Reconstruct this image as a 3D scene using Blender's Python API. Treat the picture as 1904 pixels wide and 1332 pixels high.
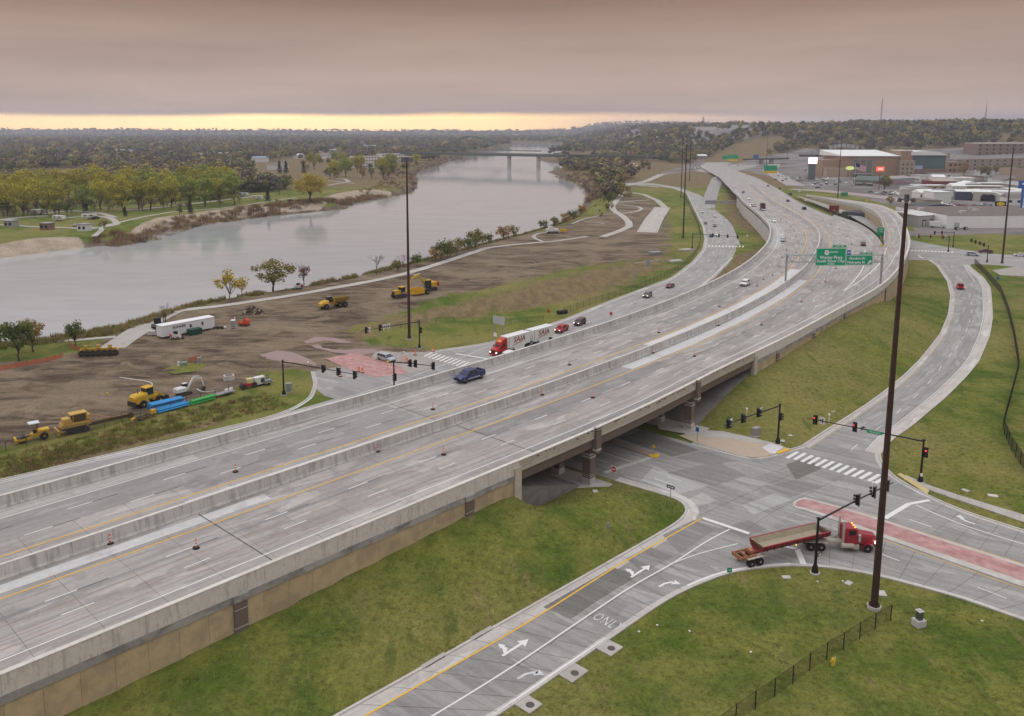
import bpy, bmesh, math, random
import numpy as np
from mathutils import Vector, Matrix

for _o in list(bpy.data.objects): bpy.data.objects.remove(_o, do_unlink=True)
SC = bpy.context.scene
COL = SC.collection
rnd = random.Random(11)
PI = math.pi

# ------------------------------------------------------------------ camera
# a drone 54 m above the lower streets, looking up-river, slightly down
F_PX, CX, CY, VH, CZ = 1560., 900., 494., 243., 54.
TH = math.atan((CY - VH) / F_PX)
cam = bpy.data.cameras.new('camera')
cam.sensor_width = 36.0
cam.lens = 36.0 * F_PX / 1904.0
cam.shift_x = (952 - CX) / 1904.0
cam.shift_y = -(666 - CY) / 1904.0
cam.clip_start = 0.5
cam.clip_end = 40000
cam_o = bpy.data.objects.new('camera', cam)
cam_o.location = (0, 0, CZ)
cam_o.rotation_euler = (PI / 2 - TH, 0, 0)
COL.objects.link(cam_o)
SC.camera = cam_o

# ------------------------------------------------------------------ light
SUN_AZ, SUN_EL = math.radians(-52), math.radians(9)      # azimuth from +Y towards +X
SC.view_settings.view_transform = 'Standard'
SC.view_settings.look = 'None'
SC.view_settings.gamma = 1.0
SC.view_settings.exposure = 0.12
SC.view_settings.use_curve_mapping = False
SC.cycles.max_bounces = 5
SC.cycles.diffuse_bounces = 2
SC.cycles.glossy_bounces = 3
SC.cycles.transparent_max_bounces = 12
SC.cycles.volume_bounces = 0
SC.cycles.caustics_reflective = False
SC.cycles.caustics_refractive = False
SC.cycles.use_denoising = True
SC.render.use_persistent_data = False

world = bpy.data.worlds.new('World')
SC.world = world
world.use_nodes = True
wn = world.node_tree
wn.nodes.clear()
def _n(t, **k):
    n = wn.nodes.new(t)
    for a, b in k.items(): setattr(n, a, b)
    return n
def _math(op, a, b=None, clamp=False):
    n = _n('ShaderNodeMath', operation=op, use_clamp=clamp)
    for i, x in enumerate((a, b)):
        if x is None: continue
        if isinstance(x, (int, float)): n.inputs[i].default_value = x
        else: wn.links.new(x, n.inputs[i])
    return n.outputs[0]
tc = _n('ShaderNodeTexCoord')
sep = _n('ShaderNodeSeparateXYZ'); wn.links.new(tc.outputs['Generated'], sep.inputs[0])
elev = _math('MULTIPLY', _math('ARCSINE', sep.outputs['Z']), 180 / PI)      # degrees
# stretched cloud-deck noise
comb = _n('ShaderNodeCombineXYZ')
wn.links.new(_math('MULTIPLY', sep.outputs['X'], 2.2), comb.inputs[0])
wn.links.new(_math('MULTIPLY', sep.outputs['Y'], 2.2), comb.inputs[1])
wn.links.new(_math('MULTIPLY', elev, 0.40), comb.inputs[2])
nz = _n('ShaderNodeTexNoise'); nz.inputs['Scale'].default_value = 1.0; nz.inputs['Detail'].default_value = 5.0
nz.inputs['Roughness'].default_value = 0.52
wn.links.new(comb.outputs[0], nz.inputs['Vector'])
nzc = _math('SUBTRACT', nz.outputs['Fac'], 0.5)
# cloud colour by elevation: mauve-brown smoke deck, an ordinary overcast brightening to the zenith
ramp = _n('ShaderNodeValToRGB')
ramp.color_ramp.interpolation = 'EASE'
el = ramp.color_ramp.elements
def lin(r, g, b): return tuple(((c / 255) / 12.92 if c <= 10 else (((c / 255) + 0.055) / 1.055) ** 2.4) for c in (r, g, b)) + (1,)
el[0].position = 0.0; el[0].color = lin(196, 170, 152)
el[1].position = 1.0; el[1].color = (1.62, 1.68, 1.74, 1)
for p, c in ((0.028, lin(186, 162, 146)), (0.06, lin(169, 145, 130)), (0.10, lin(144, 115, 97)), (0.22, (0.52, 0.46, 0.44, 1)), (0.5, (1.10, 1.10, 1.13, 1))):
    e = el.new(p); e.color = c
wn.links.new(_math('ADD', _math('DIVIDE', elev, 90.0), _math('MULTIPLY', nzc, 0.022)), ramp.inputs[0])
cl_gain = _n('ShaderNodeMixRGB', blend_type='MULTIPLY'); cl_gain.inputs[0].default_value = 1.0
wn.links.new(ramp.outputs[0], cl_gain.inputs[1])
g1 = _math('ADD', _math('MULTIPLY', nzc, 0.95), 1.0)
gc = _n('ShaderNodeCombineXYZ')
for i in range(3): wn.links.new(g1, gc.inputs[i])
wn.links.new(gc.outputs[0], cl_gain.inputs[2])
# clear gap under the cloud deck, lit by the low sun
sky = _n('ShaderNodeTexSky'); sky.sky_type = 'NISHITA'; sky.sun_disc = False
sky.sun_elevation = SUN_EL; sky.sun_rotation = SUN_AZ
sky.dust_density = 2.5; sky.air_density = 1.4; sky.ozone_density = 1.0; sky.altitude = 300
sky_s = _n('ShaderNodeMixRGB', blend_type='MULTIPLY'); sky_s.inputs[0].default_value = 1.0
hsv = _n('ShaderNodeHueSaturation'); hsv.inputs['Saturation'].default_value = 0.55; hsv.inputs['Value'].default_value = 1.0
wn.links.new(sky.outputs[0], hsv.inputs['Color']); wn.links.new(hsv.outputs[0], sky_s.inputs[1]); sky_s.inputs[2].default_value = (0.06, 0.06, 0.06, 1)
az = _math('MULTIPLY', _math('ARCTAN2', sep.outputs['X'], sep.outputs['Y']), 180 / PI)
azf = _math('DIVIDE', _math('ABSOLUTE', _math('ADD', az, 16.0)), 60.0, True)       # 0 towards the hidden sun
gr = _n('ShaderNodeValToRGB'); ge = gr.color_ramp.elements
ge[0].position = 0.0; ge[0].color = (3.5, 2.35, 0.82, 1); ge[1].position = 1.0; ge[1].color = lin(150, 130, 128)
for p, c in ((0.28, (3.1, 1.95, 0.66, 1)), (0.42, (1.8, 1.08, 0.55, 1)), (0.62, (0.80, 0.56, 0.44, 1)), (0.8, lin(172, 148, 142))):
    e = ge.new(p); e.color = c
wn.links.new(azf, gr.inputs[0])
gap = _n('ShaderNodeMixRGB', blend_type='ADD'); gap.inputs[0].default_value = 0.25
wn.links.new(gr.outputs[0], gap.inputs[1]); wn.links.new(sky_s.outputs[0], gap.inputs[2])
edge = _math('ADD', elev, _math('MULTIPLY', nzc, 1.1))
mr = _n('ShaderNodeMapRange'); mr.interpolation_type = 'SMOOTHSTEP'
mr.inputs['From Min'].default_value = 0.62; mr.inputs['From Max'].default_value = 1.20
wn.links.new(edge, mr.inputs['Value'])
mix = _n('ShaderNodeMixRGB'); wn.links.new(mr.outputs[0], mix.inputs[0])
wn.links.new(gap.outputs[0], mix.inputs[1]); wn.links.new(cl_gain.outputs[0], mix.inputs[2])
bg = _n('ShaderNodeBackground'); bg.inputs['Strength'].default_value = 1.0
wo = _n('ShaderNodeOutputWorld')
wn.links.new(mix.outputs[0], bg.inputs['Color']); wn.links.new(bg.outputs[0], wo.inputs['Surface'])

sun = bpy.data.lights.new('sun', 'SUN')
sun.energy = 0.7; sun.angle = math.radians(25); sun.color = (1.0, 0.90, 0.80)
sun_o = bpy.data.objects.new('sun', sun)
_d = Vector((math.sin(SUN_AZ) * math.cos(SUN_EL), math.cos(SUN_AZ) * math.cos(SUN_EL), math.sin(SUN_EL)))
sun_o.rotation_euler = _d.to_track_quat('Z', 'Y').to_euler()
sun_o.location = (0, 0, 200)
COL.objects.link(sun_o)

# ------------------------------------------------------------------ survey helper: photo point + height -> place on the ground
def W(u, v, z=0.0):
    x = u - CX; y = v - CY
    d = F_PX * math.sin(TH) + y * math.cos(TH)
    f = F_PX * math.cos(TH) - y * math.sin(TH)
    k = (CZ - z) / d
    return (x * k, f * k, z)
def PL(pts, z=0.0): return [W(p[0], p[1], p[2] if len(p) > 2 else z) for p in pts]
def head(p, q):
    a = W(*p); b = W(*q); return math.atan2(b[1] - a[1], b[0] - a[0])

# ------------------------------------------------------------------ materials
MATS = {}
def srgb(r, g, b): return lin(r, g, b)[:3]
def M(name, col=(0.5, 0.5, 0.5), rough=0.7, var=0.10, scale=3.0, metal=0.0, spec=0.3, bump=0.0, emit=None, es=1.0, alpha=None, objrand=0.0, coord='Object', stretch=None, detail=4.0, col2=None, thr=None):
    if name in MATS: return MATS[name]
    m = bpy.data.materials.new(name); m.use_nodes = True
    nt = m.node_tree; L = nt.links; N = nt.nodes
    p = N['Principled BSDF']
    p.inputs['Roughness'].default_value = rough
    p.inputs['Metallic'].default_value = metal
    p.inputs['Specular IOR Level'].default_value = spec
    base = N.new('ShaderNodeRGB'); base.outputs[0].default_value = (*col, 1)
    out = base.outputs[0]
    t = N.new('ShaderNodeTexCoord')
    src = t.outputs[coord]
    if coord == 'World':
        pass
    mp = N.new('ShaderNodeMapping'); L.new(src, mp.inputs[0])
    if stretch: mp.inputs['Scale'].default_value = stretch
    nz = N.new('ShaderNodeTexNoise'); nz.inputs['Scale'].default_value = scale; nz.inputs['Detail'].default_value = detail
    nz.inputs['Roughness'].default_value = 0.6
    L.new(mp.outputs[0], nz.inputs['Vector'])
    if col2 is not None:
        r = N.new('ShaderNodeValToRGB'); a, b = thr or (0.42, 0.62)
        r.color_ramp.elements[0].position = a; r.color_ramp.elements[1].position = b
        L.new(nz.outputs['Fac'], r.inputs[0])
        mx = N.new('ShaderNodeMixRGB'); L.new(r.outputs[0], mx.inputs[0]); L.new(out, mx.inputs[1]); mx.inputs[2].default_value = (*col2, 1)
        out = mx.outputs[0]
    if var > 0 or objrand > 0:
        k = N.new('ShaderNodeMath'); k.operation = 'MULTIPLY_ADD'; L.new(nz.outputs['Fac'], k.inputs[0]); k.inputs[1].default_value = 4 * var; k.inputs[2].default_value = 1 - 2 * var
        ko = k.outputs[0]
        if objrand > 0:
            oi = N.new('ShaderNodeObjectInfo')
            k2 = N.new('ShaderNodeMath'); k2.operation = 'MULTIPLY_ADD'; L.new(oi.outputs['Random'], k2.inputs[0]); k2.inputs[1].default_value = 2 * objrand; k2.inputs[2].default_value = 1 - objrand
            k3 = N.new('ShaderNodeMath'); k3.operation = 'MULTIPLY'; L.new(ko, k3.inputs[0]); L.new(k2.outputs[0], k3.inputs[1]); ko = k3.outputs[0]
        mx = N.new('ShaderNodeVectorMath'); mx.operation = 'SCALE'; L.new(out, mx.inputs[0]); L.new(ko, mx.inputs['Scale'])
        out = mx.outputs[0]
    L.new(out, p.inputs['Base Color'])
    if bump > 0:
        b = N.new('ShaderNodeBump'); b.inputs['Strength'].default_value = min(1, bump * 4); b.inputs['Distance'].default_value = bump; L.new(nz.outputs['Fac'], b.inputs['Height']); L.new(b.outputs[0], p.inputs['Normal'])
    if emit: 
        p.inputs['Emission Color'].default_value = (*emit, 1); p.inputs['Emission Strength'].default_value = es
    if alpha is not None:
        p.inputs['Alpha'].default_value = alpha
    MATS[name] = m
    return m

# ------------------------------------------------------------------ mesh building
class MB:
    def __init__(s): s.v = []; s.f = []; s.m = []; s.uv = None
    def add(s, V, Fc, mi=0):
        n = len(s.v); s.v += [tuple(p) for p in V]; s.f += [tuple(i + n for i in f) for f in Fc]; s.m += [mi] * len(Fc); return s
    def hexa(s, P, mi=0):     # 4 bottom (ccw), 4 top
        return s.add(P, [(3, 2, 1, 0), (4, 5, 6, 7), (0, 1, 5, 4), (1, 2, 6, 5), (2, 3, 7, 6), (3, 0, 4, 7)], mi)
    def box(s, c, d, rz=0.0, mi=0, tx=1.0, ty=1.0, ry=0.0):
        x, y, z = d[0] / 2, d[1] / 2, d[2] / 2
        P = [(-x, -y, -z), (x, -y, -z), (x, y, -z), (-x, y, -z), (-x * tx, -y * ty, z), (x * tx, -y * ty, z), (x * tx, y * ty, z), (-x * tx, y * ty, z)]
        if ry: P = [(p[0] * math.cos(ry) + p[2] * math.sin(ry), p[1], -p[0] * math.sin(ry) + p[2] * math.cos(ry)) for p in P]
        ca, sa = math.cos(rz), math.sin(rz)
        return s.hexa([(c[0] + p[0] * ca - p[1] * sa, c[1] + p[0] * sa + p[1] * ca, c[2] + p[2]) for p in P], mi)
    def prism(s, poly, z0, z1, mi=0):
        n = len(poly); V = [(p[0], p[1], z0) for p in poly] + [(p[0], p[1], z1) for p in poly]
        return s.add(V, [tuple(range(n - 1, -1, -1)), tuple(range(n, 2 * n))] + [(i, (i + 1) % n, n + (i + 1) % n, n + i) for i in range(n)], mi)
    def xz(s, poly, y0, y1, mi=0):      # side silhouette in x,z extruded across y
        n = len(poly); V = [(p[0], y0, p[1]) for p in poly] + [(p[0], y1, p[1]) for p in poly]
        return s.add(V, [tuple(range(n)), tuple(range(2 * n - 1, n - 1, -1))] + [((i + 1) % n, i, n + i, n + (i + 1) % n) for i in range(n)], mi)
    def loft(s, rings, mi=0, cap=True, closed=True):
        n = len(rings[0]); V = [p for r in rings for p in r]; Fc = []
        for a in range(len(rings) - 1):
            for i in range(n if closed else n - 1):
                j = (i + 1) % n; Fc.append((a * n + i, a * n + j, (a + 1) * n + j, (a + 1) * n + i))
        if cap: Fc += [tuple(range(n - 1, -1, -1)), tuple(range((len(rings) - 1) * n, len(rings) * n))]
        return s.add(V, Fc, mi)
    def tube(s, pts, r, n=8, mi=0):
        pts = [Vector(p) for p in pts]; rs = r if isinstance(r, (list, tuple)) else [r] * len(pts); R = []
        for i, p in enumerate(pts):
            t = (pts[min(i + 1, len(pts) - 1)] - pts[max(i - 1, 0)]).normalized()
            u = t.cross(Vector((0, 0, 1))) if abs(t.z) < 0.9 else t.cross(Vector((1, 0, 0)))
            u.normalize(); w = t.cross(u)
            R.append([tuple(p + (u * math.cos(2 * PI * k / n) + w * math.sin(2 * PI * k / n)) * rs[i]) for k in range(n)])
        return s.loft(R, mi)
    def cyl(s, c, r, h, n=12, axis='z', mi=0, r2=None):
        d = {'x': (h / 2, 0, 0), 'y': (0, h / 2, 0), 'z': (0, 0, h / 2)}[axis]
        return s.tube([(c[0] - d[0], c[1] - d[1], c[2] - d[2]), (c[0] + d[0], c[1] + d[1], c[2] + d[2])], [r, r if r2 is None else r2], n, mi)
    def quad(s, a, b, c, d, mi=0): return s.add([a, b, c, d], [(0, 1, 2, 3)], mi)
    def mesh(s, name, mats, smooth=False):
        me = bpy.data.meshes.new(name); me.from_pydata(s.v, [], s.f)
        for m in (mats if isinstance(mats, (list, tuple)) else [mats]): me.materials.append(m)
        if any(s.m): me.polygons.foreach_set('material_index', s.m)
        if smooth: me.polygons.foreach_set('use_smooth', [True] * len(s.f))
        if s.uv is not None:
            ul = me.uv_layers.new(name='UVMap'); li = np.zeros(len(me.loops), dtype=np.int32); me.loops.foreach_get('vertex_index', li)
            ul.data.foreach_set('uv', np.asarray(s.uv, dtype=np.float32)[li].ravel())
        me.update(); return me
def link(name, data, parent=None, loc=None, rz=0.0):
    o = bpy.data.objects.new(name, data); COL.objects.link(o)
    if parent is not None: o.parent = parent
    if loc is not None: o.location = loc
    if rz: o.rotation_euler = (0, 0, rz)
    return o
def part(name, mb, mats, parent, smooth=False, loc=None, rz=0.0):
    return link(name, mb.mesh(name, mats, smooth) if isinstance(mb, MB) else mb, parent, loc, rz)
def tag(o, label=None, cat=None, group=None, kind=None):
    if label: o['label'] = label
    if cat: o['category'] = cat
    if group: o['group'] = group
    if kind: o['kind'] = kind
    return o
def thing(name, label, cat, loc=(0, 0, 0), rz=0.0, group=None):
    o = link(name, None, None, loc, rz); o.empty_display_size = 0.2
    return tag(o, label, cat, group)
def struct(name, mb, mats, label=None, smooth=False):
    o = link(name, mb.mesh(name, mats, smooth) if isinstance(mb, MB) else mb); return tag(o, label, None, None, 'structure')
def copy_tree(o, parent=None, loc=None, rz=None, label=None, group=None):
    c = o.copy(); COL.objects.link(c)
    if parent is not None: c.parent = parent
    if loc is not None: c.location = loc
    if rz is not None: c.rotation_euler = (0, 0, rz)
    if label: c['label'] = label
    if group: c['group'] = group
    for ch in o.children: 
        d = ch.copy(); COL.objects.link(d); d.parent = c
        for g in ch.children:
            e = g.copy(); COL.objects.link(e); e.parent = d
    return c
TEXTS = []
def text(name, body, size, mat, parent, loc, rot, align='CENTER', extrude=0.01, shear=0.0, space=1.0, bold=0.0):
    cu = bpy.data.curves.new(name, 'FONT'); cu.body = body; cu.size = size; cu.align_x = align; cu.align_y = 'CENTER'
    cu.extrude = extrude; cu.shear = shear; cu.space_character = space; cu.offset = bold; cu.resolution_u = 2
    cu.materials.append(mat)
    o = link(name, cu, parent); o.location = loc; o.rotation_euler = rot; TEXTS.append(o)
    return o
# ================================================================== highway alignment
HP = [(0,1080,8.4),(140,1035,8.4),(336,966,8.4),(476,917.5,8.4),(583,879,8.4),(702,841,8.4),(796,807,8.4),(952,756,8.4),(1009,735,8.4),(1214,657,8.4),(1279,630,8.4),(1336,606,8.4),(1428,558,8.4),(1485,520,8.4),(1513,487.5,8.4),(1525,459,8.4),(1527,444,8.4),(1518,425.5,8.4),(1481,401.5,8.4),(1437,377.5,8.0),(1407,351.6,6.0),(1377,331,3.5),(1348,319,1.5),(1329,310,1.0),(1338,303,1.0),(1375,297,1.0),(1420,291,1.0)]
_p = np.array(PL(HP))
def resample(P, step, smooth=0):
    P = np.asarray(P, float); d = np.r_[0, np.cumsum(np.linalg.norm(np.diff(P, axis=0), axis=1))]
    n = max(2, int(d[-1] / step) + 1); t = np.linspace(0, d[-1], n)
    Q = np.stack([np.interp(t, d, P[:, k]) for k in range(P.shape[1])], 1)
    for _ in range(smooth):
        Q[1:-1] = 0.25 * Q[:-2] + 0.5 * Q[1:-1] + 0.25 * Q[2:]
    return Q
_t0 = (_p[2] - _p[0]); _t0 /= np.linalg.norm(_t0)
HWP = resample(np.vstack([_p[0] - _t0 * 70, _p]), 3.0, 60)
HS = np.r_[0, np.cumsum(np.linalg.norm(np.diff(HWP[:, :2], axis=0), axis=1))] - 70.0
_tn = np.gradient(HWP[:, :2], axis=0); _tn /= np.linalg.norm(_tn, axis=1)[:, None]
HN = np.c_[-_tn[:, 1], _tn[:, 0]]          # + = river side
def hw(s, o, dz=0.0):
    x = np.interp(s, HS, HWP[:, 0]); y = np.interp(s, HS, HWP[:, 1]); z = np.interp(s, HS, HWP[:, 2])
    nx = np.interp(s, HS, HN[:, 0]); ny = np.interp(s, HS, HN[:, 1])
    return (x + nx * o, y + ny * o, z + dz)
def hw_ang(s):
    nx = np.interp(s, HS, HN[:, 0]); ny = np.interp(s, HS, HN[:, 1]); return math.atan2(-nx, ny)
def hw_so(x, y):
    d = np.hypot(HWP[:, 0] - x, HWP[:, 1] - y); i = int(np.argmin(d))
    t = _tn[i]; dx = x - HWP[i, 0]; dy = y - HWP[i, 1]
    return HS[i] + dx * t[0] + dy * t[1], dx * HN[i, 0] + dy * HN[i, 1]
# right-hand (near side) retaining wall line, from the near wall on to the outside of the curved ramp
RWPX = [(1370,667),(1428,643),(1503,604),(1568,567.5),(1625.5,539),(1653,517.5),(1674,492.5),(1688,465),(1691,445),(1685.5,427.5),(1677,407),(1662,392),(1636,381),(1584,373),(1540,368),(1496,362)]
RWZ = [9.4] * 11 + [8.9, 8.0, 6.0, 4.0, 2.0]
_near = [hw(s, -18.0)[:2] + (8.4,) for s in np.arange(-70, 95, 5)]
RW = resample(np.array(_near + [W(u, v, z)[:2] + (z - 1.0,) for (u, v), z in zip(RWPX, RWZ)]), 3.0, 25)
RWS = np.r_[0, np.cumsum(np.linalg.norm(np.diff(RW[:, :2], axis=0), axis=1))] - 70.0
_rt = np.gradient(RW[:, :2], axis=0); _rt /= np.linalg.norm(_rt, axis=1)[:, None]
RN = np.c_[-_rt[:, 1], _rt[:, 0]]
def rw(s, o, dz=0.0):
    x = np.interp(s, RWS, RW[:, 0]); y = np.interp(s, RWS, RW[:, 1]); z = np.interp(s, RWS, RW[:, 2])
    return (x + np.interp(s, RWS, RN[:, 0]) * o, y + np.interp(s, RWS, RN[:, 1]) * o, z + dz)
def rw_ang(s): return math.atan2(-np.interp(s, RWS, RN[:, 0]), np.interp(s, RWS, RN[:, 1]))
def rw_s(x, y):
    i = int(np.argmin(np.hypot(RW[:, 0] - x, RW[:, 1] - y))); return RWS[i] + (x - RW[i, 0]) * _rt[i][0] + (y - RW[i, 1]) * _rt[i][1]
ABL = rw_s(*W(965, 870, 8.4)[:2]); ABR = rw_s(*W(1392, 662, 8.4)[:2])     # bridge ends along the near wall
PR1 = rw_s(*W(1103, 903)[:2]); PR2 = rw_s(*W(1298, 801)[:2])
WALL_BASE = [(-70, 3.0), (0, 3.3), (20, 3.8), (40, 4.6), (60, 5.3), (ABL, 5.4), (ABR, 4.8), (ABR + 14, 5.2), (ABR + 40, 6.0), (ABR + 66, 6.1), (ABR + 90, 5.4), (ABR + 112, 2.0), (ABR + 135, 0.2), (ABR + 300, 0.0)]
def wall_base(s): return float(np.interp(s, [a for a, b in WALL_BASE], [b for a, b in WALL_BASE]))

# ================================================================== traced kerb lines (street level)
RAMP_L = [(470,1424),(631,1332),(808,1233),(952,1151),(1147,1040),(1219,999),(1264,972),(1279,957),(1282,948),(1278,939),(1264,929),(1189,907),(1144,894)]
EAST_B = [(800,1404),(952,1310),(1134,1185),(1227,1121),(1274,1095),(1327,1074),(1357,1063),(1428,1053),(1478,1051),(1548,1055),(1623,1068),(1703,1089),(1785,1111),(1904,1153),(2030,1196)]
EAST_T = [(2030,1024),(1904,989),(1790,952),(1728,925),(1690,905),(1662,889),(1645,872),(1634,856),(1634,845),(1643,833),(1658,816),(1693,792),(1728,762),(1753,742),(1795,700),(1818,672),(1838,625),(1844,590),(1842,555),(1840,535),(1828,517),(1806,499),(1801,493),(1813,490),(1860,493),(1960,500)]
NE_L = [(1428,850),(1473,837),(1493,831),(1540,800),(1563,786),(1614,753),(1653,724),(1683,699),(1715,667),(1750,622),(1765,585),(1769,550),(1762,523),(1742,494),(1725,483),(1692,482)]
CORNER = [(1428,850),(1397,854),(1342,840),(1287,825)]
FR_FAR_W = [(-118,88),(-100,104),(-72,127),(-50,145.5),(-42,152),(-37.5,158),(-36.0,165),(-37.3,180)]
FA_L = [(790,657),(830,650),(905,640),(1050,595),(1130,562),(1250,517),(1289,487),(1307,465),(1311,445),(1307,422),(1294,395),(1284,375),(1277,360),(1252,351),(1214,345),(1150,343)]

# ================================================================== terrain
def seg_dist(X, Y, P):
    d = np.full(X.shape, 1e9)
    for (a, b) in zip(P[:-1], P[1:]):
        vx, vy = b[0] - a[0], b[1] - a[1]; L2 = vx * vx + vy * vy + 1e-9
        t = np.clip(((X - a[0]) * vx + (Y - a[1]) * vy) / L2, 0, 1)
        d = np.minimum(d, np.hypot(X - a[0] - t * vx, Y - a[1] - t * vy))
    return d
def inside(X, Y, P):
    r = np.zeros(X.shape, bool); n = len(P)
    for i in range(n):
        x1, y1 = P[i][:2]; x2, y2 = P[(i + 1) % n][:2]
        if y1 == y2: continue
        c = ((y1 > Y) != (y2 > Y)) & (X < (x2 - x1) * (Y - y1) / (y2 - y1) + x1); r ^= c
    return r
def sdist(X, Y, P):
    d = seg_dist(X, Y, list(P) + [P[0]]); return np.where(inside(X, Y, P), d, -d)
def sstep(a, b, x):
    t = np.clip((x - a) / (b - a), 0, 1); return t * t * (3 - 2 * t)
_rg = np.random.RandomState(4)
_perm = _rg.rand(256, 256)
def vnoise(x, y):
    xi = np.floor(x).astype(int); yi = np.floor(y).astype(int); fx = x - xi; fy = y - yi
    fx = fx * fx * (3 - 2 * fx); fy = fy * fy * (3 - 2 * fy)
    g = lambda a, b: _perm[a % 256, b % 256]
    return (g(xi, yi) * (1 - fx) + g(xi + 1, yi) * fx) * (1 - fy) + (g(xi, yi + 1) * (1 - fx) + g(xi + 1, yi + 1) * fx) * fy
def fbm(x, y, o=4):
    r = 0; a = 0.5
    for k in range(o): r = r + a * vnoise(x * 2 ** k + 17 * k, y * 2 ** k + 31 * k); a *= 0.5
    return r / (1 - 0.5 ** o)

WZ = -5.0
_bank = resample(np.array(PL([(-120,662),(0,640),(100,632),(200,618),(290,590),(330,572),(400,556),(500,541),(600,524),(700,503),(800,478),(900,449),(960,434),(1030,414),(1060,404)])), 8, 4)
_bt = np.gradient(_bank[:, :2], axis=0); _bt /= np.linalg.norm(_bt, axis=1)[:, None]
_bankw = [tuple(p) for p in (_bank[:, :2] + np.c_[-_bt[:, 1], _bt[:, 0]] * 9.0)]
_east = [W(u, v, WZ)[:2] for u, v in [(1080,386),(1093,366),(1090,350),(1064,336),(1028,324),(1018,320),(1048,313),(1040,305),(1000,298),(1010,291),(1042,284),(1050,277),(1040,270.5),(1020,266.5)]]
_west = [W(u, v, WZ)[:2] for u, v in [(950,267),(955,271),(942,276),(915,281),(880,287),(830,301),(790,316),(772,326),(778,336),(775,350),(760,361),(730,364),(690,369),(640,380),(650,386),(640,390),(600,393),(560,397),(500,403),(400,413),(300,430),(252,440),(265,449),(250,455),(190,457),(130,464),(0,480),(-150,498)]]
RIVER = [(-330, 40)] + _bankw + _east + _west + [(-520, 330), (-620, 200)]

_ys = [18.0]
while _ys[-1] < 11500: _ys.append(_ys[-1] + 0.5 + 0.0105 * _ys[-1])
_ys = np.array(_ys); _ts = np.linspace(-1, 1, 460)
GX = _ts[None, :] * (125 + 0.80 * _ys[:, None]); GY = np.repeat(_ys[:, None], len(_ts), 1)
GZ = np.zeros_like(GX)
_wallL = [tuple(rw(s, 0)[:2]) for s in np.arange(-70, ABL + .1, 4)]
_wallR = [tuple(rw(s, 0)[:2]) for s in np.arange(ABR, ABR + 140, 4)]
_rl = [W(u, v)[:2] for u, v in RAMP_L]
_nel = [W(u, v)[:2] for u, v in NE_L] 
def slope(zone, top, toe, zf, X, Y, pw=1.0):
    m = inside(X, Y, zone)
    dt = seg_dist(X[m], Y[m], top); db = seg_dist(X[m], Y[m], toe); db = np.maximum(db - 0.8, 0)
    tt = db / (db + dt + 1e-6)
    S = np.zeros(dt.shape); best = np.full(dt.shape, 1e9)
    for s in np.arange(-70, ABR + 142, 6):
        q = rw(s, 0); d = np.hypot(X[m] - q[0], Y[m] - q[1]); k = d < best; best[k] = d[k]; S[k] = s
    zb = np.interp(S, [a for a, b in WALL_BASE], [b for a, b in WALL_BASE])
    return m, zb * tt ** pw
def ground_height(X, Y):
    Z = (fbm(X / 23, Y / 23, 3) - 0.5) * 0.0
    # near-side embankments under the retaining wall
    aL = rw(ABL, 3.0)[:2]; p1 = rw(PR1 - 3.0, 2.0)[:2]; p1b = rw(PR1 + 1.0, -1.2)[:2]; aR = rw(ABR, 3.0)[:2]; p2b = rw(PR2 + 2.5, 2.0)[:2]
    z1 = [tuple(rw(s, 3)[:2]) for s in np.arange(-70, ABL + .1, 8)] + [aL, p1, p1b] + _rl[::-1]
    m, h = slope(z1, _wallL, _rl + [p1b, p1, rw(ABL + 3.2, 1.5)[:2]], None, X, Y, 0.85); Z[m] = np.maximum(Z[m], h)
    toe2 = [p2b, rw(PR2 + 3.0, -1.0)[:2]] + [W(u, v)[:2] for u, v in [(1345,803),(1400,814),(1440,826)]] + _nel[2:]
    z2 = [aR] + [tuple(rw(s, 3)[:2]) for s in np.arange(ABR + 4, ABR + 138, 8)] + toe2[::-1]
    m, h = slope(z2, _wallR, toe2, None, X, Y, 0.8); Z[m] = np.maximum(Z[m], h)
    # river side: grass wedge between frontage road and highway
    so = [W(u, v)[:2] for u, v in [(1300,548),(1345,497),(1375,474),(1420,462)]]
    # inside the highway footprint the fill rises behind the walls
    dh = seg_dist(X, Y, [tuple(p) for p in HWP[::3, :2]])
    nearest = np.interp
    # river
    sd = sdist(X, Y, RIVER)                    # + inside
    bw = 9 + 9 * sstep(200, 500, Y)
    b = np.where(sd > 0, -1.6 * sstep(0, 12, sd) - 5.0, -5.0 * (1 - sstep(0, 1, -sd / bw)))
    far = np.clip(-sd, 0, 4000)
    # bluffs on the right and far hills
    r = X - (430 + 0.18 * (Y - 1000))
    bl = sstep(1350, 2150, Y + 0.55 * np.clip(X - 500, 0, 1500)) * sstep(-150, 420, X - 0.10 * (Y - 2000) - 250)
    hills = bl * (44 + 36 * fbm(X / 420, Y / 420, 4) + 6 * sstep(1500, 4000, Y))
    fh = sstep(6800, 9000, Y) * (30 + 52 * fbm(X / 1500 + 3, Y / 2500, 3))
    hills = np.where(sd > -30, 0, hills) * sstep(30, 300, far)
    und = (fbm(X / 9, Y / 9, 3) - 0.5) * 0.5 * sstep(2.0, 14.0, rd_dist(X, Y)) * sstep(2, 8, far)
    und = und * (1 - sstep(300, 900, Y))
    # shore scarps and bars
    Z = Z + b + hills + fh + und
    return Z
_roadlines = [_rl, [W(u, v)[:2] for u, v in EAST_B], [W(u, v)[:2] for u, v in EAST_T], _nel, [W(u, v)[:2] for u, v in CORNER], FR_FAR_W, [W(u, v)[:2] for u, v in FA_L]]
_cross = [(29, 117), (20, 124), (-36, 168), (-38, 182), (-14, 200), (2, 193), (36, 140), (64, 125), (76, 104), (60, 86), (48, 96), (33, 99)]
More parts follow.
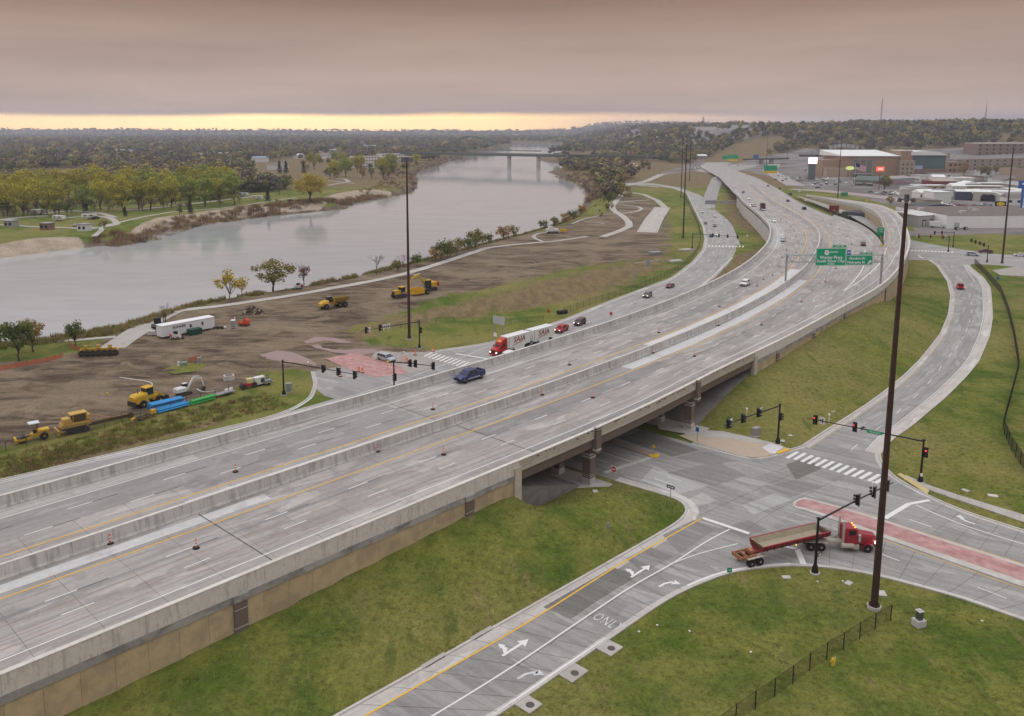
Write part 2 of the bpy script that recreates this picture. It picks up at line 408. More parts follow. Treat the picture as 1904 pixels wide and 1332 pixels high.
def rd_dist(X, Y):
    d = np.full(X.shape, 1e9)
    for P in _roadlines: d = np.minimum(d, seg_dist(X, Y, P))
    d = np.where(inside(X, Y, _cross), 0, d)
    ne = [W(u, v)[:2] for u, v in NE_L] + [W(u, v)[:2] for u, v in EAST_T[8:23]][::-1]
    d = np.where(inside(X, Y, ne), 0, d)
    rp = _rl[:8] + [W(u, v)[:2] for u, v in EAST_B[:9]][::-1]
    d = np.where(inside(X, Y, rp), 0, d)
    fr = [(-118, 88)] + FR_FAR_W[1:] + [W(u, v)[:2] for u, v in FA_L[:9]] + [W(u, v)[:2] for u, v in [(1400,458),(1290,545),(1200,553)]] + [(20, 200), (-30, 130), (-80, 80)]
    d = np.where(inside(X, Y, fr), 0, d)
    dh = seg_dist(X, Y, [tuple(p) for p in HWP[::4, :2]]); d = np.minimum(d, np.maximum(dh - 24, 0))
    d = np.where((Y > 175) & (Y < 560) & (X > -20), np.minimum(d, np.maximum(dh - 48 - 12 * sstep(350, 420, Y), 0)), d)
    d = np.where(inside(X, Y, [W(u, v)[:2] for u, v in [(1690,425),(1990,405),(1990,525),(1800,515),(1690,495)]]), 0, d)
    return d
def gz(x, y):
    """ground height at one place (read off the finished ground sheet)"""
    i = int(np.clip(np.searchsorted(_ys, y) - 1, 0, len(_ys) - 2)); fy = (y - _ys[i]) / (_ys[i + 1] - _ys[i])
    t = (x / (125 + 0.80 * y) + 1) / 2 * (len(_ts) - 1); j = int(np.clip(t, 0, len(_ts) - 2)); fx = t - j
    return float((GZ[i, j] * (1 - fx) + GZ[i, j + 1] * fx) * (1 - fy) + (GZ[i + 1, j] * (1 - fx) + GZ[i + 1, j + 1] * fx) * fy)
GZ = ground_height(GX, GY)
# spoil heaps on the building site (real relief)
def heap(cx, cy, ax, ay, rot, h, rough=0.3):
    global GZ
    c, s = math.cos(rot), math.sin(rot); dx = GX - cx; dy = GY - cy
    u = (dx * c + dy * s) / ax; w = (-dx * s + dy * c) / ay
    r = np.sqrt(u * u + w * w)
    n = fbm(GX / 2.2, GY / 2.2, 3) - 0.5
    GZ = GZ + h * np.clip(1 - r, 0, 1) ** 0.8 * (1 + 1.6 * rough * n)
HEAPS = []
def heap_px(p, q, wid, h, rough=0.4):
    a = W(*p); b = W(*q); HEAPS.append((a, b, wid, h)); ang = math.atan2(b[1] - a[1], b[0] - a[0])
    heap((a[0] + b[0]) / 2, (a[1] + b[1]) / 2, math.hypot(b[0] - a[0], b[1] - a[1]) / 2 + wid * .5, wid, ang, h, rough)
heap_px((600,590), (700,575), 6, 1.8, 0.9); heap_px((690,576), (800,560), 5, 1.6, 0.9); heap_px((800,560), (850,545), 5, 1.5, 0.9)
heap_px((450,576), (492,574), 5, 1.6, 0.6); heap_px((395,690), (450,680), 5, 1.4, 0.7); heap_px((520,610), (560,608), 7, 0.7, 0.5)
heap_px((985,505), (1130,470), 9, 1.3, 0.3); heap_px((830,588), (1010,560), 5, 1.0, 0.3); heap_px((880,520),(980,500),8,0.8,.3)
for _k in range(26):
    _u = 20 + 520 * rnd.random(); _v = 790 - _u * .23 - 60 * rnd.random(); heap_px((_u, _v), (_u + 8 + 14 * rnd.random(), _v - 3), 1.2 + 2 * rnd.random(), .35 + .5 * rnd.random(), .9)

def cover(poly, w, z=0.0):
    return np.clip(0.5 + sdist(GX, GY, [W(u, v, z)[:2] for u, v in poly]) / (2 * w), 0, 1)
wv = 1.2 + 0.006 * GY
DIRT = [(-160,700),(0,672),(90,668),(170,650),(230,610),(300,588),(330,575),(420,558),(560,532),(700,506),(800,482),(900,452),(1000,430),(1080,408),(1135,392),(1148,372),(1165,362),(1205,368),(1238,390),(1245,430),(1248,455),(1225,475),(1150,488),(1060,500),(1000,515),(900,540),(800,565),(720,590),(640,620),(700,640),(790,650),(760,668),(640,705),(600,715),(560,690),(500,690),(470,715),(400,735),(330,760),(250,775),(130,800),(0,838),(-160,870)]
DRY = [(600,640),(650,615),(740,585),(860,560),(1000,520),(1150,490),(1240,460),(1270,470),(1240,500),(1140,545),(1000,575),(880,590),(800,600),(720,615),(680,640)]
DRY2 = [(1860,500),(1904,505),(1990,520),(1990,900),(1904,860),(1868,790),(1898,690),(1875,580),(1850,520)]
DRY3 = [(1290,548),(1345,495),(1370,474),(1420,458),(1430,470),(1370,520)]
DRY4 = [(1345,415),(1365,420),(1415,440),(1418,400),(1380,370),(1350,350)]
WEED = [(0,880),(120,842),(260,815),(330,795),(420,770),(460,765),(420,790),(300,825),(150,865),(0,905)]
SANDP = [[(-60,486),(0,481),(110,465),(160,458),(150,452),(60,458),(0,469),(-60,477)],[(235,440),(300,424),(400,410),(500,398),(560,393),(600,389),(590,381),(560,388),(500,391),(420,398),(360,408),(300,415),(250,430)],[(590,391),(640,377),(690,368),(730,363),(728,360),(660,362),(620,370),(590,380)],[(1088,345),(1100,352),(1080,338),(1060,334)]]
LOT = [(1200,330),(1290,318),(1400,300),(1500,296),(1560,300),(1700,300),(2000,300),(2000,440),(1904,438),(1700,430),(1690,410),(1660,385),(1560,365),(1470,345),(1440,330),(1300,300)]
a_dirt = cover(DIRT, wv * 4)
a_sand = np.max([cover(p, wv, WZ + 1.0) for p in SANDP], 0)
a_dry = np.max([cover(DRY, wv * 5), cover(DRY2, wv * 6) * 0.75, cover(DRY3, wv), cover(DRY4, wv * 2), cover(WEED, wv) * 0.7], 0)
a_dry = np.maximum(a_dry, 0.8 * sstep(640, 900, GY))
GRS = [(1500,352),(1560,358),(1700,395),(1690,412),(1655,390),(1620,385),(1560,372),(1510,362)]
a_lot = np.clip(cover(LOT, wv * 1.5) * 0.95 - cover(GRS, wv), 0, 1)
a_lot = np.maximum(a_lot, .9 * cover([(1140,279),(1300,293),(1420,290),(1570,287),(1570,272),(1450,262),(1140,262)], wv * 2))
_sd = sdist(GX, GY, RIVER)
a_mud = np.clip(1 - np.abs(_sd + 2) / (4 + 0.012 * GY), 0, 1)
nr, nc = GX.shape
gv = np.stack([GX, GY, GZ], -1).reshape(-1, 3)
ii = np.arange(nr * nc).reshape(nr, nc)
gf = np.stack([ii[:-1, :-1], ii[:-1, 1:], ii[1:, 1:], ii[1:, :-1]], -1).reshape(-1, 4)
gm = bpy.data.meshes.new('ground')
gm.vertices.add(len(gv)); gm.vertices.foreach_set('co', gv.ravel().astype(np.float32))
gm.loops.add(gf.size); gm.loops.foreach_set('vertex_index', gf.ravel().astype(np.int32))
gm.polygons.add(len(gf)); gm.polygons.foreach_set('loop_start', np.arange(0, gf.size, 4, dtype=np.int32))
gm.polygons.foreach_set('use_smooth', np.ones(len(gf), bool))
gm.update(calc_edges=True)
for nm, arr in (('dirt', a_dirt), ('sand', a_sand), ('dry', a_dry), ('lot', a_lot), ('mud', a_mud)):
    at = gm.attributes.new(nm, 'FLOAT', 'POINT'); at.data.foreach_set('value', arr.ravel().astype(np.float32))

class NT:
    """small node-tree writer"""
    def __init__(s, m): s.m = m; m.use_nodes = True; s.t = m.node_tree; s.N = s.t.nodes; s.p = s.N['Principled BSDF']
    def n(s, t, **k):
        x = s.N.new(t)
        for a, b in k.items(): setattr(x, a, b)
        return x
    def l(s, a, b): s.t.links.new(a, b)
    def mth(s, op, a, b=None, c=None, clamp=False):
        x = s.n('ShaderNodeMath', operation=op, use_clamp=clamp)
        for i, y in enumerate((a, b, c)):
            if y is None: continue
            if isinstance(y, (int, float)): x.inputs[i].default_value = y
            else: s.l(y, x.inputs[i])
        return x.outputs[0]
    def noise(s, vec, scale, detail=4, rough=0.6, stretch=None, rot=0.0, dist=0.0):
        if stretch or rot:
            mp = s.n('ShaderNodeMapping'); s.l(vec, mp.inputs[0]); mp.inputs['Scale'].default_value = stretch or (1, 1, 1); mp.inputs['Rotation'].default_value = (0, 0, rot); vec = mp.outputs[0]
        x = s.n('ShaderNodeTexNoise'); x.inputs['Scale'].default_value = scale; x.inputs['Detail'].default_value = detail; x.inputs['Roughness'].default_value = rough; x.inputs['Distortion'].default_value = dist
        s.l(vec, x.inputs['Vector']); return x.outputs['Fac']
    def step(s, v, a, b):
        x = s.n('ShaderNodeMapRange', interpolation_type='SMOOTHSTEP'); x.inputs['From Min'].default_value = a; x.inputs['From Max'].default_value = b; s.l(v, x.inputs['Value']); return x.outputs[0]
    def mix(s, f, a, b, mode='MIX'):
        x = s.n('ShaderNodeMixRGB', blend_type=mode)
        for i, y in enumerate((f, a, b)):
            if isinstance(y, (int, float)): x.inputs[i].default_value = y
            elif isinstance(y, tuple): x.inputs[i].default_value = (*y[:3], 1)
            else: s.l(y, x.inputs[i])
        return x.outputs[0]
    def scale(s, c, k):
        x = s.n('ShaderNodeVectorMath', operation='SCALE'); s.l(c, x.inputs[0])
        if isinstance(k, (int, float)): x.inputs['Scale'].default_value = k
        else: s.l(k, x.inputs['Scale'])
        return x.outputs[0]
    def attr(s, name): x = s.n('ShaderNodeAttribute'); x.attribute_name = name; return x.outputs['Fac']
    def bump(s, h, dist, strength=1.0):
        x = s.n('ShaderNodeBump'); x.inputs['Distance'].default_value = dist; x.inputs['Strength'].default_value = strength; s.l(h, x.inputs['Height']); s.l(x.outputs[0], s.p.inputs['Normal'])
mg = bpy.data.materials.new('ground_cover'); G = NT(mg)
pos = G.n('ShaderNodeNewGeometry').outputs['Position']
n_big = G.noise(pos, 0.022, 4, 0.6); n_mid = G.noise(pos, 0.13, 5, 0.62); n_fine = G.noise(pos, 1.1, 5, 0.7); n_tuft = G.noise(pos, 4.0, 3, 0.7)
n_mow = G.noise(pos, 0.35, 4, 0.65, (1.0, 0.28, 1.0), 0.7)
c = G.mix(G.step(n_mid, 0.36, 0.64), (0.078, 0.120, 0.018), (0.178, 0.180, 0.040))
c = G.mix(G.mth('MULTIPLY', G.step(n_big, 0.40, 0.64), 0.85), c, (0.232, 0.200, 0.066))
c = G.mix(G.mth('MULTIPLY', G.step(n_mow, 0.58, 0.72), 0.55), c, (0.235, 0.175, 0.095))
c = G.mix(G.mth('MULTIPLY', G.step(n_mow, 0.44, 0.30), 0.6), c, (0.060, 0.100, 0.020))
dryc = G.mix(G.step(n_mow, 0.35, 0.65), (0.225, 0.165, 0.085), (0.150, 0.112, 0.06))
c = G.mix(G.step(G.mth('ADD', G.attr('dry'), G.mth('MULTIPLY', G.mth('SUBTRACT', n_mid, 0.5), 0.9)), 0.42, 0.72), c, dryc)
n_trk = G.noise(pos, 0.22, 6, 0.66, (0.30, 1.0, 1.0), -0.65, 1.2); n_d = G.noise(pos, 0.05, 4, 0.6)
dirt = G.mix(G.step(n_trk, 0.36, 0.64), (0.080, 0.057, 0.040), (0.230, 0.172, 0.118))
dirt = G.mix(G.mth('MULTIPLY', G.step(n_d, 0.45, 0.62), 0.6), dirt, (0.275, 0.215, 0.148))
dirt = G.mix(G.mth('MULTIPLY', G.step(n_fine, 0.56, 0.68), 0.6), dirt, (0.048, 0.037, 0.030))
c = G.mix(G.step(G.mth('ADD', G.attr('dirt'), G.mth('MULTIPLY', G.mth('SUBTRACT', n_mid, 0.5), 0.8)), 0.44, 0.60), c, dirt)
lot = G.mix(G.step(n_big, 0.4, 0.6), (0.25, 0.225, 0.21), (0.16, 0.145, 0.14))
c = G.mix(G.step(G.attr('lot'), 0.45, 0.55), c, lot)
mud = G.mix(G.step(n_mid, 0.4, 0.6), (0.12, 0.09, 0.065), (0.20, 0.15, 0.11))
c = G.mix(G.step(G.mth('ADD', G.attr('mud'), G.mth('MULTIPLY', G.mth('SUBTRACT', n_fine, 0.5), 0.5)), 0.35, 0.65), c, mud)
sand = G.mix(G.step(n_mid, 0.35, 0.65), (0.44, 0.36, 0.27), (0.33, 0.26, 0.20))
c = G.mix(G.step(G.mth('ADD', G.attr('sand'), G.mth('MULTIPLY', G.mth('SUBTRACT', n_mid, 0.5), 0.5)), 0.42, 0.6), c, sand)
c = G.scale(c, G.mth('ADD', G.mth('MULTIPLY', n_fine, 1.3), 0.35))
c = G.scale(c, G.mth('ADD', G.mth('MULTIPLY', n_tuft, 1.1), 0.45))
G.l(c, G.p.inputs['Base Color']); G.p.inputs['Roughness'].default_value = 0.95; G.p.inputs['Specular IOR Level'].default_value = 0.1
G.bump(G.mth('ADD', n_fine, G.mth('MULTIPLY', n_tuft, 0.6)), 0.28, 0.9)
gm.materials.append(mg)
tag(link('ground', gm), None, None, None, 'structure')

# river surface
mw = bpy.data.materials.new('river_water'); Wt = NT(mw)
pos = Wt.n('ShaderNodeNewGeometry').outputs['Position']
w1 = Wt.noise(pos, 0.10, 5, 0.6, (0.35, 1.0, 1), -0.7); w2 = Wt.noise(pos, 0.9, 3, 0.6, (0.4, 1.0, 1), -0.6); w3 = Wt.noise(pos, 0.012, 3, 0.5)
Wt.l(Wt.mix(Wt.step(w1, 0.35, 0.65), (0.41, 0.425, 0.44), (0.46, 0.47, 0.485)), Wt.p.inputs['Base Color'])
Wt.p.inputs['Roughness'].default_value = 0.06; Wt.p.inputs['IOR'].default_value = 1.33; Wt.p.inputs['Specular IOR Level'].default_value = 0.6
Wt.bump(Wt.mth('ADD', w2, Wt.mth('MULTIPLY', w1, 1.5)), 0.022, 0.5)
mb = MB(); mb.add([(-1500, 30, WZ), (900, 30, WZ), (900, 4200, WZ), (-1500, 4200, WZ)], [(0, 1, 2, 3)])
struct('river', mb, mw)
# ================================================================== pavements
def concrete(name, base, dark=0.72, wear=(0.30, 0.27, 0.265), uvs=True, objrand=0.07, streak=1.0, rough=0.85):
    if name in MATS: return MATS[name]
    m = bpy.data.materials.new(name); K = NT(m)
    if uvs: vec = K.n('ShaderNodeUVMap').outputs[0]
    else: vec = K.n('ShaderNodeNewGeometry').outputs['Position']
    wp = K.n('ShaderNodeNewGeometry').outputs['Position']
    st = K.noise(vec, 1.0, 5, 0.65, (0.055, 1.25, 1)) if uvs else K.noise(vec, 0.5, 5, 0.65)
    bl = K.noise(wp, 0.11, 4, 0.6); fi = K.noise(wp, 1.6, 5, 0.7); pt = K.noise(vec, 1.0, 3, 0.5, (0.07, 0.22, 1))
    c = K.mix(K.mth('MULTIPLY', K.step(st, 0.42, 0.66), 0.75 * streak), base, tuple(x * dark for x in base))
    c = K.mix(K.mth('MULTIPLY', K.step(pt, 0.50, 0.60), 0.40 * streak), c, wear)
    c = K.mix(K.mth('MULTIPLY', K.step(bl, 0.55, 0.7), 0.35), c, tuple(min(1, x * 1.14) for x in base))
    if uvs:
        pl = K.noise(vec, 1.0, 5, 0.55, (0.075, 0.42, 1), 0.0, 0.6); dk = K.noise(wp, 0.16, 5, 0.6)
        c = K.mix(K.mth('MULTIPLY', K.step(pl, 0.58, 0.615), 0.5 * streak), c, tuple(min(.62, x * 1.36) for x in base))
        c = K.mix(K.mth('MULTIPLY', K.step(dk, 0.60, 0.64), 0.38), c, tuple(x * .60 for x in base))
    k = K.mth('ADD', K.mth('MULTIPLY', fi, 0.5), 0.75)
    if objrand:
        oi = K.n('ShaderNodeObjectInfo').outputs['Random']
        k = K.mth('MULTIPLY', k, K.mth('ADD', K.mth('MULTIPLY', oi, 2 * objrand), 1 - objrand))
    K.l(K.scale(c, k), K.p.inputs['Base Color']); K.p.inputs['Roughness'].default_value = rough; K.p.inputs['Specular IOR Level'].default_value = 0.25
    K.bump(fi, 0.01, 0.5)
    MATS[name] = m; return m
C_HW = concrete('highway_concrete', (0.375, 0.347, 0.333), 0.68, (0.245, 0.214, 0.205), objrand=0.045)
C_NEW = concrete('fresh_concrete', (0.60, 0.58, 0.58), 0.86, (0.46, 0.43, 0.42), streak=0.6)
C_RD = concrete('street_concrete', (0.345, 0.33, 0.318), 0.70, (0.215, 0.20, 0.19))
C_GUT = concrete('gutter_concrete', (0.50, 0.46, 0.43), 0.80, (0.36, 0.32, 0.30), objrand=0.05)
C_BAR = concrete('barrier_concrete', (0.50, 0.49, 0.48), 0.72, (0.36, 0.35, 0.34), uvs=False, objrand=0.05)
C_WALK = concrete('sidewalk_concrete', (0.44, 0.41, 0.38), 0.85, (0.34, 0.31, 0.29), uvs=False)
C_TRAIL = concrete('trail_concrete', (0.43, 0.40, 0.37), 0.85, (0.38, 0.34, 0.31))
PNT_W = M('white_road_paint', (0.72, 0.71, 0.70), 0.6, 0.07, 2.0)
PNT_Y = M('yellow_road_paint', (0.74, 0.42, 0.045), 0.6, 0.10, 1.2)
PNT_K = M('black_contrast_paint', (0.10, 0.095, 0.095), 0.7, 0.1, 2.0)
RED_PAVE = M('red_stamped_concrete', (0.40, 0.205, 0.195), 0.85, 0.16, 0.6, col2=(0.47, 0.30, 0.285), thr=(0.4, 0.7))
PINK_PAVE = M('pink_crushed_stone', (0.32, 0.225, 0.215), 0.95, 0.12, 0.5, bump=0.03, col2=(0.27, 0.20, 0.19), thr=(0.45, 0.7))
JOINT = M('dark_joint_filler', (0.075, 0.068, 0.065), 0.9, 0.1)

def ribbon(L, R, z=None, thick=0.0, lift=0.0, mb=None, uoff=0.0):
    """strip between two equally sampled edges; uv = metres along / across"""
    mb = mb or MB(); n0 = len(mb.v)
    if mb.uv is None: mb.uv = []
    s = uoff
    for i, (a, b) in enumerate(zip(L, R)):
        za = (a[2] if len(a) > 2 else 0) + lift; zb = (b[2] if len(b) > 2 else 0) + lift
        if i: s += math.hypot((a[0] + b[0] - pa[0] - pb[0]) / 2, (a[1] + b[1] - pa[1] - pb[1]) / 2)
        w = math.hypot(a[0] - b[0], a[1] - b[1])
        mb.v += [(a[0], a[1], za), (b[0], b[1], zb)]; mb.uv += [(s, w), (s, 0)]; pa, pb = a, b
    n = len(L)
    for i in range(n - 1):
        k = n0 + 2 * i; mb.f.append((k, k + 1, k + 3, k + 2)); mb.m.append(0)
    return mb
def smooth_line(P, step=2.0, it=4): return [tuple(p) for p in resample(np.array([tuple(p)[:3] if len(p) > 2 else (p[0], p[1], 0) for p in P], float), step, it)]
def offs(P, d):
    P = np.asarray([p[:2] for p in P], float); t = np.gradient(P, axis=0); t /= np.linalg.norm(t, axis=1)[:, None] + 1e-9
    return [(x, y) for x, y in P + np.c_[-t[:, 1], t[:, 0]] * d]
def same_n(P, n):
    P = np.asarray([tuple(p)[:3] if len(p) > 2 else (p[0], p[1], 0) for p in P], float); d = np.r_[0, np.cumsum(np.linalg.norm(np.diff(P, axis=0), axis=1))]
    t = np.linspace(0, d[-1], n); return [tuple(np.interp(t, d, P[:, k]) for k in range(3)) for t in t]
def polyface(P, z, name, mat, kind='structure', parent=None, uvrot=0.0):
    from mathutils.geometry import tessellate_polygon
    V = [(p[0], p[1], z) for p in P]
    tr = tessellate_polygon([[Vector(v) for v in V]])
    mb = MB(); F = []
    for t in tr:
        a, b, c = (Vector(V[i]) for i in t)
        F.append(t if (b - a).cross(c - a).z > 0 else t[::-1])
    mb.add(V, F); ca, sa = math.cos(uvrot), math.sin(uvrot); mb.uv = [(v[0] * ca + v[1] * sa, -v[0] * sa + v[1] * ca) for v in V]
    o = link(name, mb.mesh(name, mat), parent)
    if parent is None: tag(o, None, None, None, kind)
    return o
def pxs(P, z=0.0): return [W(u, v, z) for u, v in P]

# ---- street level: one sheet for the cross street and its corners
Zr = 0.05
XS = -0.69
_east_t = pxs(EAST_T[:10]); _rampl = pxs(RAMP_L)
street_poly = [p[:2] for p in pxs(RAMP_L)] + [(-33, 166.5)] + [(-36, 172), (-39, 184)] + [(-15, 201), (-4, 191)] + [(22, 152.3)] + [p[:2] for p in pxs(CORNER)][::-1] + [p[:2] for p in pxs(NE_L[1:5])] + [p[:2] for p in pxs(EAST_T[:11])][::-1] + [p[:2] for p in pxs(EAST_B)][::-1]
cross_street = polyface(street_poly, Zr, 'cross_street', C_RD, uvrot=XS)
# frontage road beside the river
far_w = smooth_line([(-118, 88), (-100, 104), (-72, 127), (-42, 152), (-20, 176), (-4, 200)] + [p[:2] for p in pxs(FA_L[2:9])], 3, 6)
near_w = offs(far_w, -14.5)
frontage_road = struct('frontage_road', ribbon([(p[0], p[1], 0) for p in far_w], [(p[0], p[1], 0) for p in near_w], lift=Zr - 0.006), C_RD)
fa_l = same_n(pxs([(1311,445),(1307,422),(1294,395),(1284,375),(1277,360),(1252,351),(1214,345),(1150,343)]), 30)
fa_r = same_n(pxs([(1377,457),(1362,420),(1349,405),(1322,385),(1304,364),(1264,349),(1214,341),(1150,340)]), 30)
upper_frontage = struct('upper_frontage_road', ribbon(fa_l, fa_r, lift=Zr - 0.012), C_RD)
fb_l = same_n(pxs([(1309,400),(1307,370),(1315,350),(1322,334),(1334,322,)]), 20); fb_r = same_n(pxs([(1349,405),(1328,392),(1333,370),(1338,350),(1347,329)]), 20)
struct('off_ramp', ribbon(fb_l, fb_r, lift=Zr - 0.016), C_RD)
# north-east curved street
ne_l = same_n(pxs(NE_L[3:]), 60); ne_r = same_n(pxs(EAST_T[9:25]), 60)
ne_l = same_n(smooth_line(pxs(NE_L[2:-1]), 2, 4), 70); ne_r = same_n(smooth_line(pxs(EAST_T[8:23]), 2, 3), 70)
curved_street = struct('curved_street', ribbon(ne_l, ne_r, lift=Zr - 0.008), C_RD)
far_cross = polyface([p[:2] for p in pxs([(1690,446),(1735,455),(1780,463),(1860,473),(2000,482),(2000,508),(1860,494),(1813,491),(1801,493),(1790,500),(1742,496),(1725,484),(1690,484)])], Zr - 0.012, 'far_cross_street', C_RD)
polyface([p[:2] for p in pxs([(1690,430),(1760,428),(1904,418),(2000,414),(2000,425),(1904,430),(1800,437),(1690,438)])], Zr - 0.02, 'yard_lane', concrete('worn_asphalt', (0.20, 0.17, 0.165), 0.8, (0.14, 0.12, 0.12)))
polyface([p[:2] for p in pxs([(1845,503),(1904,494),(1990,500),(1990,520),(1904,514),(1860,512)])], Zr - 0.02, 'gravel_lot', M('pale_gravel', (0.36, 0.32, 0.29), 0.95, 0.12, 0.5))

# slabs of different tone, laid as real panels with joints round them (near part of the cross street)
ux, uy = math.cos(math.radians(140.5)), math.sin(math.radians(140.5))      # street direction towards the river
vx, vy = -uy, ux
def quad_slab(name, P, zt, mat, parent):
    mb = MB(); V = [(p[0], p[1], zt - 0.03) for p in P] + [(p[0], p[1], zt) for p in P]
    mb.hexa(V); mb.uv = [(v[0] * math.cos(XS) + v[1] * math.sin(XS), -v[0] * math.sin(XS) + v[1] * math.cos(XS)) for v in V]
    return part(name, mb, mat, parent)
def ccw(P):
    a = sum(P[i][0] * P[(i + 1) % len(P)][1] - P[(i + 1) % len(P)][0] * P[i][1] for i in range(len(P)))
    return P if a > 0 else P[::-1]
C_PATCH = [concrete('slab_tone_%s' % n, c, 0.82, tuple(x * 0.8 for x in c), objrand=0.05) for n, c in (('light', (0.42, 0.405, 0.395)), ('mid', (0.33, 0.315, 0.305)), ('dark', (0.245, 0.23, 0.22)), ('deep', (0.175, 0.163, 0.152)))]
SLABS = [([(1215,868),(1317,904),(1260,920),(1193,893)],0),([(1278,930),(1306,917),(1334,932),(1290,945)],0),([(1461,864),(1500,852),(1528,872),(1480,893)],3),([(1380,940),(1440,918),(1472,930),(1400,958)],0),([(1395,968),(1475,938),(1480,950),(1432,985)],1),
 ([(1345,982),(1392,968),(1425,985),(1380,1000)],2),([(1560,905),(1640,925),(1620,938),(1545,920)],1),([(1232,996),(1290,968),(1330,985),(1265,1030)],2),([(1165,1040),(1208,1017),(1252,1036),(1195,1066)],2),([(1062,1100),(1140,1056),(1185,1072),(1100,1125)],3),([(1010,1130),(1062,1100),(1100,1125),(1062,1152)],3),
 ([(1240,880),(1330,860),(1400,880),(1330,905)],2),([(1330,858),(1420,862),(1455,872),(1400,890)],1),([(1420,905),(1480,893),(1530,905),(1470,925)],2),([(1690,960),(1760,985),(1730,995),(1660,970)],1),([(1150,815),(1200,800),(1300,838),(1250,850)],3),([(1255,852),(1300,840),(1370,858),(1320,866)],2)]
for _i, (P, k) in enumerate(SLABS): quad_slab('pavement_slab', ccw([p[:2] for p in pxs(P)]), Zr + 0.003 + 0.0009 * _i, C_PATCH[k], cross_street)

# kerbs -------------------------------------------------------------
C_KERB = concrete('kerb_concrete', (0.52, 0.49, 0.46), 0.82, (0.38, 0.35, 0.33), uvs=False, objrand=0.04)
def kerb(name, line, side, label=None, h=0.15, w=0.32, gut=0.55, step=1.5):
    """kerb standing on the outer side of a traced edge, with a paler gutter strip inside"""
    P = smooth_line(line, step, 2); n = len(P)
    a = offs(P, side * 0.0); b = offs(P, side * w)
    mb = MB(); rings = []
    for i in range(n):
        rings.append([(a[i][0], a[i][1], 0.0), (a[i][0], a[i][1], h + .02), (b[i][0], b[i][1], h + .02), (b[i][0], b[i][1], -0.1)])
    if side > 0: rings = [r[::-1] for r in rings]
    mb.loft(rings, 0, True, True)
    o = struct(name, mb, C_KERB)
    if gut:
        g = offs(P, -side * gut); z = Zr + 0.006
        L = [(p[0], p[1], z) for p in (a if side > 0 else g)]; R = [(p[0], p[1], z) for p in (g if side > 0 else a)]
        part('gutter', ribbon(L, R), C_GUT, o)
    return o
kerb('kerb_ramp_left', pxs(RAMP_L), 1, gut=1.6)
kerb('kerb_ramp_corner', pxs(EAST_B), -1, gut=0.5)
kerb('kerb_east', pxs(EAST_T[:9]), -1, gut=0.6)
kerb('kerb_curve_right', pxs(EAST_T[8:23]), -1, gut=1.9)
kerb('kerb_curve_left', pxs(NE_L[2:-1]), 1, gut=1.0)
kerb('kerb_corner', pxs(CORNER[::-1] + NE_L[1:3]), 1, gut=0.5)
kerb('kerb_frontage', [(-118, 88), (-100, 104), (-72, 127), (-50, 145.5), (-42, 152), (-37.5, 158), (-35.5, 165), (-36.3, 174), (-39, 184)], 1, gut=0.6)
kerb('kerb_frontage_far', pxs(FA_L), 1, gut=1.0, step=3)
kerb('kerb_upper', pxs([(1200,553),(1290,545),(1330,512),(1362,480)]), -1, gut=0.8, step=2)

# markings -----------------------------------------------------------
def strip(P, wid, mat, z, parent, name='edge_line', step=2.0, it=3, dz=0.0):
    Q = smooth_line(P, step, it); a = offs(Q, wid / 2); b = offs(Q, -wid / 2)
    zz = [(q[2] if len(q) > 2 else 0) for q in Q]
    return part(name, ribbon([(p[0], p[1], k + z) for p, k in zip(a, zz)], [(p[0], p[1], k + z) for p, k in zip(b, zz)]), mat, parent)
ZM = Zr + 0.022
_dash_me = {}
def bar(parent, name, c, ang, ln, wd, mat, z):
    k = (round(ln, 2), round(wd, 2), mat.name)
    if k not in _dash_me:
        mb = MB(); mb.add([(-ln / 2, -wd / 2, 0), (ln / 2, -wd / 2, 0), (ln / 2, wd / 2, 0), (-ln / 2, wd / 2, 0)], [(0, 1, 2, 3)]); _dash_me[k] = mb.mesh(name, mat)
    return link(name, _dash_me[k], parent, (c[0], c[1], z), ang)
def bar_px(parent, name, p, q, wd, mat, z=ZM):
    a = W(*p); b = W(*q); return bar(parent, name, ((a[0] + b[0]) / 2, (a[1] + b[1]) / 2), math.atan2(b[1] - a[1], b[0] - a[0]), math.hypot(b[0] - a[0], b[1] - a[1]), wd, mat, z)
cs = cross_street
strip(pxs([(520,1424),(680,1332),(970,1166),(1147,1053),(1306,964)]), 0.22, PNT_Y, ZM, cs, 'yellow_line')
strip(pxs([(640,1424),(807,1332),(952,1242),(1060,1168),(1172,1092),(1265,1041),(1310,1008),(1357,985)]), 0.20, PNT_W, ZM, cs, 'lane_line')
strip(pxs([(1255,1047),(1300,1028),(1340,1020),(1372,1012)]), 0.16, PNT_W, ZM, cs, 'lane_line')
strip(pxs([(830,1390),(952,1308),(1060,1232),(1133,1186)]), 0.30, PNT_W, ZM, cs, 'edge_line')
strip(pxs([(1278,1090),(1310,1074),(1345,1062),(1400,1054),(1470,1049)]), 0.30, PNT_W, ZM, cs, 'edge_line')
bar_px(cs, 'stop_bar', (1306,964), (1393,993), 0.65, PNT_W)
bar_px(cs, 'stop_bar', (1124,880), (1212,851), 0.85, M('worn_white_paint', (0.50, 0.48, 0.45), 0.8, 0.2, 1.2))
bar_px(cs, 'stop_bar', (1482,1022), (1494,1050), 0.75, PNT_W); bar_px(cs, 'stop_bar', (1452,1015), (1482,1022), 0.6, PNT_W)
bar_px(cs, 'stop_bar', (1645,965), (1690,938), 0.7, PNT_W); bar_px(cs, 'stop_bar', (1690,938), (1728,931), 0.6, PNT_W)
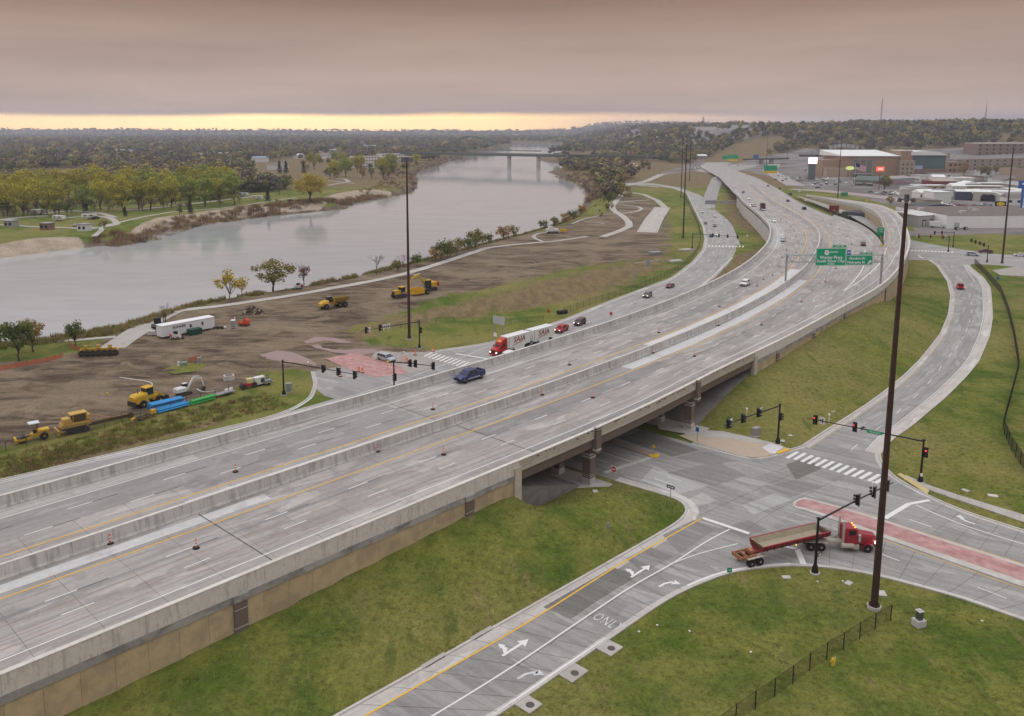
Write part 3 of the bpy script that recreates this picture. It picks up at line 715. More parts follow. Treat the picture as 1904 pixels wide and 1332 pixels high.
for (x, y) in [(180,588),(237,598),(290,615),(340,630),(395,645),(447,660),(503,675),(555,692),(610,710),(668,725),(725,740),(787,757),(835,775)]:
    u, v = 1428 + x / 4, 700 + y / 4; bar_px(cs, 'crosswalk_bar', (u - 10, v + 6), (u + 10.5, v - 6), 0.62, PNT_W)
for p, q in [((1639,1031),(1672,1044)),((1817,1093),(1872,1114)),((1217,891),(1250,902)),((1691,967),(1732,981)),((1100,852),(1130,861))]: bar_px(cs, 'lane_dash', p, q, 0.16, PNT_W)
strip(pxs([(1703,940),(1780,975),(1850,997),(1904,1013),(1980,1036)]), 0.2, PNT_W, ZM, cs, 'lane_line')
strip(pxs([(1060,822),(1120,841),(1180,862)]), 0.15, PNT_W, ZM, cs, 'lane_line')
cvs = curved_street
cl = same_n([((a[0] * 0.5 + b[0] * 0.5), (a[1] * 0.5 + b[1] * 0.5), 0) for a, b in zip(ne_l, ne_r)], 400)
for (p, q) in [((1582,838),(1595,827)),((1628,800),(1640,792)),((1667,769),(1676,761)),((1698,741),(1707,733)),((1724,715),(1732,707)),((1745,689),(1751,681)),((1764,664),(1769,657)),((1777,650),(1782,643)),((1788,632),(1792,626)),((1796,617),(1799,610)),((1802,600),(1804,594)),((1806,583),(1807,577)),((1806,567),(1806,562)),((1803,553),(1802,548)),((1797,538),(1795,533)),((1788,524),(1785,520))]:
    bar_px(cvs, 'lane_dash', p, q, 0.13, PNT_W)
strip(offs(ne_r, 2.1), 0.14, PNT_W, ZM, cvs, 'edge_line'); strip(offs(ne_l, -1.2), 0.14, M('worn_yellow_paint', (0.46, 0.36, 0.20), 0.8, 0.15), ZM, cvs, 'edge_line')
bar_px(cvs, 'lane_line', (1795,500), (1813,524), 0.15, PNT_W)
for i in range(13): 
    u = 1696 + i * 6.2; v = 466.3 + i * 0.25; bar_px(far_cross, 'crosswalk_bar', (u - 1.6, v + 1.1), (u + 1.6, v - 1.1), 0.7, PNT_W)
bar_px(far_cross, 'stop_bar', (1707,475), (1716,481), 0.6, PNT_W)
# red stamped median and its kerb
med_out = [(1473,942),(1476,935),(1486,929),(1497,927),(1568,946),(1653,972),(1728,997),(1904,1052),(2020,1086),(2020,1131),(1904,1094),(1645,1003),(1560,972),(1500,952),(1480,947)]
mo = ccw([p[:2] for p in pxs(med_out)]); mb = MB(); mb.prism(mo, 0.0, 0.17); island = struct('median_island', mb, C_KERB)
med_in = [(1478,941),(1482,935),(1490,931),(1498,930),(1568,949),(1653,976),(1728,1001),(1904,1057),(2020,1091),(2020,1121),(1904,1083),(1645,996),(1560,966),(1500,947),(1483,944)]
mi = ccw([p[:2] for p in pxs(med_in)])
mb = MB(); mb.prism(mi, 0.1, 0.185); part('stamped_paving', mb, RED_PAVE, island)
strip(pxs([(1480,931),(1497,925.5),(1568,944.5),(1653,970.5),(1728,995.5),(1904,1050),(2020,1084)]), 0.13, PNT_Y, ZM, cs, 'yellow_line'); strip(pxs([(1560,975),(1645,1006),(1904,1097.5),(2020,1135)]), 0.13, PNT_Y, ZM, cs, 'yellow_line')
# underpass median nose
nose = ccw([p[:2] for p in pxs([(1222,845),(1226,848),(1222,852),(1210,851),(1160,834),(1100,812),(1105,808),(1165,829)])])
mb = MB(); mb.prism(nose, 0.0, 0.18); nose_o = struct('underpass_median', mb, concrete('brown_median', (0.33, 0.25, 0.20), 0.8, (0.25, 0.2, 0.17), uvs=False))
mb = MB(); mb.prism(ccw([p[:2] for p in pxs([(1223,845.5),(1227,848),(1222,852.5),(1211,851.5),(1206,849),(1208,847)])]), 0.02, 0.2); part('yellow_nose', mb, PNT_Y, nose_o)
# saw-cut joints across the streets
def joints(L, R, n, parent, wid=0.03):
    L = same_n(L, n); R = same_n(R, n)
    for a, b in zip(L[1:-1], R[1:-1]):
        c_ = ((a[0] + b[0]) / 2, (a[1] + b[1]) / 2); bar(parent, 'joint', c_, math.atan2(b[1] - a[1], b[0] - a[0]), math.hypot(b[0] - a[0], b[1] - a[1]) - .2, wid, JOINT, Zr + 0.0205)
joints(pxs([(470,1424),(631,1332),(808,1233),(952,1151),(1147,1040),(1219,999)]), pxs([(800,1404),(952,1310),(1134,1185),(1227,1121),(1290,1088),(1330,1074)]), 17, cs)
joints(pxs([(1497,957),(1645,1006),(1904,1097),(2020,1135)]), pxs([(1500,1051),(1623,1068),(1785,1111),(1904,1153)]), 10, cs)
joints(pxs([(1650,968),(1728,994),(1904,1048),(2020,1082)]), pxs([(1728,926),(1790,953),(1904,990),(2020,1022)]), 9, cs)
joints(ne_l, ne_r, 46, curved_street, .03)
for P in ([(1300,960),(1420,905),(1560,845),(1590,833)], [(1230,870),(1300,900),(1420,950),(1480,985)], [(1200,860),(1330,905),(1470,958)], [(1400,858),(1500,890),(1640,930)], [(1380,992),(1440,950),(1530,905),(1600,868)], [(960,1240),(1060,1172),(1172,1096),(1265,1045)]): strip(pxs(P), .035, JOINT, Zr + .0208, cs, 'joint')
# painted arrows and words -------------------------------------------------
def arrow_mesh(pts_list, name, mat):
    mb = MB()
    for poly in pts_list: mb.add([(x, y, 0) for x, y in poly], [tuple(range(len(poly)))])
    return mb.mesh(name, mat)
TH_ARROW = arrow_mesh([[(-1.9, -.16), (1.0, -.16), (1.0, .16), (-1.9, .16)], [(1.0, -.62), (2.2, 0), (1.0, .62)], [(-1.2, .12), (-.55, .5), (-.55, 1.0), (-.9, 1.0), (-1.5, .18)], [(-1.15, 1.0), (-.3, 1.0), (-.72, 1.75)]], 'through_left_arrow', PNT_W)
R_ARROW = arrow_mesh([[(-1.6, .5), (-.5, .45), (.3, .1), (.75, -.35), (.45, -.5), (.0, -.12), (-.6, .16), (-1.6, .2)], [(-.15, -.35), (1.05, -.2), (.75, -1.15)]], 'right_turn_arrow', PNT_W)
ra = head((1060,1172), (1172,1098))
for (u, v) in [(1190,1063), (957,1205)]: link('through_left_arrow', TH_ARROW, cs, W(u, v, ZM), ra)
link('right_turn_arrow', R_ARROW, cs, W(1244,1084, ZM), ra)
worn = M('worn_white_lettering', (0.56, 0.56, 0.57), 0.8, 0.25, 2.0)
link('right_turn_arrow', arrow_mesh([[(-1.6, .5), (-.5, .45), (.3, .1), (.75, -.35), (.45, -.5), (.0, -.12), (-.6, .16), (-1.6, .2)], [(-.15, -.35), (1.05, -.2), (.75, -1.15)]], 'worn_turn_arrow', worn), cs, W(987,1252, ZM), ra)
tx = text('pavement_word_only', 'ONLY', 1.25, worn, cs, W(1130,1157, ZM), (0, 0, ra - PI / 2), extrude=0.0, space=1.15); tx.scale = (1.0, 1.9, 1)
link('right_turn_arrow', R_ARROW, cs, W(1791,966, ZM), head((1904,1013), (1780,975)))
ZBANK = 0.03
# storm drain boxes, manholes
HOLE = M('iron_cover', (0.10, 0.075, 0.07), 0.6, 0.1, 6)
for i, (c, sx, lab) in enumerate([((1133,1206), 3.0, 'square concrete inlet with iron cover nearest the intersection'), ((1065,1252), 3.6, 'large concrete inlet with iron cover, middle of three'), ((982,1311), 2.6, 'square concrete inlet with iron cover, nearest the picture bottom')]):
    p = W(*c); t = thing('storm_inlet', lab + ' beside ramp', 'inlet', (p[0], p[1], 0), ra)
    mb = MB(); mb.box((0, 0, 0.02), (sx * 0.72, 2.0, 0.24)); part('slab', mb, C_WALK, t)
    mb = MB(); mb.cyl((0, -0.25, 0.15), 0.42, 0.04, 16); part('iron_cover', mb, HOLE, t)
for c in [(808, 1231), (897, 1180)]:
    p = W(*c); t = thing('kerb_inlet', 'dark kerb inlet slot in the %s left ramp kerb' % ('lower' if c[0] < 850 else 'upper'), 'inlet', (p[0], p[1], 0), ra)
    mb = MB(); mb.box((0, .1, 0.14), (3.2, 0.5, 0.10)); part('top_slab', mb, C_WALK, t)
    mb = MB(); mb.box((0, -0.05, 0.05), (2.6, 0.3, 0.12)); part('opening', mb, JOINT, t)

# sidewalks at the corners -------------------------------------------------
SAND_C = M('sandy_paving', (0.48, 0.38, 0.29), 0.9, 0.10, 0.7, col2=(0.40, 0.31, 0.25), thr=(0.45, 0.7))
polyface(ccw([p[:2] for p in pxs([(1290,824),(1345,839),(1398,853),(1430,849),(1470,838),(1450,829),(1432,826),(1380,815),(1330,806),(1300,803),(1262,812)])]), 0.172, 'corner_apron', SAND_C)
corner_walk = polyface(ccw([p[:2] for p in pxs([(1225,800),(1300,813),(1360,817),(1420,828),(1436,833),(1440,826),(1405,817),(1345,804),(1300,801),(1220,787)])]), 0.18, 'corner_sidewalk', C_WALK)
polyface(ccw([p[:2] for p in pxs([(1417,834),(1432,826),(1456,833),(1440,846),(1430,844)])]), 0.188, 'kerb_ramp_slab', concrete('pale_walk', (0.58, 0.57, 0.57), 0.9, (0.45, 0.44, 0.44), uvs=False))
TACT = M('yellow_tactile_paving', (0.70, 0.42, 0.05), 0.7, 0.1, 4, bump=0.01)
mb = MB(); mb.prism(ccw([p[:2] for p in pxs([(1444,842),(1466,835),(1470,838),(1447,846)])]), 0.1, 0.196); struct('tactile_paving', mb, TACT)
we = [(1663,887),(1690,902),(1728,921),(1790,947),(1904,984),(2010,1015)]; wi = [(1690,893),(1712,905),(1745,917),(1800,937),(1904,968),(2010,1000)]
A = same_n(pxs([(1680,893),(1712,907),(1748,920),(1810,941),(1904,973),(2000,1003)]), 15); B = same_n(pxs([(1684,885),(1730,905),(1770,918),(1830,937),(1904,959),(2000,988)]), 15)
for i in range(14):
    P = ccw([A[i][:2], A[i + 1][:2], B[i + 1][:2], B[i][:2]]); c = np.mean(P, 0); P = [tuple(c + (np.array(p) - c) * 0.985) for p in P]
    mb = MB(); mb.prism(P, 0.0, 0.16); tag(part('sidewalk_slab', mb, C_WALK, island if False else None), None, None, None, 'structure')
mb = MB(); mb.prism(ccw([p[:2] for p in pxs([(1668,884),(1675,882),(1728,914),(1724,921)])]), 0.05, 0.19); struct('tactile_strip', mb, M('faded_tactile', (0.55, 0.43, 0.20), 0.8, 0.1, 3))

# river side: closed street mouth, red paving, crushed stone, trails ---------------------------
polyface(ccw([p[:2] for p in pxs([(604,667),(660,657),(745,682),(757,695),(700,702),(655,690)])]), 0.075, 'red_paving', RED_PAVE)
polyface(ccw([p[:2] for p in pxs([(564,636),(585,627),(625,629),(665,640),(708,654),(672,661),(625,657),(588,648)])]), 0.06, 'crushed_stone', PINK_PAVE)
polyface(ccw([p[:2] for p in pxs([(484,660),(515,652),(545,656),(575,668),(590,680),(560,682),(520,672),(490,667)])]), 0.065, 'crushed_stone', PINK_PAVE)
polyface(ccw([p[:2] for p in pxs([(700,652),(740,656),(795,655),(830,668),(800,686),(760,694),(745,682),(690,665)])]), 0.058, 'worn_approach', concrete('dusty_concrete', (0.38, 0.34, 0.31), 0.85, (0.28, 0.25, 0.23), uvs=False))
for i in range(11):
    t = i / 10; u = 797 + t * 74; v = 660 + t * 21; bar_px(frontage_road, 'crosswalk_bar', (u - 8.5, v + 4.2), (u + 8.5, v - 4.2), 0.55, PNT_W, ZM + .03)
bar_px(frontage_road, 'stop_bar', (847, 658), (906, 668), 0.6, PNT_W)
for k in range(14):
    p = np.array(far_w); j = 60 + k * 7
for u, v in [(1010,640),(1050,620),(1092,600),(1145,578),(1178,563),(1214,545),(1246,528),(1275,508)]: 
    bar_px(frontage_road, 'lane_dash', (u - 5, v + 2.6), (u + 5, v - 2.6), 0.15, PNT_W)
for u, v in [(1318,484),(1326,470),(1330,420),(1322,408),(1311,396),(1336,408)]: bar_px(upper_frontage, 'lane_dash', (u - 1, v + 2), (u + .5, v - 2), 0.16, PNT_W)
for i in range(11): bar_px(frontage_road, 'crosswalk_bar', (1318 + i * 6.3, 459.3 + i * .1), (1318.9 + i * 6.3, 456.8 + i * .1), 0.7, PNT_W)
strip(offs(far_w, -1.2), 0.15, PNT_W, ZM, frontage_road, 'edge_line')

TRAILS = [([(75,637),(130,634),(180,630),(215,627)], 2.4), ([(208,648),(250,620),(290,595),(322,579)], 6.5), ([(300,583),(330,579),(400,571),(500,557),(600,540),(700,522),(760,508),(820,490),(880,470),(908,461)], 3.6), ([(893,463),(960,455),(1000,452),(1040,448),(1092,440)], 3.0), ([(1012,451),(994,444),(991,439),(1003,434),(1030,431),(1056,428)], 2.0), ([(1120,441),(1150,431),(1170,422),(1169,413),(1156,401),(1141,392),(1138,384),(1147,373),(1155,363),(1157,358)], 4.2), ([(1140,398),(1165,397),(1186,393),(1194,389),(1188,385),(1170,383),(1148,381)], 2.4), ([(1150,377),(1180,374),(1208,372)], 3.5), ([(1203,433),(1216,408),(1232,386)], 11.0), ([(1157,356),(1196,362),(1222,373),(1236,386)], 4.5), ([(1063,417),(1085,408),(1120,400),(1135,399)], 1.6), ([(1085,413),(1110,414),(1124,417)], 1.6),
 ([(1162,346),(1200,338),(1230,325),(1240,324)], 8.0), ([(1225,349),(1180,344),(1160,346)], 5)]
for i, (P, w) in enumerate(TRAILS):
    Q = smooth_line(pxs(P), 1.5, 8); a = offs(Q, w / 2); b = offs(Q, -w / 2)
    lz = 0.10 + 0.004 * i
    tr = struct('trail', ribbon([(x, y, lz + max(0, gz(x, y))) for x, y in a], [(x, y, lz + max(0, gz(x, y))) for x, y in b]), C_TRAIL)
# campground paths on the far bank
for i, (P, w) in enumerate([([(140,420),(180,425),(220,418),(210,408),(190,402),(150,404),(100,406)], 4), ([(0,418),(60,422),(120,424),(180,426)], 3.5), ([(175,440),(190,428),(188,422),(230,412),(275,402),(330,393),(400,389),(450,383),(500,375),(550,368)], 3), ([(230,392),(300,386),(360,379),(420,372),(470,366)], 5), ([(80,398),(130,392),(185,396),(215,405)], 4), ([(610,345),(650,338),(640,333),(600,330)], 4), ([(600,335),(660,342)], 3), ([(0,410),(40,404),(90,402)], 7)]):
    Q = smooth_line(pxs(P), 5, 2); a = offs(Q, w / 2); b = offs(Q, -w / 2); lz = 0.12 + 0.004 * i
    struct('park_path', ribbon([(x, y, lz) for x, y in a], [(x, y, lz) for x, y in b]), C_TRAIL)
# ================================================================== highway deck, barriers, walls, bridge
DK = 8.4
def o_right(s):
    """offset of the near edge of the pavement from the median at station s (ramp included until the gore)"""
    p = np.array(hw(s, 0)[:2]); n = np.array([np.interp(s, HS, HN[:, 0]), np.interp(s, HS, HN[:, 1])])
    d = RW[:, :2] - p; along = d @ np.array([n[1], -n[0]]); i = np.argmin(np.abs(along) + (np.abs(d @ n) > 60) * 1e3)
    return float((d @ n)[i]) + 0.5
S_GORE = hw_so(*W(1638, 458, 8.4)[:2])[0]
RIGHT = [(-70, -17.5), (95, -17.5)] + [(s, o_right(s)) for s in np.arange(110, S_GORE, 15)]
def oR(s): return float(np.interp(s, [a for a, b in RIGHT], [b for a, b in RIGHT]))
def oR2(s): return float(np.interp(s, [S_GORE, 355, 403, 433, 453, 560, 700], [-22.4, -22.2, -22.0, -19.5, -17.5, -17.0, -17.5]))
def oL(s): return float(np.interp(s, [-70, 300, 348, 401, 467, 560, 650, 760], [18.5, 19.0, 20.3, 20.4, 19.6, 18.8, 21.0, 22.0]))
highway = thing('highway', None, None); del_keys = [k for k in highway.keys()]
for k in del_keys: del highway[k]
highway['kind'] = 'structure'
LANES_N = [-17.5, -14.6, -11.0, -7.4, -3.8, -0.0]; LANES_F = [0.62, 5.4, 8.9, 12.4, 15.5, 18.6]
SL0, SLL, SLN = -26.0, 6.05, 30
for k in range(SLN):
    sa = SL0 + k * SLL + 0.018; sb = SL0 + (k + 1) * SLL - 0.018
    for lanes in (LANES_N, LANES_F):
        for j in range(5):
            o1 = lanes[j]; o2 = lanes[j + 1]
            if lanes is LANES_N and j == 0: o1 = oR((sa + sb) / 2)
            P = []
            for (s, o) in ((sa, o1 + .010), (sb, o1 + .010), (sb, o2 - .010), (sa, o2 - .010)): P.append(hw(s, o))
            V = [(p[0], p[1], p[2] - 0.12) for p in P] + [(p[0], p[1], p[2]) for p in P]
            mb = MB(); mb.hexa(V); mb.uv = [(s, o) for (s, o) in ((sa, o1), (sb, o1), (sb, o2), (sa, o2))] * 2
            part('pavement_slab', mb, C_HW, highway)
S_SL = SL0 + SLN * SLL
base = MB(); ss = np.arange(-70, S_SL + 3, 3.0)
ribbon([hw(s, 18.55) for s in ss], [hw(s, oR(s) + .03) for s in ss], lift=-0.035, mb=base); part('joint_bed', base, JOINT, highway)
def deck(name, ss, fa, fb, lift, mat, uo=0.0):
    mb = MB(); ribbon([hw(s, fa(s)) for s in ss], [hw(s, fb(s)) for s in ss], lift=lift, mb=mb)
    mb.uv = [(s, o) for s in ss for o in (fa(s), fb(s))]
    return part(name, mb, mat, highway)
ss1 = np.r_[np.arange(-70, SL0, 3.0), SL0]; deck('pavement_sheet', ss1, oL, oR, 0, C_HW)
ss2 = np.r_[np.arange(S_SL, S_GORE, 3.0), S_GORE]; deck('pavement_sheet', ss2, oL, oR, 0, C_HW)
ss3 = np.arange(S_GORE, HS[-1] - 1, 6.0); deck('pavement_sheet', ss3, oL, oR2, 0, C_HW)
# fresh concrete strips beside the median, patches
def strip_hw(name, s0, s1, o0, o1, mat, z=0.0025):
    ss = np.linspace(s0, s1, max(2, int((s1 - s0) / 4) + 1)); mb = MB(); ribbon([hw(s, o1) for s in ss], [hw(s, o0) for s in ss], lift=z, mb=mb); mb.uv = [(s, o) for s in ss for o in (o1, o0)]
    return part(name, mb, mat, highway)
strip_hw('fresh_concrete_strip', -40, 30, -2.7, -0.9, C_NEW); strip_hw('fresh_concrete_strip', 110, 230, -3.2, -0.6, C_NEW)
strip_hw('fresh_concrete_strip', 22, 62, 1.3, 4.2, C_NEW); strip_hw('fresh_concrete_strip', 128., 250, 1.3, 5.0, C_NEW); strip_hw('fresh_concrete_strip', -70, 30, 15.9, 18.3, concrete('pale_shoulder', (0.47, 0.45, 0.43), 0.8, (0.36, 0.33, 0.32)))
strip_hw('fresh_concrete_strip', 300, 420, 14.5, 18.8, concrete('pale_shoulder2', (0.45, 0.43, 0.42), 0.8, (0.36, 0.34, 0.33)))
_pz = 0.0035
DARKP = concrete('dark_patch', (0.295, 0.275, 0.27), 0.85, (0.2, 0.18, 0.18)); TAN_R = M('rust_seam', (0.34, 0.24, 0.19), 0.9, 0.1, 3)
for (s0, s1, o0, o1) in [(64.6,118,-7.2,-3.9),(64.6,118,-17.2,-14.8),(-20,63,8.95,15.3),(24,63,5.5,8.85),(140,190,-10.8,-7.6),(150,230,9.2,12.1),(-30,40,-8.0,-7.45),(40,110,-8.0,-7.45),(118,210,-8.1,-7.45)]:
    _pz += 0.0005; strip_hw('patch', s0, s1, o0, o1, DARKP, _pz)
for o in (-13.0, -9.0, -11.6): strip_hw('rust_seam', -60, 100, o - .05, o + .05, TAN_R, 0.0145)
for s in (21.5, 64.5): 
    mb = MB(); ribbon([hw(s + .07, -0.3), hw(s + .3, -16.5)], [hw(s - .07, -0.3), hw(s + .16, -16.5)], lift=0.012, mb=mb); part('expansion_joint', mb, JOINT, highway)
mb = MB(); ribbon([hw(64 + .06, 18), hw(64 + .06, 1)], [hw(64 - .06, 18), hw(64 - .06, 1)], lift=0.012, mb=mb); part('expansion_joint', mb, JOINT, highway)
# paint
def hw_line(o, s0, s1, mat, w=0.15, name='edge_line', f=None):
    ss = np.arange(s0, s1, 3.0); g = f or (lambda s: o); mb = MB(); ribbon([hw(s, g(s) + w / 2) for s in ss], [hw(s, g(s) - w / 2) for s in ss], lift=0.018, mb=mb); return part(name, mb, mat, highway)
hw_line(-3.8, -70, 700, PNT_Y, 0.22, 'yellow_line'); hw_line(5.4, -70, 700, PNT_Y, 0.22, 'yellow_line')
hw_line(0, -70, S_GORE - 8, PNT_W, 0.16, f=lambda s: oR(s) + 2.9); hw_line(15.5, -70, 700, PNT_W, 0.17, f=lambda s: oL(s) - 3.1)
hw_line(0, S_GORE, 640, PNT_W, 0.15, f=lambda s: oR2(s) + 3.0)
g0 = hw_so(*W(1566, 543, 8.4)[:2]); g1 = hw_so(*W(1605, 498, 8.4)[:2]); g2 = hw_so(*W(1608, 465, 8.4)[:2]); g3 = hw_so(*W(1634, 492, 8.4)[:2]); g4 = hw_so(*W(1648, 462, 8.4)[:2])
for G_ in ([g0, g1, g2], [g0, g3, g4]):
    ss = np.arange(G_[0][0], G_[-1][0], 3.0); hw_line(0, G_[0][0], G_[-1][0], PNT_W, 0.32, 'gore_line', f=lambda s, G_=G_: float(np.interp(s, [a for a, b in G_], [b for a, b in G_])))
def dashes(f, s0, s1, st=12.19, con=False):
    s = s0
    while s < s1:
        o = f(s); p = hw(s + 1.52, o); bar(highway, 'lane_dash', p, hw_ang(s + 1.5), 3.05, 0.15, PNT_W, p[2] + 0.020)
        if con: p = hw(s + 4.6, o); bar(highway, 'contrast_dash', p, hw_ang(s + 4.5), 3.05, 0.13, PNT_K, p[2] + 0.020)
        s += st
dashes(lambda s: -11.0, -22.2, 330); dashes(lambda s: -7.4, -22.5, 520, con=True); dashes(lambda s: 8.9, -19.4, 560, con=True); dashes(lambda s: 12.4, -13.5, 560, con=True)
dashes(lambda s: oR(s) + 6.2 if s < 300 else oR2(s) + 6.4, 190, 330)
# ---------------- barriers in cast sections
def barrier(name, label, f, s0, s1, prof, mat, ln=12.19, base=hw, cap=None, group=None):
    root = thing(name, label, 'barrier'); root.location = (0, 0, 0)
    s = s0
    while s < s1 - 1:
        e = min(s + ln, s1); n = max(2, int((e - s) / 4) + 1); rings = []
        for q in np.linspace(s + .012, e - .012, n): rings.append([base(q, f(q) + px, pz) for px, pz in prof])
        mb = MB(); mb.loft(rings); part('barrier_section', mb, mat, root)
        if cap:
            rings = []
            for q in np.linspace(s + .012, e - .012, n): rings.append([base(q, f(q) + px, pz) for px, pz in cap[0]])
            mb = MB(); mb.loft(rings); part('cap_strip', mb, cap[1], root)
        s = e
    return root
F2 = [(-.42, -.05), (.42, -.05), (.42, .08), (.27, .34), (.17, 1.58), (-.17, 1.58), (-.27, .34), (-.42, .08)]
CAPM = concrete('pale_cap', (0.62, 0.59, 0.55), 0.85, (0.5, 0.47, 0.44), uvs=False)
RAIL = M('galvanised_steel', (0.42, 0.43, 0.45), 0.4, 0.06, 4, metal=0.7)
C_FAC = bpy.data.materials.new('streaked_barrier'); K = NT(C_FAC); wp = K.n('ShaderNodeNewGeometry').outputs['Position']; dr = K.noise(wp, 1.7, 4, 0.7, (1, 1, 0.10)); fi = K.noise(wp, .25, 4, 0.65)
c = K.mix(K.mth('MULTIPLY', K.step(dr, 0.44, 0.66), 0.7), (0.50, 0.49, 0.475), (0.27, 0.255, 0.245)); K.l(K.scale(c, K.mth('ADD', K.mth('MULTIPLY', fi, 0.6), 0.7)), K.p.inputs['Base Color']); K.p.inputs['Roughness'].default_value = 0.9
barrier('median_barrier', 'grey concrete median barrier dividing the two carriageways of the highway', lambda s: 0.3, -66, 760, F2, C_FAC, cap=([(-.19, 1.582), (.19, 1.582), (.19, 1.64), (-.19, 1.64)], CAPM))
FL = [(-.30, -.05), (.35, -.05), (.35, 1.48), (-.05, 1.48), (-.16, .32), (-.30, .08)]
river_barrier = barrier('river_side_barrier', 'grey concrete parapet along the river side of the highway', oL, -66, 600, FL, C_FAC, cap=([(-.08, 1.482), (.38, 1.482), (.38, 1.55), (-.08, 1.55)], CAPM))
C_PAR = bpy.data.materials.new('stained_parapet'); K = NT(C_PAR)
wp = K.n('ShaderNodeNewGeometry').outputs['Position']; zz = K.n('ShaderNodeSeparateXYZ'); K.l(wp, zz.inputs[0])
dr = K.noise(wp, 2.2, 4, 0.7, (1, 1, 0.12)); fi = K.noise(wp, 1.3, 4, 0.65); al = K.noise(wp, 5.0, 3, 0.6, (1, 1, 0.35))
c = K.mix(K.mth('MULTIPLY', K.step(dr, 0.50, 0.64), 0.42), (0.60, 0.565, 0.53), (0.30, 0.275, 0.25))
c = K.mix(K.mth('MULTIPLY', K.step(al, 0.60, 0.68), 0.5), c, (0.26, 0.235, 0.19))
K.l(K.scale(c, K.mth('ADD', K.mth('MULTIPLY', fi, 0.4), 0.8)), K.p.inputs['Base Color']); K.p.inputs['Roughness'].default_value = 0.9
C_COP = concrete('weathered_ledge', (0.33, 0.32, 0.31), 0.45, (0.5, 0.49, 0.48), uvs=False)
NP = [(-.48, -.85), (-.48, 1.02), (-.05, 1.02), (.10, .4), (.45, .1), (.45, -.05), (-.02, -.05), (-.02, -.85)]
NPC = ([(-.52, 1.022), (-.52, 1.10), (.0, 1.10), (.0, 1.022)], CAPM)
barrier('near_parapet', 'stained pale parapet on top of the tan retaining wall, this side of highway', lambda s: 0.0, -66, ABL, NP, C_PAR, base=rw, cap=NPC)
barrier('ramp_parapet', 'pale parapet from the bridge end round the outside of the curved ramp', lambda s: 0.0, ABR, RWS[-1] - 4, NP, C_PAR, base=rw, cap=NPC)
# ---------------- retaining walls: every panel its own piece
TAN = bpy.data.materials.new('tan_wall_panel'); K = NT(TAN)
wp = K.n('ShaderNodeNewGeometry').outputs['Position']; a = K.noise(wp, 0.6, 4, 0.6); b = K.noise(wp, 6.0, 3, 0.6, (1, 1, 0.4))
oi = K.n('ShaderNodeObjectInfo').outputs['Random']
c = K.mix(K.step(a, 0.35, 0.68), (0.47, 0.370, 0.225), (0.36, 0.285, 0.19)); c = K.scale(c, K.mth('ADD', K.mth('MULTIPLY', b, 0.25), 0.87)); c = K.scale(c, K.mth('ADD', K.mth('MULTIPLY', oi, 0.16), 0.92))
K.l(c, K.p.inputs['Base Color']); K.p.inputs['Roughness'].default_value = 0.9; K.bump(b, 0.01, 0.6)
BRN = M('brown_pilaster_brick', (0.165, 0.125, 0.108), 0.85, 0.12, 8, bump=0.01)
PALE = concrete('pale_pier_base', (0.52, 0.50, 0.48), 0.85, (0.34, 0.32, 0.3), uvs=False)
LPAN = 3.05
def wall(name, label, s0, s1, zb, o=-0.42, fmat=TAN, base=rw, top=-1.62, side=-1, pil=()):
    root = thing(name, label, 'wall')
    s = s0; k = 0
    while s < s1 - .3:
        e = min(s + LPAN, s1); 
        z0, z1 = zb(s), zb(e)
        A0 = base(s + .012, o); A1 = base(e - .012, o); B0 = base(s + .012, o - side * 0.25); B1 = base(e - .012, o - side * .25)
        t0 = A0[2] + top; t1 = A1[2] + top
        if t0 > z0 - 0.5:
            lo0 = min(z0 - .6, t0 - .4); lo1 = min(z1 - .6, t1 - .4); mid0 = None
            mb = MB(); P = [(A0[0], A0[1], lo0), (A1[0], A1[1], lo1), (B1[0], B1[1], lo1), (B0[0], B0[1], lo0), (A0[0], A0[1], t0), (A1[0], A1[1], t1), (B1[0], B1[1], t1), (B0[0], B0[1], t0)]
            if side > 0: P = [P[1], P[0], P[3], P[2], P[5], P[4], P[7], P[6]]
            mb.hexa(P); part('wall_panel', mb, fmat, root)
        s = e; k += 1
    # weathered ledge under the parapet
    n = max(2, int((s1 - s0) / 4) + 1); rings = []
    for q in np.linspace(s0, s1, n):
        rings.append([base(q, o - .10 if side < 0 else o + .10, top), base(q, o - .10 if side < 0 else o + .10, -0.86), base(q, o + (.45 if side < 0 else -.45), -0.86), base(q, o + (.45 if side < 0 else -.45), top)])
    if side < 0: rings = [r[::-1] for r in rings]
    mb = MB(); mb.loft(rings); part('ledge', mb, C_COP, root)
    for q in pil:
        p = base(q, o - .06 if side < 0 else o + .06); zt = p[2] + top; z0 = zb(q) - .5; r = rw_ang(q) if base is rw else hw_ang(q)
        mb = MB(); mb.box((p[0], p[1], (z0 + zt) / 2), (1.5, 0.36, zt - z0), r); pl = part('pilaster', mb, BRN, root)
        mb = MB(); mb.box((p[0], p[1], zb(q) + .35), (1.54, 0.40, .07), r); mb.box((p[0], p[1], zb(q) + 2.3), (1.54, 0.40, .06), r); part('band', mb, PALE, pl)
        mb = MB(); mb.box((p[0], p[1], zt + .42), (1.7, 0.5, .7), r); part('capital', mb, C_COP, root)
    return root
pil_l = [rw_s(*W(445, 1130, 6)[:2]), rw_s(*W(867, 935, 6.3)[:2])]
wall('retaining_wall', 'tan panelled retaining wall under the highway above the near grass slope', -66, ABL - 0.6, wall_base, pil=pil_l)
pil_r = [ABR + 12.0, ABR + 35.0, ABR + 60.0, ABR + 104]
wall('retaining_wall', 'tan panelled retaining wall from the bridge to the sign gantry and ramp', ABR + 0.6, ABR + 300, wall_base, pil=pil_r)
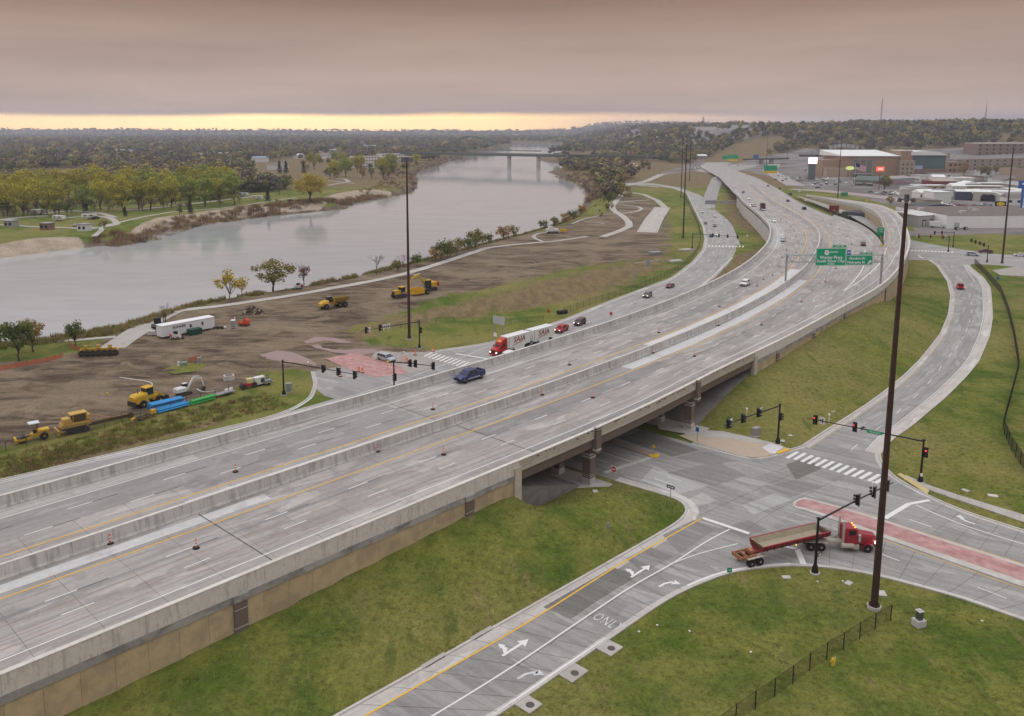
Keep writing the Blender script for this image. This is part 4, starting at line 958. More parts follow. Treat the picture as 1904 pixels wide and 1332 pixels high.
wall('retaining_wall', 'grey retaining wall below the river side parapet above the frontage road', -60, 590, lambda s: -0.2, o=0, fmat=C_BAR, base=lambda s, o, dz=0: hw(s, oL(s) + .36 + o, dz), top=-0.9, side=1)
# ---------------- bridge
bridge = thing('road_bridge', 'highway bridge with brown girders and brick piers over the cross street', 'bridge')
C_BPAR = concrete('bridge_parapet_concrete', (0.50, 0.455, 0.385), 0.85, (0.40, 0.36, 0.31), uvs=False)
GIRD = M('brown_girder_paint', (0.135, 0.105, 0.085), 0.7, 0.08, 1.2)
DRIP = M('black_drip_stain', (0.05, 0.045, 0.04), 0.9, 0.1)
n = int((ABR - ABL) / 3); qs = np.linspace(ABL, ABR, n)
def sweep(prof, q0, q1, base=rw, step=3.0):
    qs = np.linspace(q0, q1, max(2, int((q1 - q0) / step) + 1)); mb = MB(); mb.loft([[base(q, px, pz) for px, pz in prof] for q in qs]); return mb
part('parapet', sweep([(-.44, -.62), (-.44, .95), (-.05, .95), (.10, .4), (.45, .1), (.45, -.05), (-.02, -.05), (-.02, -.62)], ABL, ABR), C_BPAR, bridge)
for dz in (-.05, .32, .66): part('groove', sweep([(-.452, dz), (-.452, dz + .045), (-.43, dz + .045), (-.43, dz)], ABL, ABR), M('painted_groove_shadow', (0.22, 0.19, 0.16), 0.9, 0.1), bridge)  # raised dark strips, the grooves' shadow is put into their colour
part('coping', sweep([(-.50, .952), (-.50, 1.05), (.02, 1.05), (.02, .952)], ABL, ABR), CAPM, bridge)
for q in np.arange(ABL + 4, ABR - 3, 0.9):
    if rnd.random() < 0.55:
        p = rw(q, -.456, .5 + .3 * rnd.random()); mb = MB(); mb.box(p, (0.25 + .5 * rnd.random(), .012, .10 + .1 * rnd.random()), rw_ang(q)); part('drip_stain', mb, DRIP, bridge)
part('fascia_girder', sweep([(-.20, -2.05), (-.20, -.62), (.25, -.62), (.25, -2.05)], ABL, ABR), GIRD, bridge)
for o in np.arange(3.2, 35, 3.4): part('girder', sweep([(o, -2.0), (o, -.5), (o + .4, -.5), (o + .4, -2.0)], ABL, ABR, step=8), GIRD, bridge)
part('deck_slab', sweep([(0.3, -.55), (0.3, -.14), (36.3, -.14), (36.3, -.55)], ABL - 2, ABR + 2), C_BAR, bridge)
def pier(qc, o, q_end=False):
    p = rw(qc, o); r = rw_ang(qc) 
    g = part('pier', MB().box((p[0], p[1], 3.05), (1.3, 1.5, 6.6), r), BRN, bridge)
    part('pier_base', MB().box((p[0], p[1], 0.4), (1.4, 1.6, 1.5), r), PALE, g)
    part('pale_band', MB().box((p[0], p[1], 4.6), (1.36, 1.56, .30), r), PALE, g)
    part('thin_band', MB().box((p[0], p[1], 1.45), (1.33, 1.53, .07), r).box((p[0], p[1], 1.75), (1.33, 1.53, .05), r), PALE, g)
    if q_end:
        pp = rw(qc, -.55); part('pilaster', MB().box((pp[0], pp[1], 7.2), (1.25, .72, 3.4), r), BRN, g)
        part('pale_band', MB().box((pp[0], pp[1], 6.05), (1.31, .78, .26), r), PALE, g)
        mb = MB()
        for k in range(4): mb.box((pp[0], pp[1], 8.35 + k * .34), (1.1 + .06 * (k % 2), .66, .17), r)
        part('striped_cap', mb, M('dark_striped_cap', (0.05, 0.045, 0.045), 0.8, .1), g)
        mb = MB()
        for k in range(4): mb.box((pp[0], pp[1], 8.52 + k * .34), (.98, .56, .17), r)
        part('pale_stripe', mb, CAPM, g)
for q in (PR1, PR2):
    for i, o in enumerate((0.9, 6.9, 12.9, 19, 25, 31, 35.5)): pier(q, o, i == 0)
    a = rw(q, 0.2); b = rw(q, 36); mb = MB(); r = rw_ang(q) + PI / 2
    c_ = ((a[0] + b[0]) / 2, (a[1] + b[1]) / 2, 5.85); mb.box(c_, (36, 1.6, 1.1), r); part('pier_cap', mb, GIRD, bridge)
    mb = MB(); mb.box((c_[0], c_[1], 5.12), (36.02, 1.66, .28), r); part('pale_band', mb, PALE, bridge)
# abutments: end posts, back walls, paved slopes
for q, sg in ((ABL, -1), (ABR, 1)):
    p = rw(q + sg * .3, -.30); part('end_post', MB().box((p[0], p[1], 6.0), (1.35, .75, 5.1), rw_ang(q)), C_BPAR, bridge)
    a = rw(q + sg * .6, .2); b = rw(q + sg * .6, 36); part('abutment', MB().box(((a[0] + b[0]) / 2, (a[1] + b[1]) / 2, 5.5), (36, .8, 5.0), rw_ang(q) + PI / 2), C_BAR, bridge)
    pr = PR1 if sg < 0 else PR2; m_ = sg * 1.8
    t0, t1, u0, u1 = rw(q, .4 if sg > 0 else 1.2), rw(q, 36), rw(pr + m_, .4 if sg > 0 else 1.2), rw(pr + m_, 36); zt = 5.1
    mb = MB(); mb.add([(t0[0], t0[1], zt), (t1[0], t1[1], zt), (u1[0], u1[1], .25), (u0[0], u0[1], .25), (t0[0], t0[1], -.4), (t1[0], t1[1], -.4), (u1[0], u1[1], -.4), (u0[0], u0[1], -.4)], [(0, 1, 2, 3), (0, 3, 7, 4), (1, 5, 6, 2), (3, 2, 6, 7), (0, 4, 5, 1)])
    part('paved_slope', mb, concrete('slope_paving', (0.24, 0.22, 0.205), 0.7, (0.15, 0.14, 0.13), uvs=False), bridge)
# sidewalk slabs under the bridge
for q0, q1 in ((PR1 - 2.6, PR1 + 2.2), (PR2 - 2.4, PR2 + 2.2)):
    P = [rw(q0, -2.2)[:2], rw(q1, -2.2)[:2], rw(q1, 38)[:2], rw(q0, 38)[:2]]; mb = MB(); mb.prism(ccw(P), -.05, .16); struct('underpass_sidewalk', mb, C_WALK)
# slip ramp from the gore
rs0 = rw_s(*W(1676, 487, 8.4)[:2])
in_px = [(1634,474,8.4),(1640,462,8.4),(1645,451,8.4),(1645,430,8.4),(1640,411,8.4),(1632,400,8.2),(1619,392,7.8),(1598,384,7.0),(1568,378,5.5),(1538,372,4.0),(1500,365,2.0)]
ri = same_n(smooth_line([W(*p) for p in in_px], 3, 6), 80); s_a = rw_s(ri[0][0], ri[0][1]); ro = same_n([rw(s, .5) for s in np.linspace(s_a, RWS[-1], 80)], 80)
struct('slip_ramp', ribbon(ri, ro, lift=-.01), C_HW)
ramp_in = thing('ramp_inner_parapet', 'concrete parapet on the inside of the curved slip ramp', 'barrier')
for i in range(8, 76, 4):
    q = ri[i:i + 5]; mb = MB(); a = offs(q, .0); b = offs(q, .35); mb.loft([[(a[k][0], a[k][1], q[k][2] - 1.0), (a[k][0], a[k][1], q[k][2] + 1.0), (b[k][0], b[k][1], q[k][2] + 1.0), (b[k][0], b[k][1], q[k][2] - 1.0)][::-1] for k in range(5)]); part('barrier_section', mb, C_BAR, ramp_in)
part('wall_face', MB().loft([[(a[0], a[1], -.3), (a[0], a[1], a[2] - 1.0), (b[0], b[1], b[2] - 1.0), (b[0], b[1], -.3)] for a, b in zip([(*p, q[2]) for p, q in zip(offs(ri[10:], .06), ri[10:])], [(*p, q[2]) for p, q in zip(offs(ri[10:], .3), ri[10:])])]), TAN, ramp_in)
r_line = [tuple(a + (b - a) * .72 for a, b in zip(p, q)) for p, q in zip(ri, ro)]; strip(r_line, .16, PNT_W, .02, highway, 'edge_line', 3, 1)
r_line = [tuple(a + (b - a) * .2 for a, b in zip(p, q)) for p, q in zip(ri, ro)]; strip(r_line, .16, PNT_Y, .02, highway, 'edge_line', 3, 1)
main_r = barrier('mainline_parapet', 'concrete parapet along the right of the mainline beyond the gore', lambda s: oR2(s), S_GORE + 1, 440, [(-.3, -1.2), (.3, -1.2), (.3, .1), (.12, .4), (.06, 1.05), (-.3, 1.05)][::-1], C_BAR)
gp = W(1638, 458, 8.4); gt = thing('crash_cushion', 'yellow crash cushion at the gore nose', 'crash cushion', gp, hw_ang(S_GORE))
part('nose', MB().box((-.6, 0, .45), (1.2, .9, .9), tx=.8), M('yellow_nose_paint', (0.62, 0.45, 0.06), .6, .1), gt); part('bays', MB().box((1.0, 0, .42), (2.2, .8, .84)), RAIL, gt)
# collector road between the grass triangle and the mainline
ex_l = same_n([W(*p) for p in [(1478,364,2.2),(1510,376,2.5),(1545,390,2.8),(1580,402,2.8),(1615,422,2.2),(1636,438,1.5)]], 20); ex_r = same_n([W(*p) for p in [(1490,366,2.2),(1520,375,2.5),(1560,388,2.8),(1600,402,2.8),(1640,420,2.2),(1650,430,1.5)]], 20)
struct('collector_road', ribbon(ex_l, ex_r), C_RD)
tri = ccw([p[:2] for p in pxs([(1500,366),(1560,378),(1615,392),(1636,405),(1640,420),(1600,402),(1560,388),(1520,375)])])

far_px = [(1290,318),(1330,306),(1400,296.5),(1470,291),(1560,288),(1560,293),(1480,300),(1420,306),(1372,318),(1345,326)]
polyface(ccw([p[:2] for p in pxs(far_px)]), .12, 'interchange_pavement', C_HW)
for P, w in (([(1480,346),(1450,330),(1430,318),(1440,306),(1480,298),(1540,292)], 9), ([(1330,300),(1380,288),(1440,284),(1500,281)], 12)):
    Q = smooth_line(pxs(P), 12, 2); struct('distant_ramp', ribbon(offs(Q, w), offs(Q, -w), lift=.2), C_HW)
# ================================================================== masts, signals, signs, fences
RUST = M('weathering_steel', (0.060, 0.033, 0.026), 0.7, 0.14, 1.2, metal=0.2)
BLK = M('black_powder_coat', (0.016, 0.016, 0.018), 0.45, 0.05, 5)
DKGREY = M('dark_grey_metal', (0.10, 0.10, 0.105), 0.5, 0.06, 5, metal=0.3)
GALV = RAIL
WHT = M('white_sign_sheeting', (0.78, 0.78, 0.78), 0.45, 0.03, 4)
GRN = M('green_sign_sheeting', (0.012, 0.33, 0.16), 0.4, 0.04, 2)
BLU = M('blue_sign_sheeting', (0.03, 0.13, 0.42), 0.4, 0.04, 2)
REDS = M('red_sign_sheeting', (0.50, 0.03, 0.03), 0.4, 0.04, 2)
YELS = M('yellow_sign_sheeting', (0.75, 0.48, 0.02), 0.4, 0.04, 2)
ALU = M('bare_aluminium_sign_back', (0.34, 0.36, 0.38), 0.45, 0.05, 2, metal=0.5)
LETT = M('white_lettering', (0.85, 0.85, 0.85), 0.5, 0.0)
BLKL = M('black_lettering', (0.02, 0.02, 0.02), 0.5, 0.0)
LRED = M('lit_red_lens', (0.5, 0.02, 0.02), 0.4, 0, emit=(1, 0.035, 0.03), es=2.2)
LYEL = M('lit_amber_lens', (0.6, 0.3, 0.02), 0.4, 0, emit=(1, 0.5, 0.08), es=1.6)
LENS = M('dark_lens', (0.03, 0.02, 0.02), 0.3, 0)
LAMPG = M('lamp_glass', (0.55, 0.55, 0.55), 0.2, 0)
FOOT = PALE

_mast = None
def high_mast(px, label, h=46.6):
    global _mast
    p = W(*px)
    if _mast:
        return copy_tree(_mast, None, (p[0], p[1], 0), rnd.random() * 6, label)
    t = thing('light_mast', label, 'light mast', (p[0], p[1], 0), 0, 'tall rust-brown light masts')
    prof = [(.40, 0), (.36, h * .25), (.31, h * .5), (.25, h * .75), (.18, h)]
    mb = MB(); mb.loft([[(r * math.cos(2 * PI * k / 12), r * math.sin(2 * PI * k / 12), z + .35) for k in range(12)] for r, z in prof]); part('pole', mb, RUST, t)
    part('footing', MB().cyl((0, 0, .12), .75, .5, 14), FOOT, t)
    mb = MB(); mb.cyl((0, 0, .42), .62, .09, 14)
    for k in range(12): mb.cyl((.53 * math.cos(k * PI / 6), .53 * math.sin(k * PI / 6), .52), .04, .2, 6)
    part('base_plate', mb, RUST, t)
    mb = MB(); mb.cyl((0, 0, h + .5), .25, .5, 10); 
    pts = [(0.6 * math.cos(k * PI / 8), 0.6 * math.sin(k * PI / 8), h + .2) for k in range(17)]; mb.tube(pts, .06, 6)
    for k in range(6): mb.tube([(0, 0, h + .3), (0.6 * math.cos(k * PI / 3), 0.6 * math.sin(k * PI / 3), h + .2)], .05, 6)
    rg_ = part('lamp_ring', mb, DKGREY, t)
    for k in range(6):
        mb = MB(); c = (0.78 * math.cos(k * PI / 3), 0.78 * math.sin(k * PI / 3), h + .15); mb.cyl(c, .2, .36, 10, r2=.14); mb.cyl((c[0], c[1], c[2] - .2), .18, .05, 10, mi=1); part('luminaire', mb, [DKGREY, LAMPG], t)
    _mast = t; return t
high_mast((1625,1131), 'tall rust-brown light mast standing nearest, before the red dump truck cab')
high_mast((761,632), 'tall rust-brown light mast on the river side grass behind the traffic signal')
high_mast((1863,491), 'tall rust-brown light mast at the right edge before the white warehouse')
high_mast((1270,445), 'tall brown light mast at the frontage fence, larger of the paired poles')
high_mast((1266,369), 'thin brown light mast in the meadow just behind the frontage pole')
high_mast((1282,338), 'thin brown light mast far along the meadow, near the distant traffic')
high_mast((1557.5,369), 'tall brown light mast on the grass triangle in front of the arena')
high_mast((1425,309), 'distant light mast beside the highway near the overpass')
high_mast((1463,301), 'most distant light mast against the wooded hill')

ARR = {'left': [[(-.05, -.3), (.05, -.3), (.05, .0), (-.05, .1)], [(-.05, .1), (.05, 0), (-.1, .2), (-.18, .12)], [(-.3, .22), (-.12, .02), (-.06, .26)]],
       'both': [[(.0, -.3), (.1, -.3), (.1, .12), (0, .12)], [(-.06, .1), (.16, .1), (.05, .34)], [(0, -.1), (.04, 0), (-.14, .08), (-.2, .0)], [(-.3, .12), (-.26, -.08), (-.1, .1)]],
       'right': [[(-.2, -.3), (-.1, -.3), (-.08, -.02), (-.2, .05)], [(-.2, .05), (-.08, -.02), (.05, .1), (.0, .2)], [(-.02, .26), (.04, .02), (.24, .2)]]}
def regsign(parent, loc, ang, kind, s=1.0):
    """white square sign with black arrow; faces local -y rotated by ang"""
    b = MB(); b.box((0, 0, 0), (.76 * s, .03, .92 * s)); o = part('lane_sign', b, WHT, parent, loc=loc, rz=ang)
    mb = MB()
    for poly in ARR[kind]: mb.add([(x * 1.15 * s, -.022, y * 1.15 * s) for x, y in poly], [tuple(range(len(poly)))])
    part('arrow', mb, BLKL, o); return o
_hd = {}
def head_mesh():
    if _hd: return _hd
    mb = MB(); mb.box((0, 0, 0), (.36, .30, 1.10)); mb.box((0, .17, 0), (.56, .03, 1.32))
    _hd['h'] = mb.mesh('signal_housing', BLK)
    for nm, mat in (('red', LRED), ('amber', LYEL), ('off', LENS)):
        mb = MB(); mb.cyl((0, -.155, 0), .13, .02, 12, 'y'); _hd[nm] = mb.mesh('lens', mat)
    mb = MB()
    for k in (-1, 0, 1):
        z = k * .35; R = [[(.15 * math.cos(a), y, z + .15 * math.sin(a)) for a in np.linspace(-.3, PI + .3, 8)] for y in (-.15, -.42)]
        mb.loft(R, cap=False, closed=False)
    _hd['v'] = mb.mesh('visor', BLK); return _hd
def signal_head(parent, loc, ang, lit=None, s=1.25):
    H = head_mesh(); o = link('signal_head', H['h'], parent, loc, ang); o.scale = (s, s, s)
    link('visor', H['v'], o)
    for k, z in ((0, .35), (1, 0), (2, -.35)):
        link('lens', H[lit] if (lit == 'red' and k == 0) or (lit == 'amber' and k == 1) else H['off'], o, (0, 0, z))
    return o
def dir_a(face): return face + PI / 2      # rotate so that local -y points along 'face'
def mast_arm(label, base, h, arm_px, heads=(), signs=(), pole_heads=(), extras=(), zarm=None, group='black traffic signal arms'):
    b = W(*base); t = thing('traffic_signal', label, 'traffic signal', (b[0], b[1], 0))
    mb = MB(); mb.tube([(0, 0, .3), (0, 0, h)], [.19, .14], 10); part('pole', mb, BLK, t)
    part('pole_cap', MB().box((0, 0, h), (.36, .36, .22)), BLK, t)
    mb = MB(); mb.loft([[(r * math.cos(2 * PI * k / 8 + .39), r * math.sin(2 * PI * k / 8 + .39), z) for k in range(8)] for r, z in ((.44, 0.05), (.44, .25), (.34, .75), (.24, 1.15))]); part('base_shroud', mb, BLK, t)
    part('footing', MB().cyl((0, 0, .06), .6, .16, 12), FOOT, t)
    za = zarm or h - .25; e = W(arm_px[0], arm_px[1], za + .25); L = (e[0] - b[0], e[1] - b[1]); ln = math.hypot(*L)
    mb = MB(); mb.tube([(0, 0, za), (L[0] * .5, L[1] * .5, za + .2), (L[0], L[1], za + .25)], [.13, .10, .06], 8); part('mast_arm', mb, BLK, t)
    for (f, face, lit) in heads:
        signal_head(t, (L[0] * f, L[1] * f, za + .2 * min(1, 2 * f)), dir_a(face), lit)
    for (f, face, kind) in signs:
        regsign(t, (L[0] * f - .28 * math.cos(face), L[1] * f - .28 * math.sin(face), za + .22), dir_a(face), kind, 1.25)
    for (z, face, lit) in pole_heads: signal_head(t, (.42 * math.cos(face + 1.2), .42 * math.sin(face + 1.2), z), dir_a(face), lit)
    for (f, hgt) in extras:
        mb = MB(); mb.tube([(L[0] * f, L[1] * f, za), (L[0] * f, L[1] * f, za + hgt)], .04, 6); mb.box((L[0] * f, L[1] * f, za + hgt + .1), (.22, .4, .2)); part('camera_stalk', mb, WHT, t)
    return t, L, za
ST = math.radians(140.5)                  # street direction towards the river
t, L, za = mast_arm('black signal mast arm beside the dump truck cab, arm reaching over the median', (1515,1066), 7.2, (1661,897), [(.50, ST, None), (.72, ST, None), (.91, ST, None)], extras=[(.70, 1.5)])
ow = part('one_way_sign', MB().box((.28, -.3, 0), (1.05, .03, .38)), BLKL, t, loc=(0, 0, 2.5), rz=head((1500,1020),(1530,1005)) )
part('arrow', MB().add([(-.1, -.33, -.07), (.4, -.33, -.07), (.4, -.33, .07), (-.1, -.33, .07)], [(0, 1, 2, 3)]).add([(.4, -.33, -.15), (.7, -.33, 0), (.4, -.33, .15)], [(0, 1, 2)]), WHT, ow)
t, L, za = mast_arm('black signal arm with red lights and green street name plate, right corner', (1711,897), 6.9, (1500,778), [(.925, ra + PI, 'red'), (.575, ra + PI, 'red')], [(.865, ra + PI, 'both'), (.505, ra + PI, 'right')], [(4.9, ra + PI + .3, 'red')], [(.80, 1.5)])
sn = part('street_name_plate', MB().box((0, 0, 0), (2.3, .04, .5)), GRN, t, loc=(L[0] * .40 - .25 * math.cos(ra + PI) * -1, L[1] * .40 - .3, za + .1), rz=math.atan2(-L[1], -L[0]))
text('lettering', 'Floyd Blvd', .36, LETT, sn, (0, -.03, 0), (PI / 2, 0, 0), extrude=.004)
part('push_button_box', MB().box((.0, -.2, 1.3), (.3, .2, .5)), WHT, t)
mast_arm('black signal mast arm with lane arrow signs by the bridge sidewalk', (1446,826), 7.2, (1347,791), [(.93, ST + PI, None), (.68, ST + PI, None), (.40, ST + PI, None)], [(.86, ST + PI, 'left'), (.33, ST + PI, 'right')], [(4.9, ST + PI + .2, None)], [(.62, 1.6)])
FRT = math.radians(48)
mast_arm('black signal mast arm on the grass corner of the building site', (528,735), 7.4, (662,697), [(.57, FRT, None), (.77, FRT, None), (.985, FRT, None)], extras=[(.36, .8)])
mast_arm('black signal mast arm standing half hidden behind the river side parapet', (733,732), 7.0, (808,681), [(.40, FRT + PI, None), (.53, FRT + PI, None), (.96, FRT + PI, None)], pole_heads=[(3.6, FRT + PI, None)])
mast_arm('black signal mast arm with white signs in front of the river side light mast', (780,648), 7.1, (672,616), [(.915, ST + PI, 'amber'), (.68, ST + PI, 'amber')], [(.86, ST + PI, 'left'), (.605, ST + PI, 'both'), (.53, ST + PI, 'right')], [(4.6, ST + PI, 'amber')])
mast_arm('black signal mast arm across the far frontage road junction', (1287,463), 7.2, (1374,441), [(.44, FRT + PI, None), (.57, FRT + PI, None), (.76, FRT + PI, None), (.97, FRT + PI, None)])
mast_arm('signal mast arm with red lights at the far right junction, nearer of two', (1763,469), 7.0, (1706,439), [(.95, -PI / 2 - .2, 'red'), (.58, -PI / 2 - .2, 'red'), (.2, -PI / 2 - .2, 'red')], [(.99, -PI / 2, 'left'), (.1, -PI / 2, 'right')])
mast_arm('signal mast arm at the far right junction, farther of two', (1772,460), 7.0, (1736,433), [(.95, 1.2, None), (.6, 1.2, None)])
mast_arm('signal mast arm with four heads before the grey sedan at far right', (1835,488.5), 7.0, (1805,447), [(.25, PI, None), (.48, PI, None), (.72, PI, None), (.96, PI, None)])

# ---------------------------------------------------------------- sign gantry
gl = W(1460,530,8.4); gr_ = W(1641,473,17.6)
GA = math.atan2(gr_[1] - gl[1], gr_[0] - gl[0]); GLN = math.hypot(gr_[1] - gl[1], gr_[0] - gl[0])
gan = thing('sign_gantry', 'galvanised truss gantry across the near carriageway carrying green exit signs', 'gantry', (gl[0], gl[1], 8.4), GA)
mb = MB(); mb.tube([(0, 0, 0), (0, 0, 9.4)], .30, 10); part('post', mb, GALV, gan)
mb = MB(); mb.tube([(GLN, 0, -1.6), (GLN, 0, 9.4)], .32, 10); part('post', mb, GALV, gan)
part('pedestal', MB().box((GLN, 0, -3.4), (1.6, 2.2, 3.6)), BRN, gan)
TZ0, TZ1, TD = 6.9, 9.1, .75
for y in (-TD, TD):
    for z in (TZ0, TZ1): part('chord', MB().tube([(-.4, y, z), (GLN + .4, y, z)], .13, 8), GALV, gan)
nb = 16
for i in range(nb):
    x0, x1 = GLN * i / nb, GLN * (i + 1) / nb
    mb = MB()
    for y in (-TD, TD): mb.tube([(x0, y, TZ0 if i % 2 else TZ1), (x1, y, TZ1 if i % 2 else TZ0)], .07, 6)
    for z in (TZ0, TZ1): mb.tube([(x0, -TD, z), (x1, TD, z)], .05, 6)
    mb.tube([(x0, -TD, TZ0), (x0, -TD, TZ1)], .05, 6); part('diagonal', mb, GALV, gan)
def gx(u, v, z):      # local x on the gantry of a photo point at height z
    best = None
    for x in np.linspace(0, GLN, 400):
        X = gl[0] + x * math.cos(GA); Y = gl[1] + x * math.sin(GA); f = Y * math.cos(TH) + (CZ - z) * math.sin(TH); d = abs(CX + F_PX * X / f - u)
        if best is None or d < best[0]: best = (d, x)
    return best[1]
def panel(parent, name, cx, cz, w, h, mat, y=-1.25, border=True):
    o = part(name, MB().box((0, 0, 0), (w, .08, h)), mat, parent, loc=(cx, y, cz))
    if border:
        mb = MB()
        for sx, sz, dx, dz in ((0, h / 2 - .12, w - .16, .09), (0, -h / 2 + .12, w - .16, .09), (w / 2 - .12, 0, .09, h - .16), (-w / 2 + .12, 0, .09, h - .16)): mb.box((sx, -.045, sz), (dx, .012, dz))
        part('border', mb, LETT, o)
    return o
x1 = gx(1544, 476, 16.0); x2 = gx(1596, 487, 16.0)
o = panel(gan, 'exit_sign', x1 - .5, 8.6, 9.0, 5.3, GRN)
text('lettering', 'Wesley Pkwy', 1.25, LETT, o, (.1, -.06, -.15), (PI / 2, 0, 0), extrude=.01, bold=.012); text('lettering', 'South Sioux City', 1.20, LETT, o, (0, -.06, -1.22), (PI / 2, 0, 0), extrude=.01, bold=.012)
text('lettering', '1/2 MILE', .62, LETT, o, (.1, -.06, -2.12), (PI / 2, 0, 0), extrude=.01, bold=.01); text('lettering', 'SOUTH', .75, LETT, o, (.75, -.06, 1.45), (PI / 2, 0, 0), extrude=.01, bold=.01)
sh = part('route_shield', MB().prism([(-.62, -.55), (-.3, -.7), (0, -.78), (.3, -.7), (.62, -.55), (.68, 0), (.5, .6), (0, .7), (-.5, .6), (-.68, 0)], 0, .02), WHT, o, loc=(-1.3, -.06, 1.35)); sh.rotation_euler = (PI / 2, 0, 0)
text('number', '77', .8, BLKL, sh, (0, -.03, .03), (0, 0, 0), extrude=.004)
tb = panel(gan, 'exit_tab', x1 + 1.9, 11.75, 4.2, .95, GRN); text('lettering', 'EXIT 148', .62, LETT, tb, (0, -.06, 0), (PI / 2, 0, 0), extrude=.01)
o = panel(gan, 'exit_sign', x2 - .3, 7.6, 8.0, 3.0, GRN)
text('lettering', 'Gordon Dr', 1.05, LETT, o, (-.6, -.06, .55), (PI / 2, 0, 0), extrude=.01, bold=.012); text('lettering', 'Nebraska St', 1.05, LETT, o, (-.9, -.06, -.65), (PI / 2, 0, 0), extrude=.01, bold=.012)
part('arrow', MB().add([(2.5, -.06, -1.0), (2.75, -.06, -1.2), (3.35, -.06, -.5), (3.1, -.06, -.3)], [(0, 1, 2, 3)]).add([(2.85, -.06, -.1), (3.6, -.06, -.05), (3.55, -.06, -.85)], [(0, 1, 2)]), LETT, o)
tb = panel(gan, 'exit_tab', x2 + 1.7, 9.6, 3.9, .9, GRN); text('lettering', 'EXIT 147B', .58, LETT, tb, (0, -.06, 0), (PI / 2, 0, 0), extrude=.01)
hb = panel(gan, 'hospital_sign', x2 - 3.5, 9.9, 1.2, 1.5, BLU, border=False); text('lettering', 'H', 1.2, LETT, hb, (0, -.06, 0), (PI / 2, 0, 0), extrude=.01)

# ---------------------------------------------------------------- small post signs
def post_sign(label, px, h, shape, mat, face, size=.75, back=None, cat='sign', z=0.0, txt=None, n2=None):
    p = W(px[0], px[1], z); t = thing('road_sign', label, cat, p if z else (p[0], p[1], gz(p[0], p[1])), dir_a(face))
    part('post', MB().box((0, 0, h / 2), (.07, .07, h)), GALV, t)
    if shape == 'square': mb = MB().box((0, -.06, h - size / 2), (size, .03, size))
    elif shape == 'wide': mb = MB().box((0, -.06, h - size * .18), (size, .03, size * .36))
    elif shape == 'tall': mb = MB().box((0, -.06, h - size * .65), (size, .03, size * 1.3))
    elif shape == 'diamond': mb = MB().box((0, 0, 0), (size, .03, size), ry=PI / 4); mb.v = [(a, b - .06, c + h - size * .7) for a, b, c in mb.v]
    o = part('plate', mb, mat, t)
    if txt:
        for k, (s, dz, m2, zo) in enumerate(txt): text('lettering', s, dz, m2, o, (0, -.085, h + zo), (PI / 2, 0, 0), extrude=.003)
    return t, o
BACKA = -PI / 2
t, o = post_sign('white square do not enter sign with red disc near the bridge pier', (1141,901), 2.9, 'square', WHT, ra + PI, 1.0); part('red_disc', MB().cyl((0, -.085, 2.4), .46, .02, 20, 'y'), REDS, o); part('white_bar', MB().box((0, -.10, 2.4), (.6, .02, .14)), LETT, o)
t, o = post_sign('one way sign on the grass corner under the bridge', (1246,943), 2.8, 'wide', BLKL, ra + PI, 1.3); part('arrow', MB().add([(-.5, -.085, 2.5), (.25, -.085, 2.5), (.25, -.085, 2.64), (-.5, -.085, 2.64)], [(0, 1, 2, 3)]).add([(.25, -.085, 2.42), (.56, -.085, 2.57), (.25, -.085, 2.72)], [(0, 1, 2)]), WHT, o)
post_sign('grey back of a small sign on the grass mound', (1130,1017), 2.4, 'square', ALU, ST, .75)
post_sign('small green and white sign at the ramp corner behind the trailer', (1355,1084), 2.0, 'square', GRN, BACKA, .6, txt=[('147', .28, LETT, -.3)])
t, o = post_sign('blue sign before the right hand bridge pier', (1296,823), 2.8, 'tall', BLU, ra + PI, .62)
post_sign('blue sign by the black fence at right', (1854,528), 2.6, 'tall', BLU, BACKA, .8)
post_sign('yellow diamond sign in the closed street mouth', (721,690), 2.6, 'diamond', YELS, FRT + PI, .7)
post_sign('red and white sign behind the parapet beside red pickup', (1041,628), 3.2, 'square', REDS, FRT + PI, .95)
post_sign('red stop-type sign on the verge by the black barrel', (1020,590), 2.4, 'diamond', REDS, FRT + PI, .9)
post_sign('red sign above the river side parapet beyond the dark SUV', (1136,597), 2.6, 'square', REDS, FRT + PI, .9)
post_sign('white and red sign on the brown grass slope', (1389,446), 2.4, 'square', WHT, BACKA, .9)
post_sign('yellow diamond warning sign on the grass triangle', (1611,376), 3.2, 'diamond', YELS, BACKA, 2.2)
post_sign('yellow diamond warning sign beside the white car on the slip road', (1490,372), 3.0, 'diamond', YELS, BACKA, 1.9)
post_sign('red and white marker in the underpass median nose', (1215,850), 2.2, 'diamond', YELS, ra + PI, .55)
# big white sign back behind the truck
p = W(928, 632); t = thing('sign_board', 'large white sign board seen from behind, beside the truck', 'sign', (p[0], p[1], 0), FRT + PI / 2)
for x in (-1.35, 1.35): part('post', MB().box((x, 0, 3.2), (.22, .2, 6.4)), GALV, t)
part('board', MB().box((0, .16, 5.2), (4.0, .08, 2.1)), M('pale_sign_back', (0.45, 0.46, 0.47), .5, .04), t)
post_sign('small do not enter sign below the large sign board', (921,640), 3.0, 'square', WHT, FRT + PI, 1.0)[0]
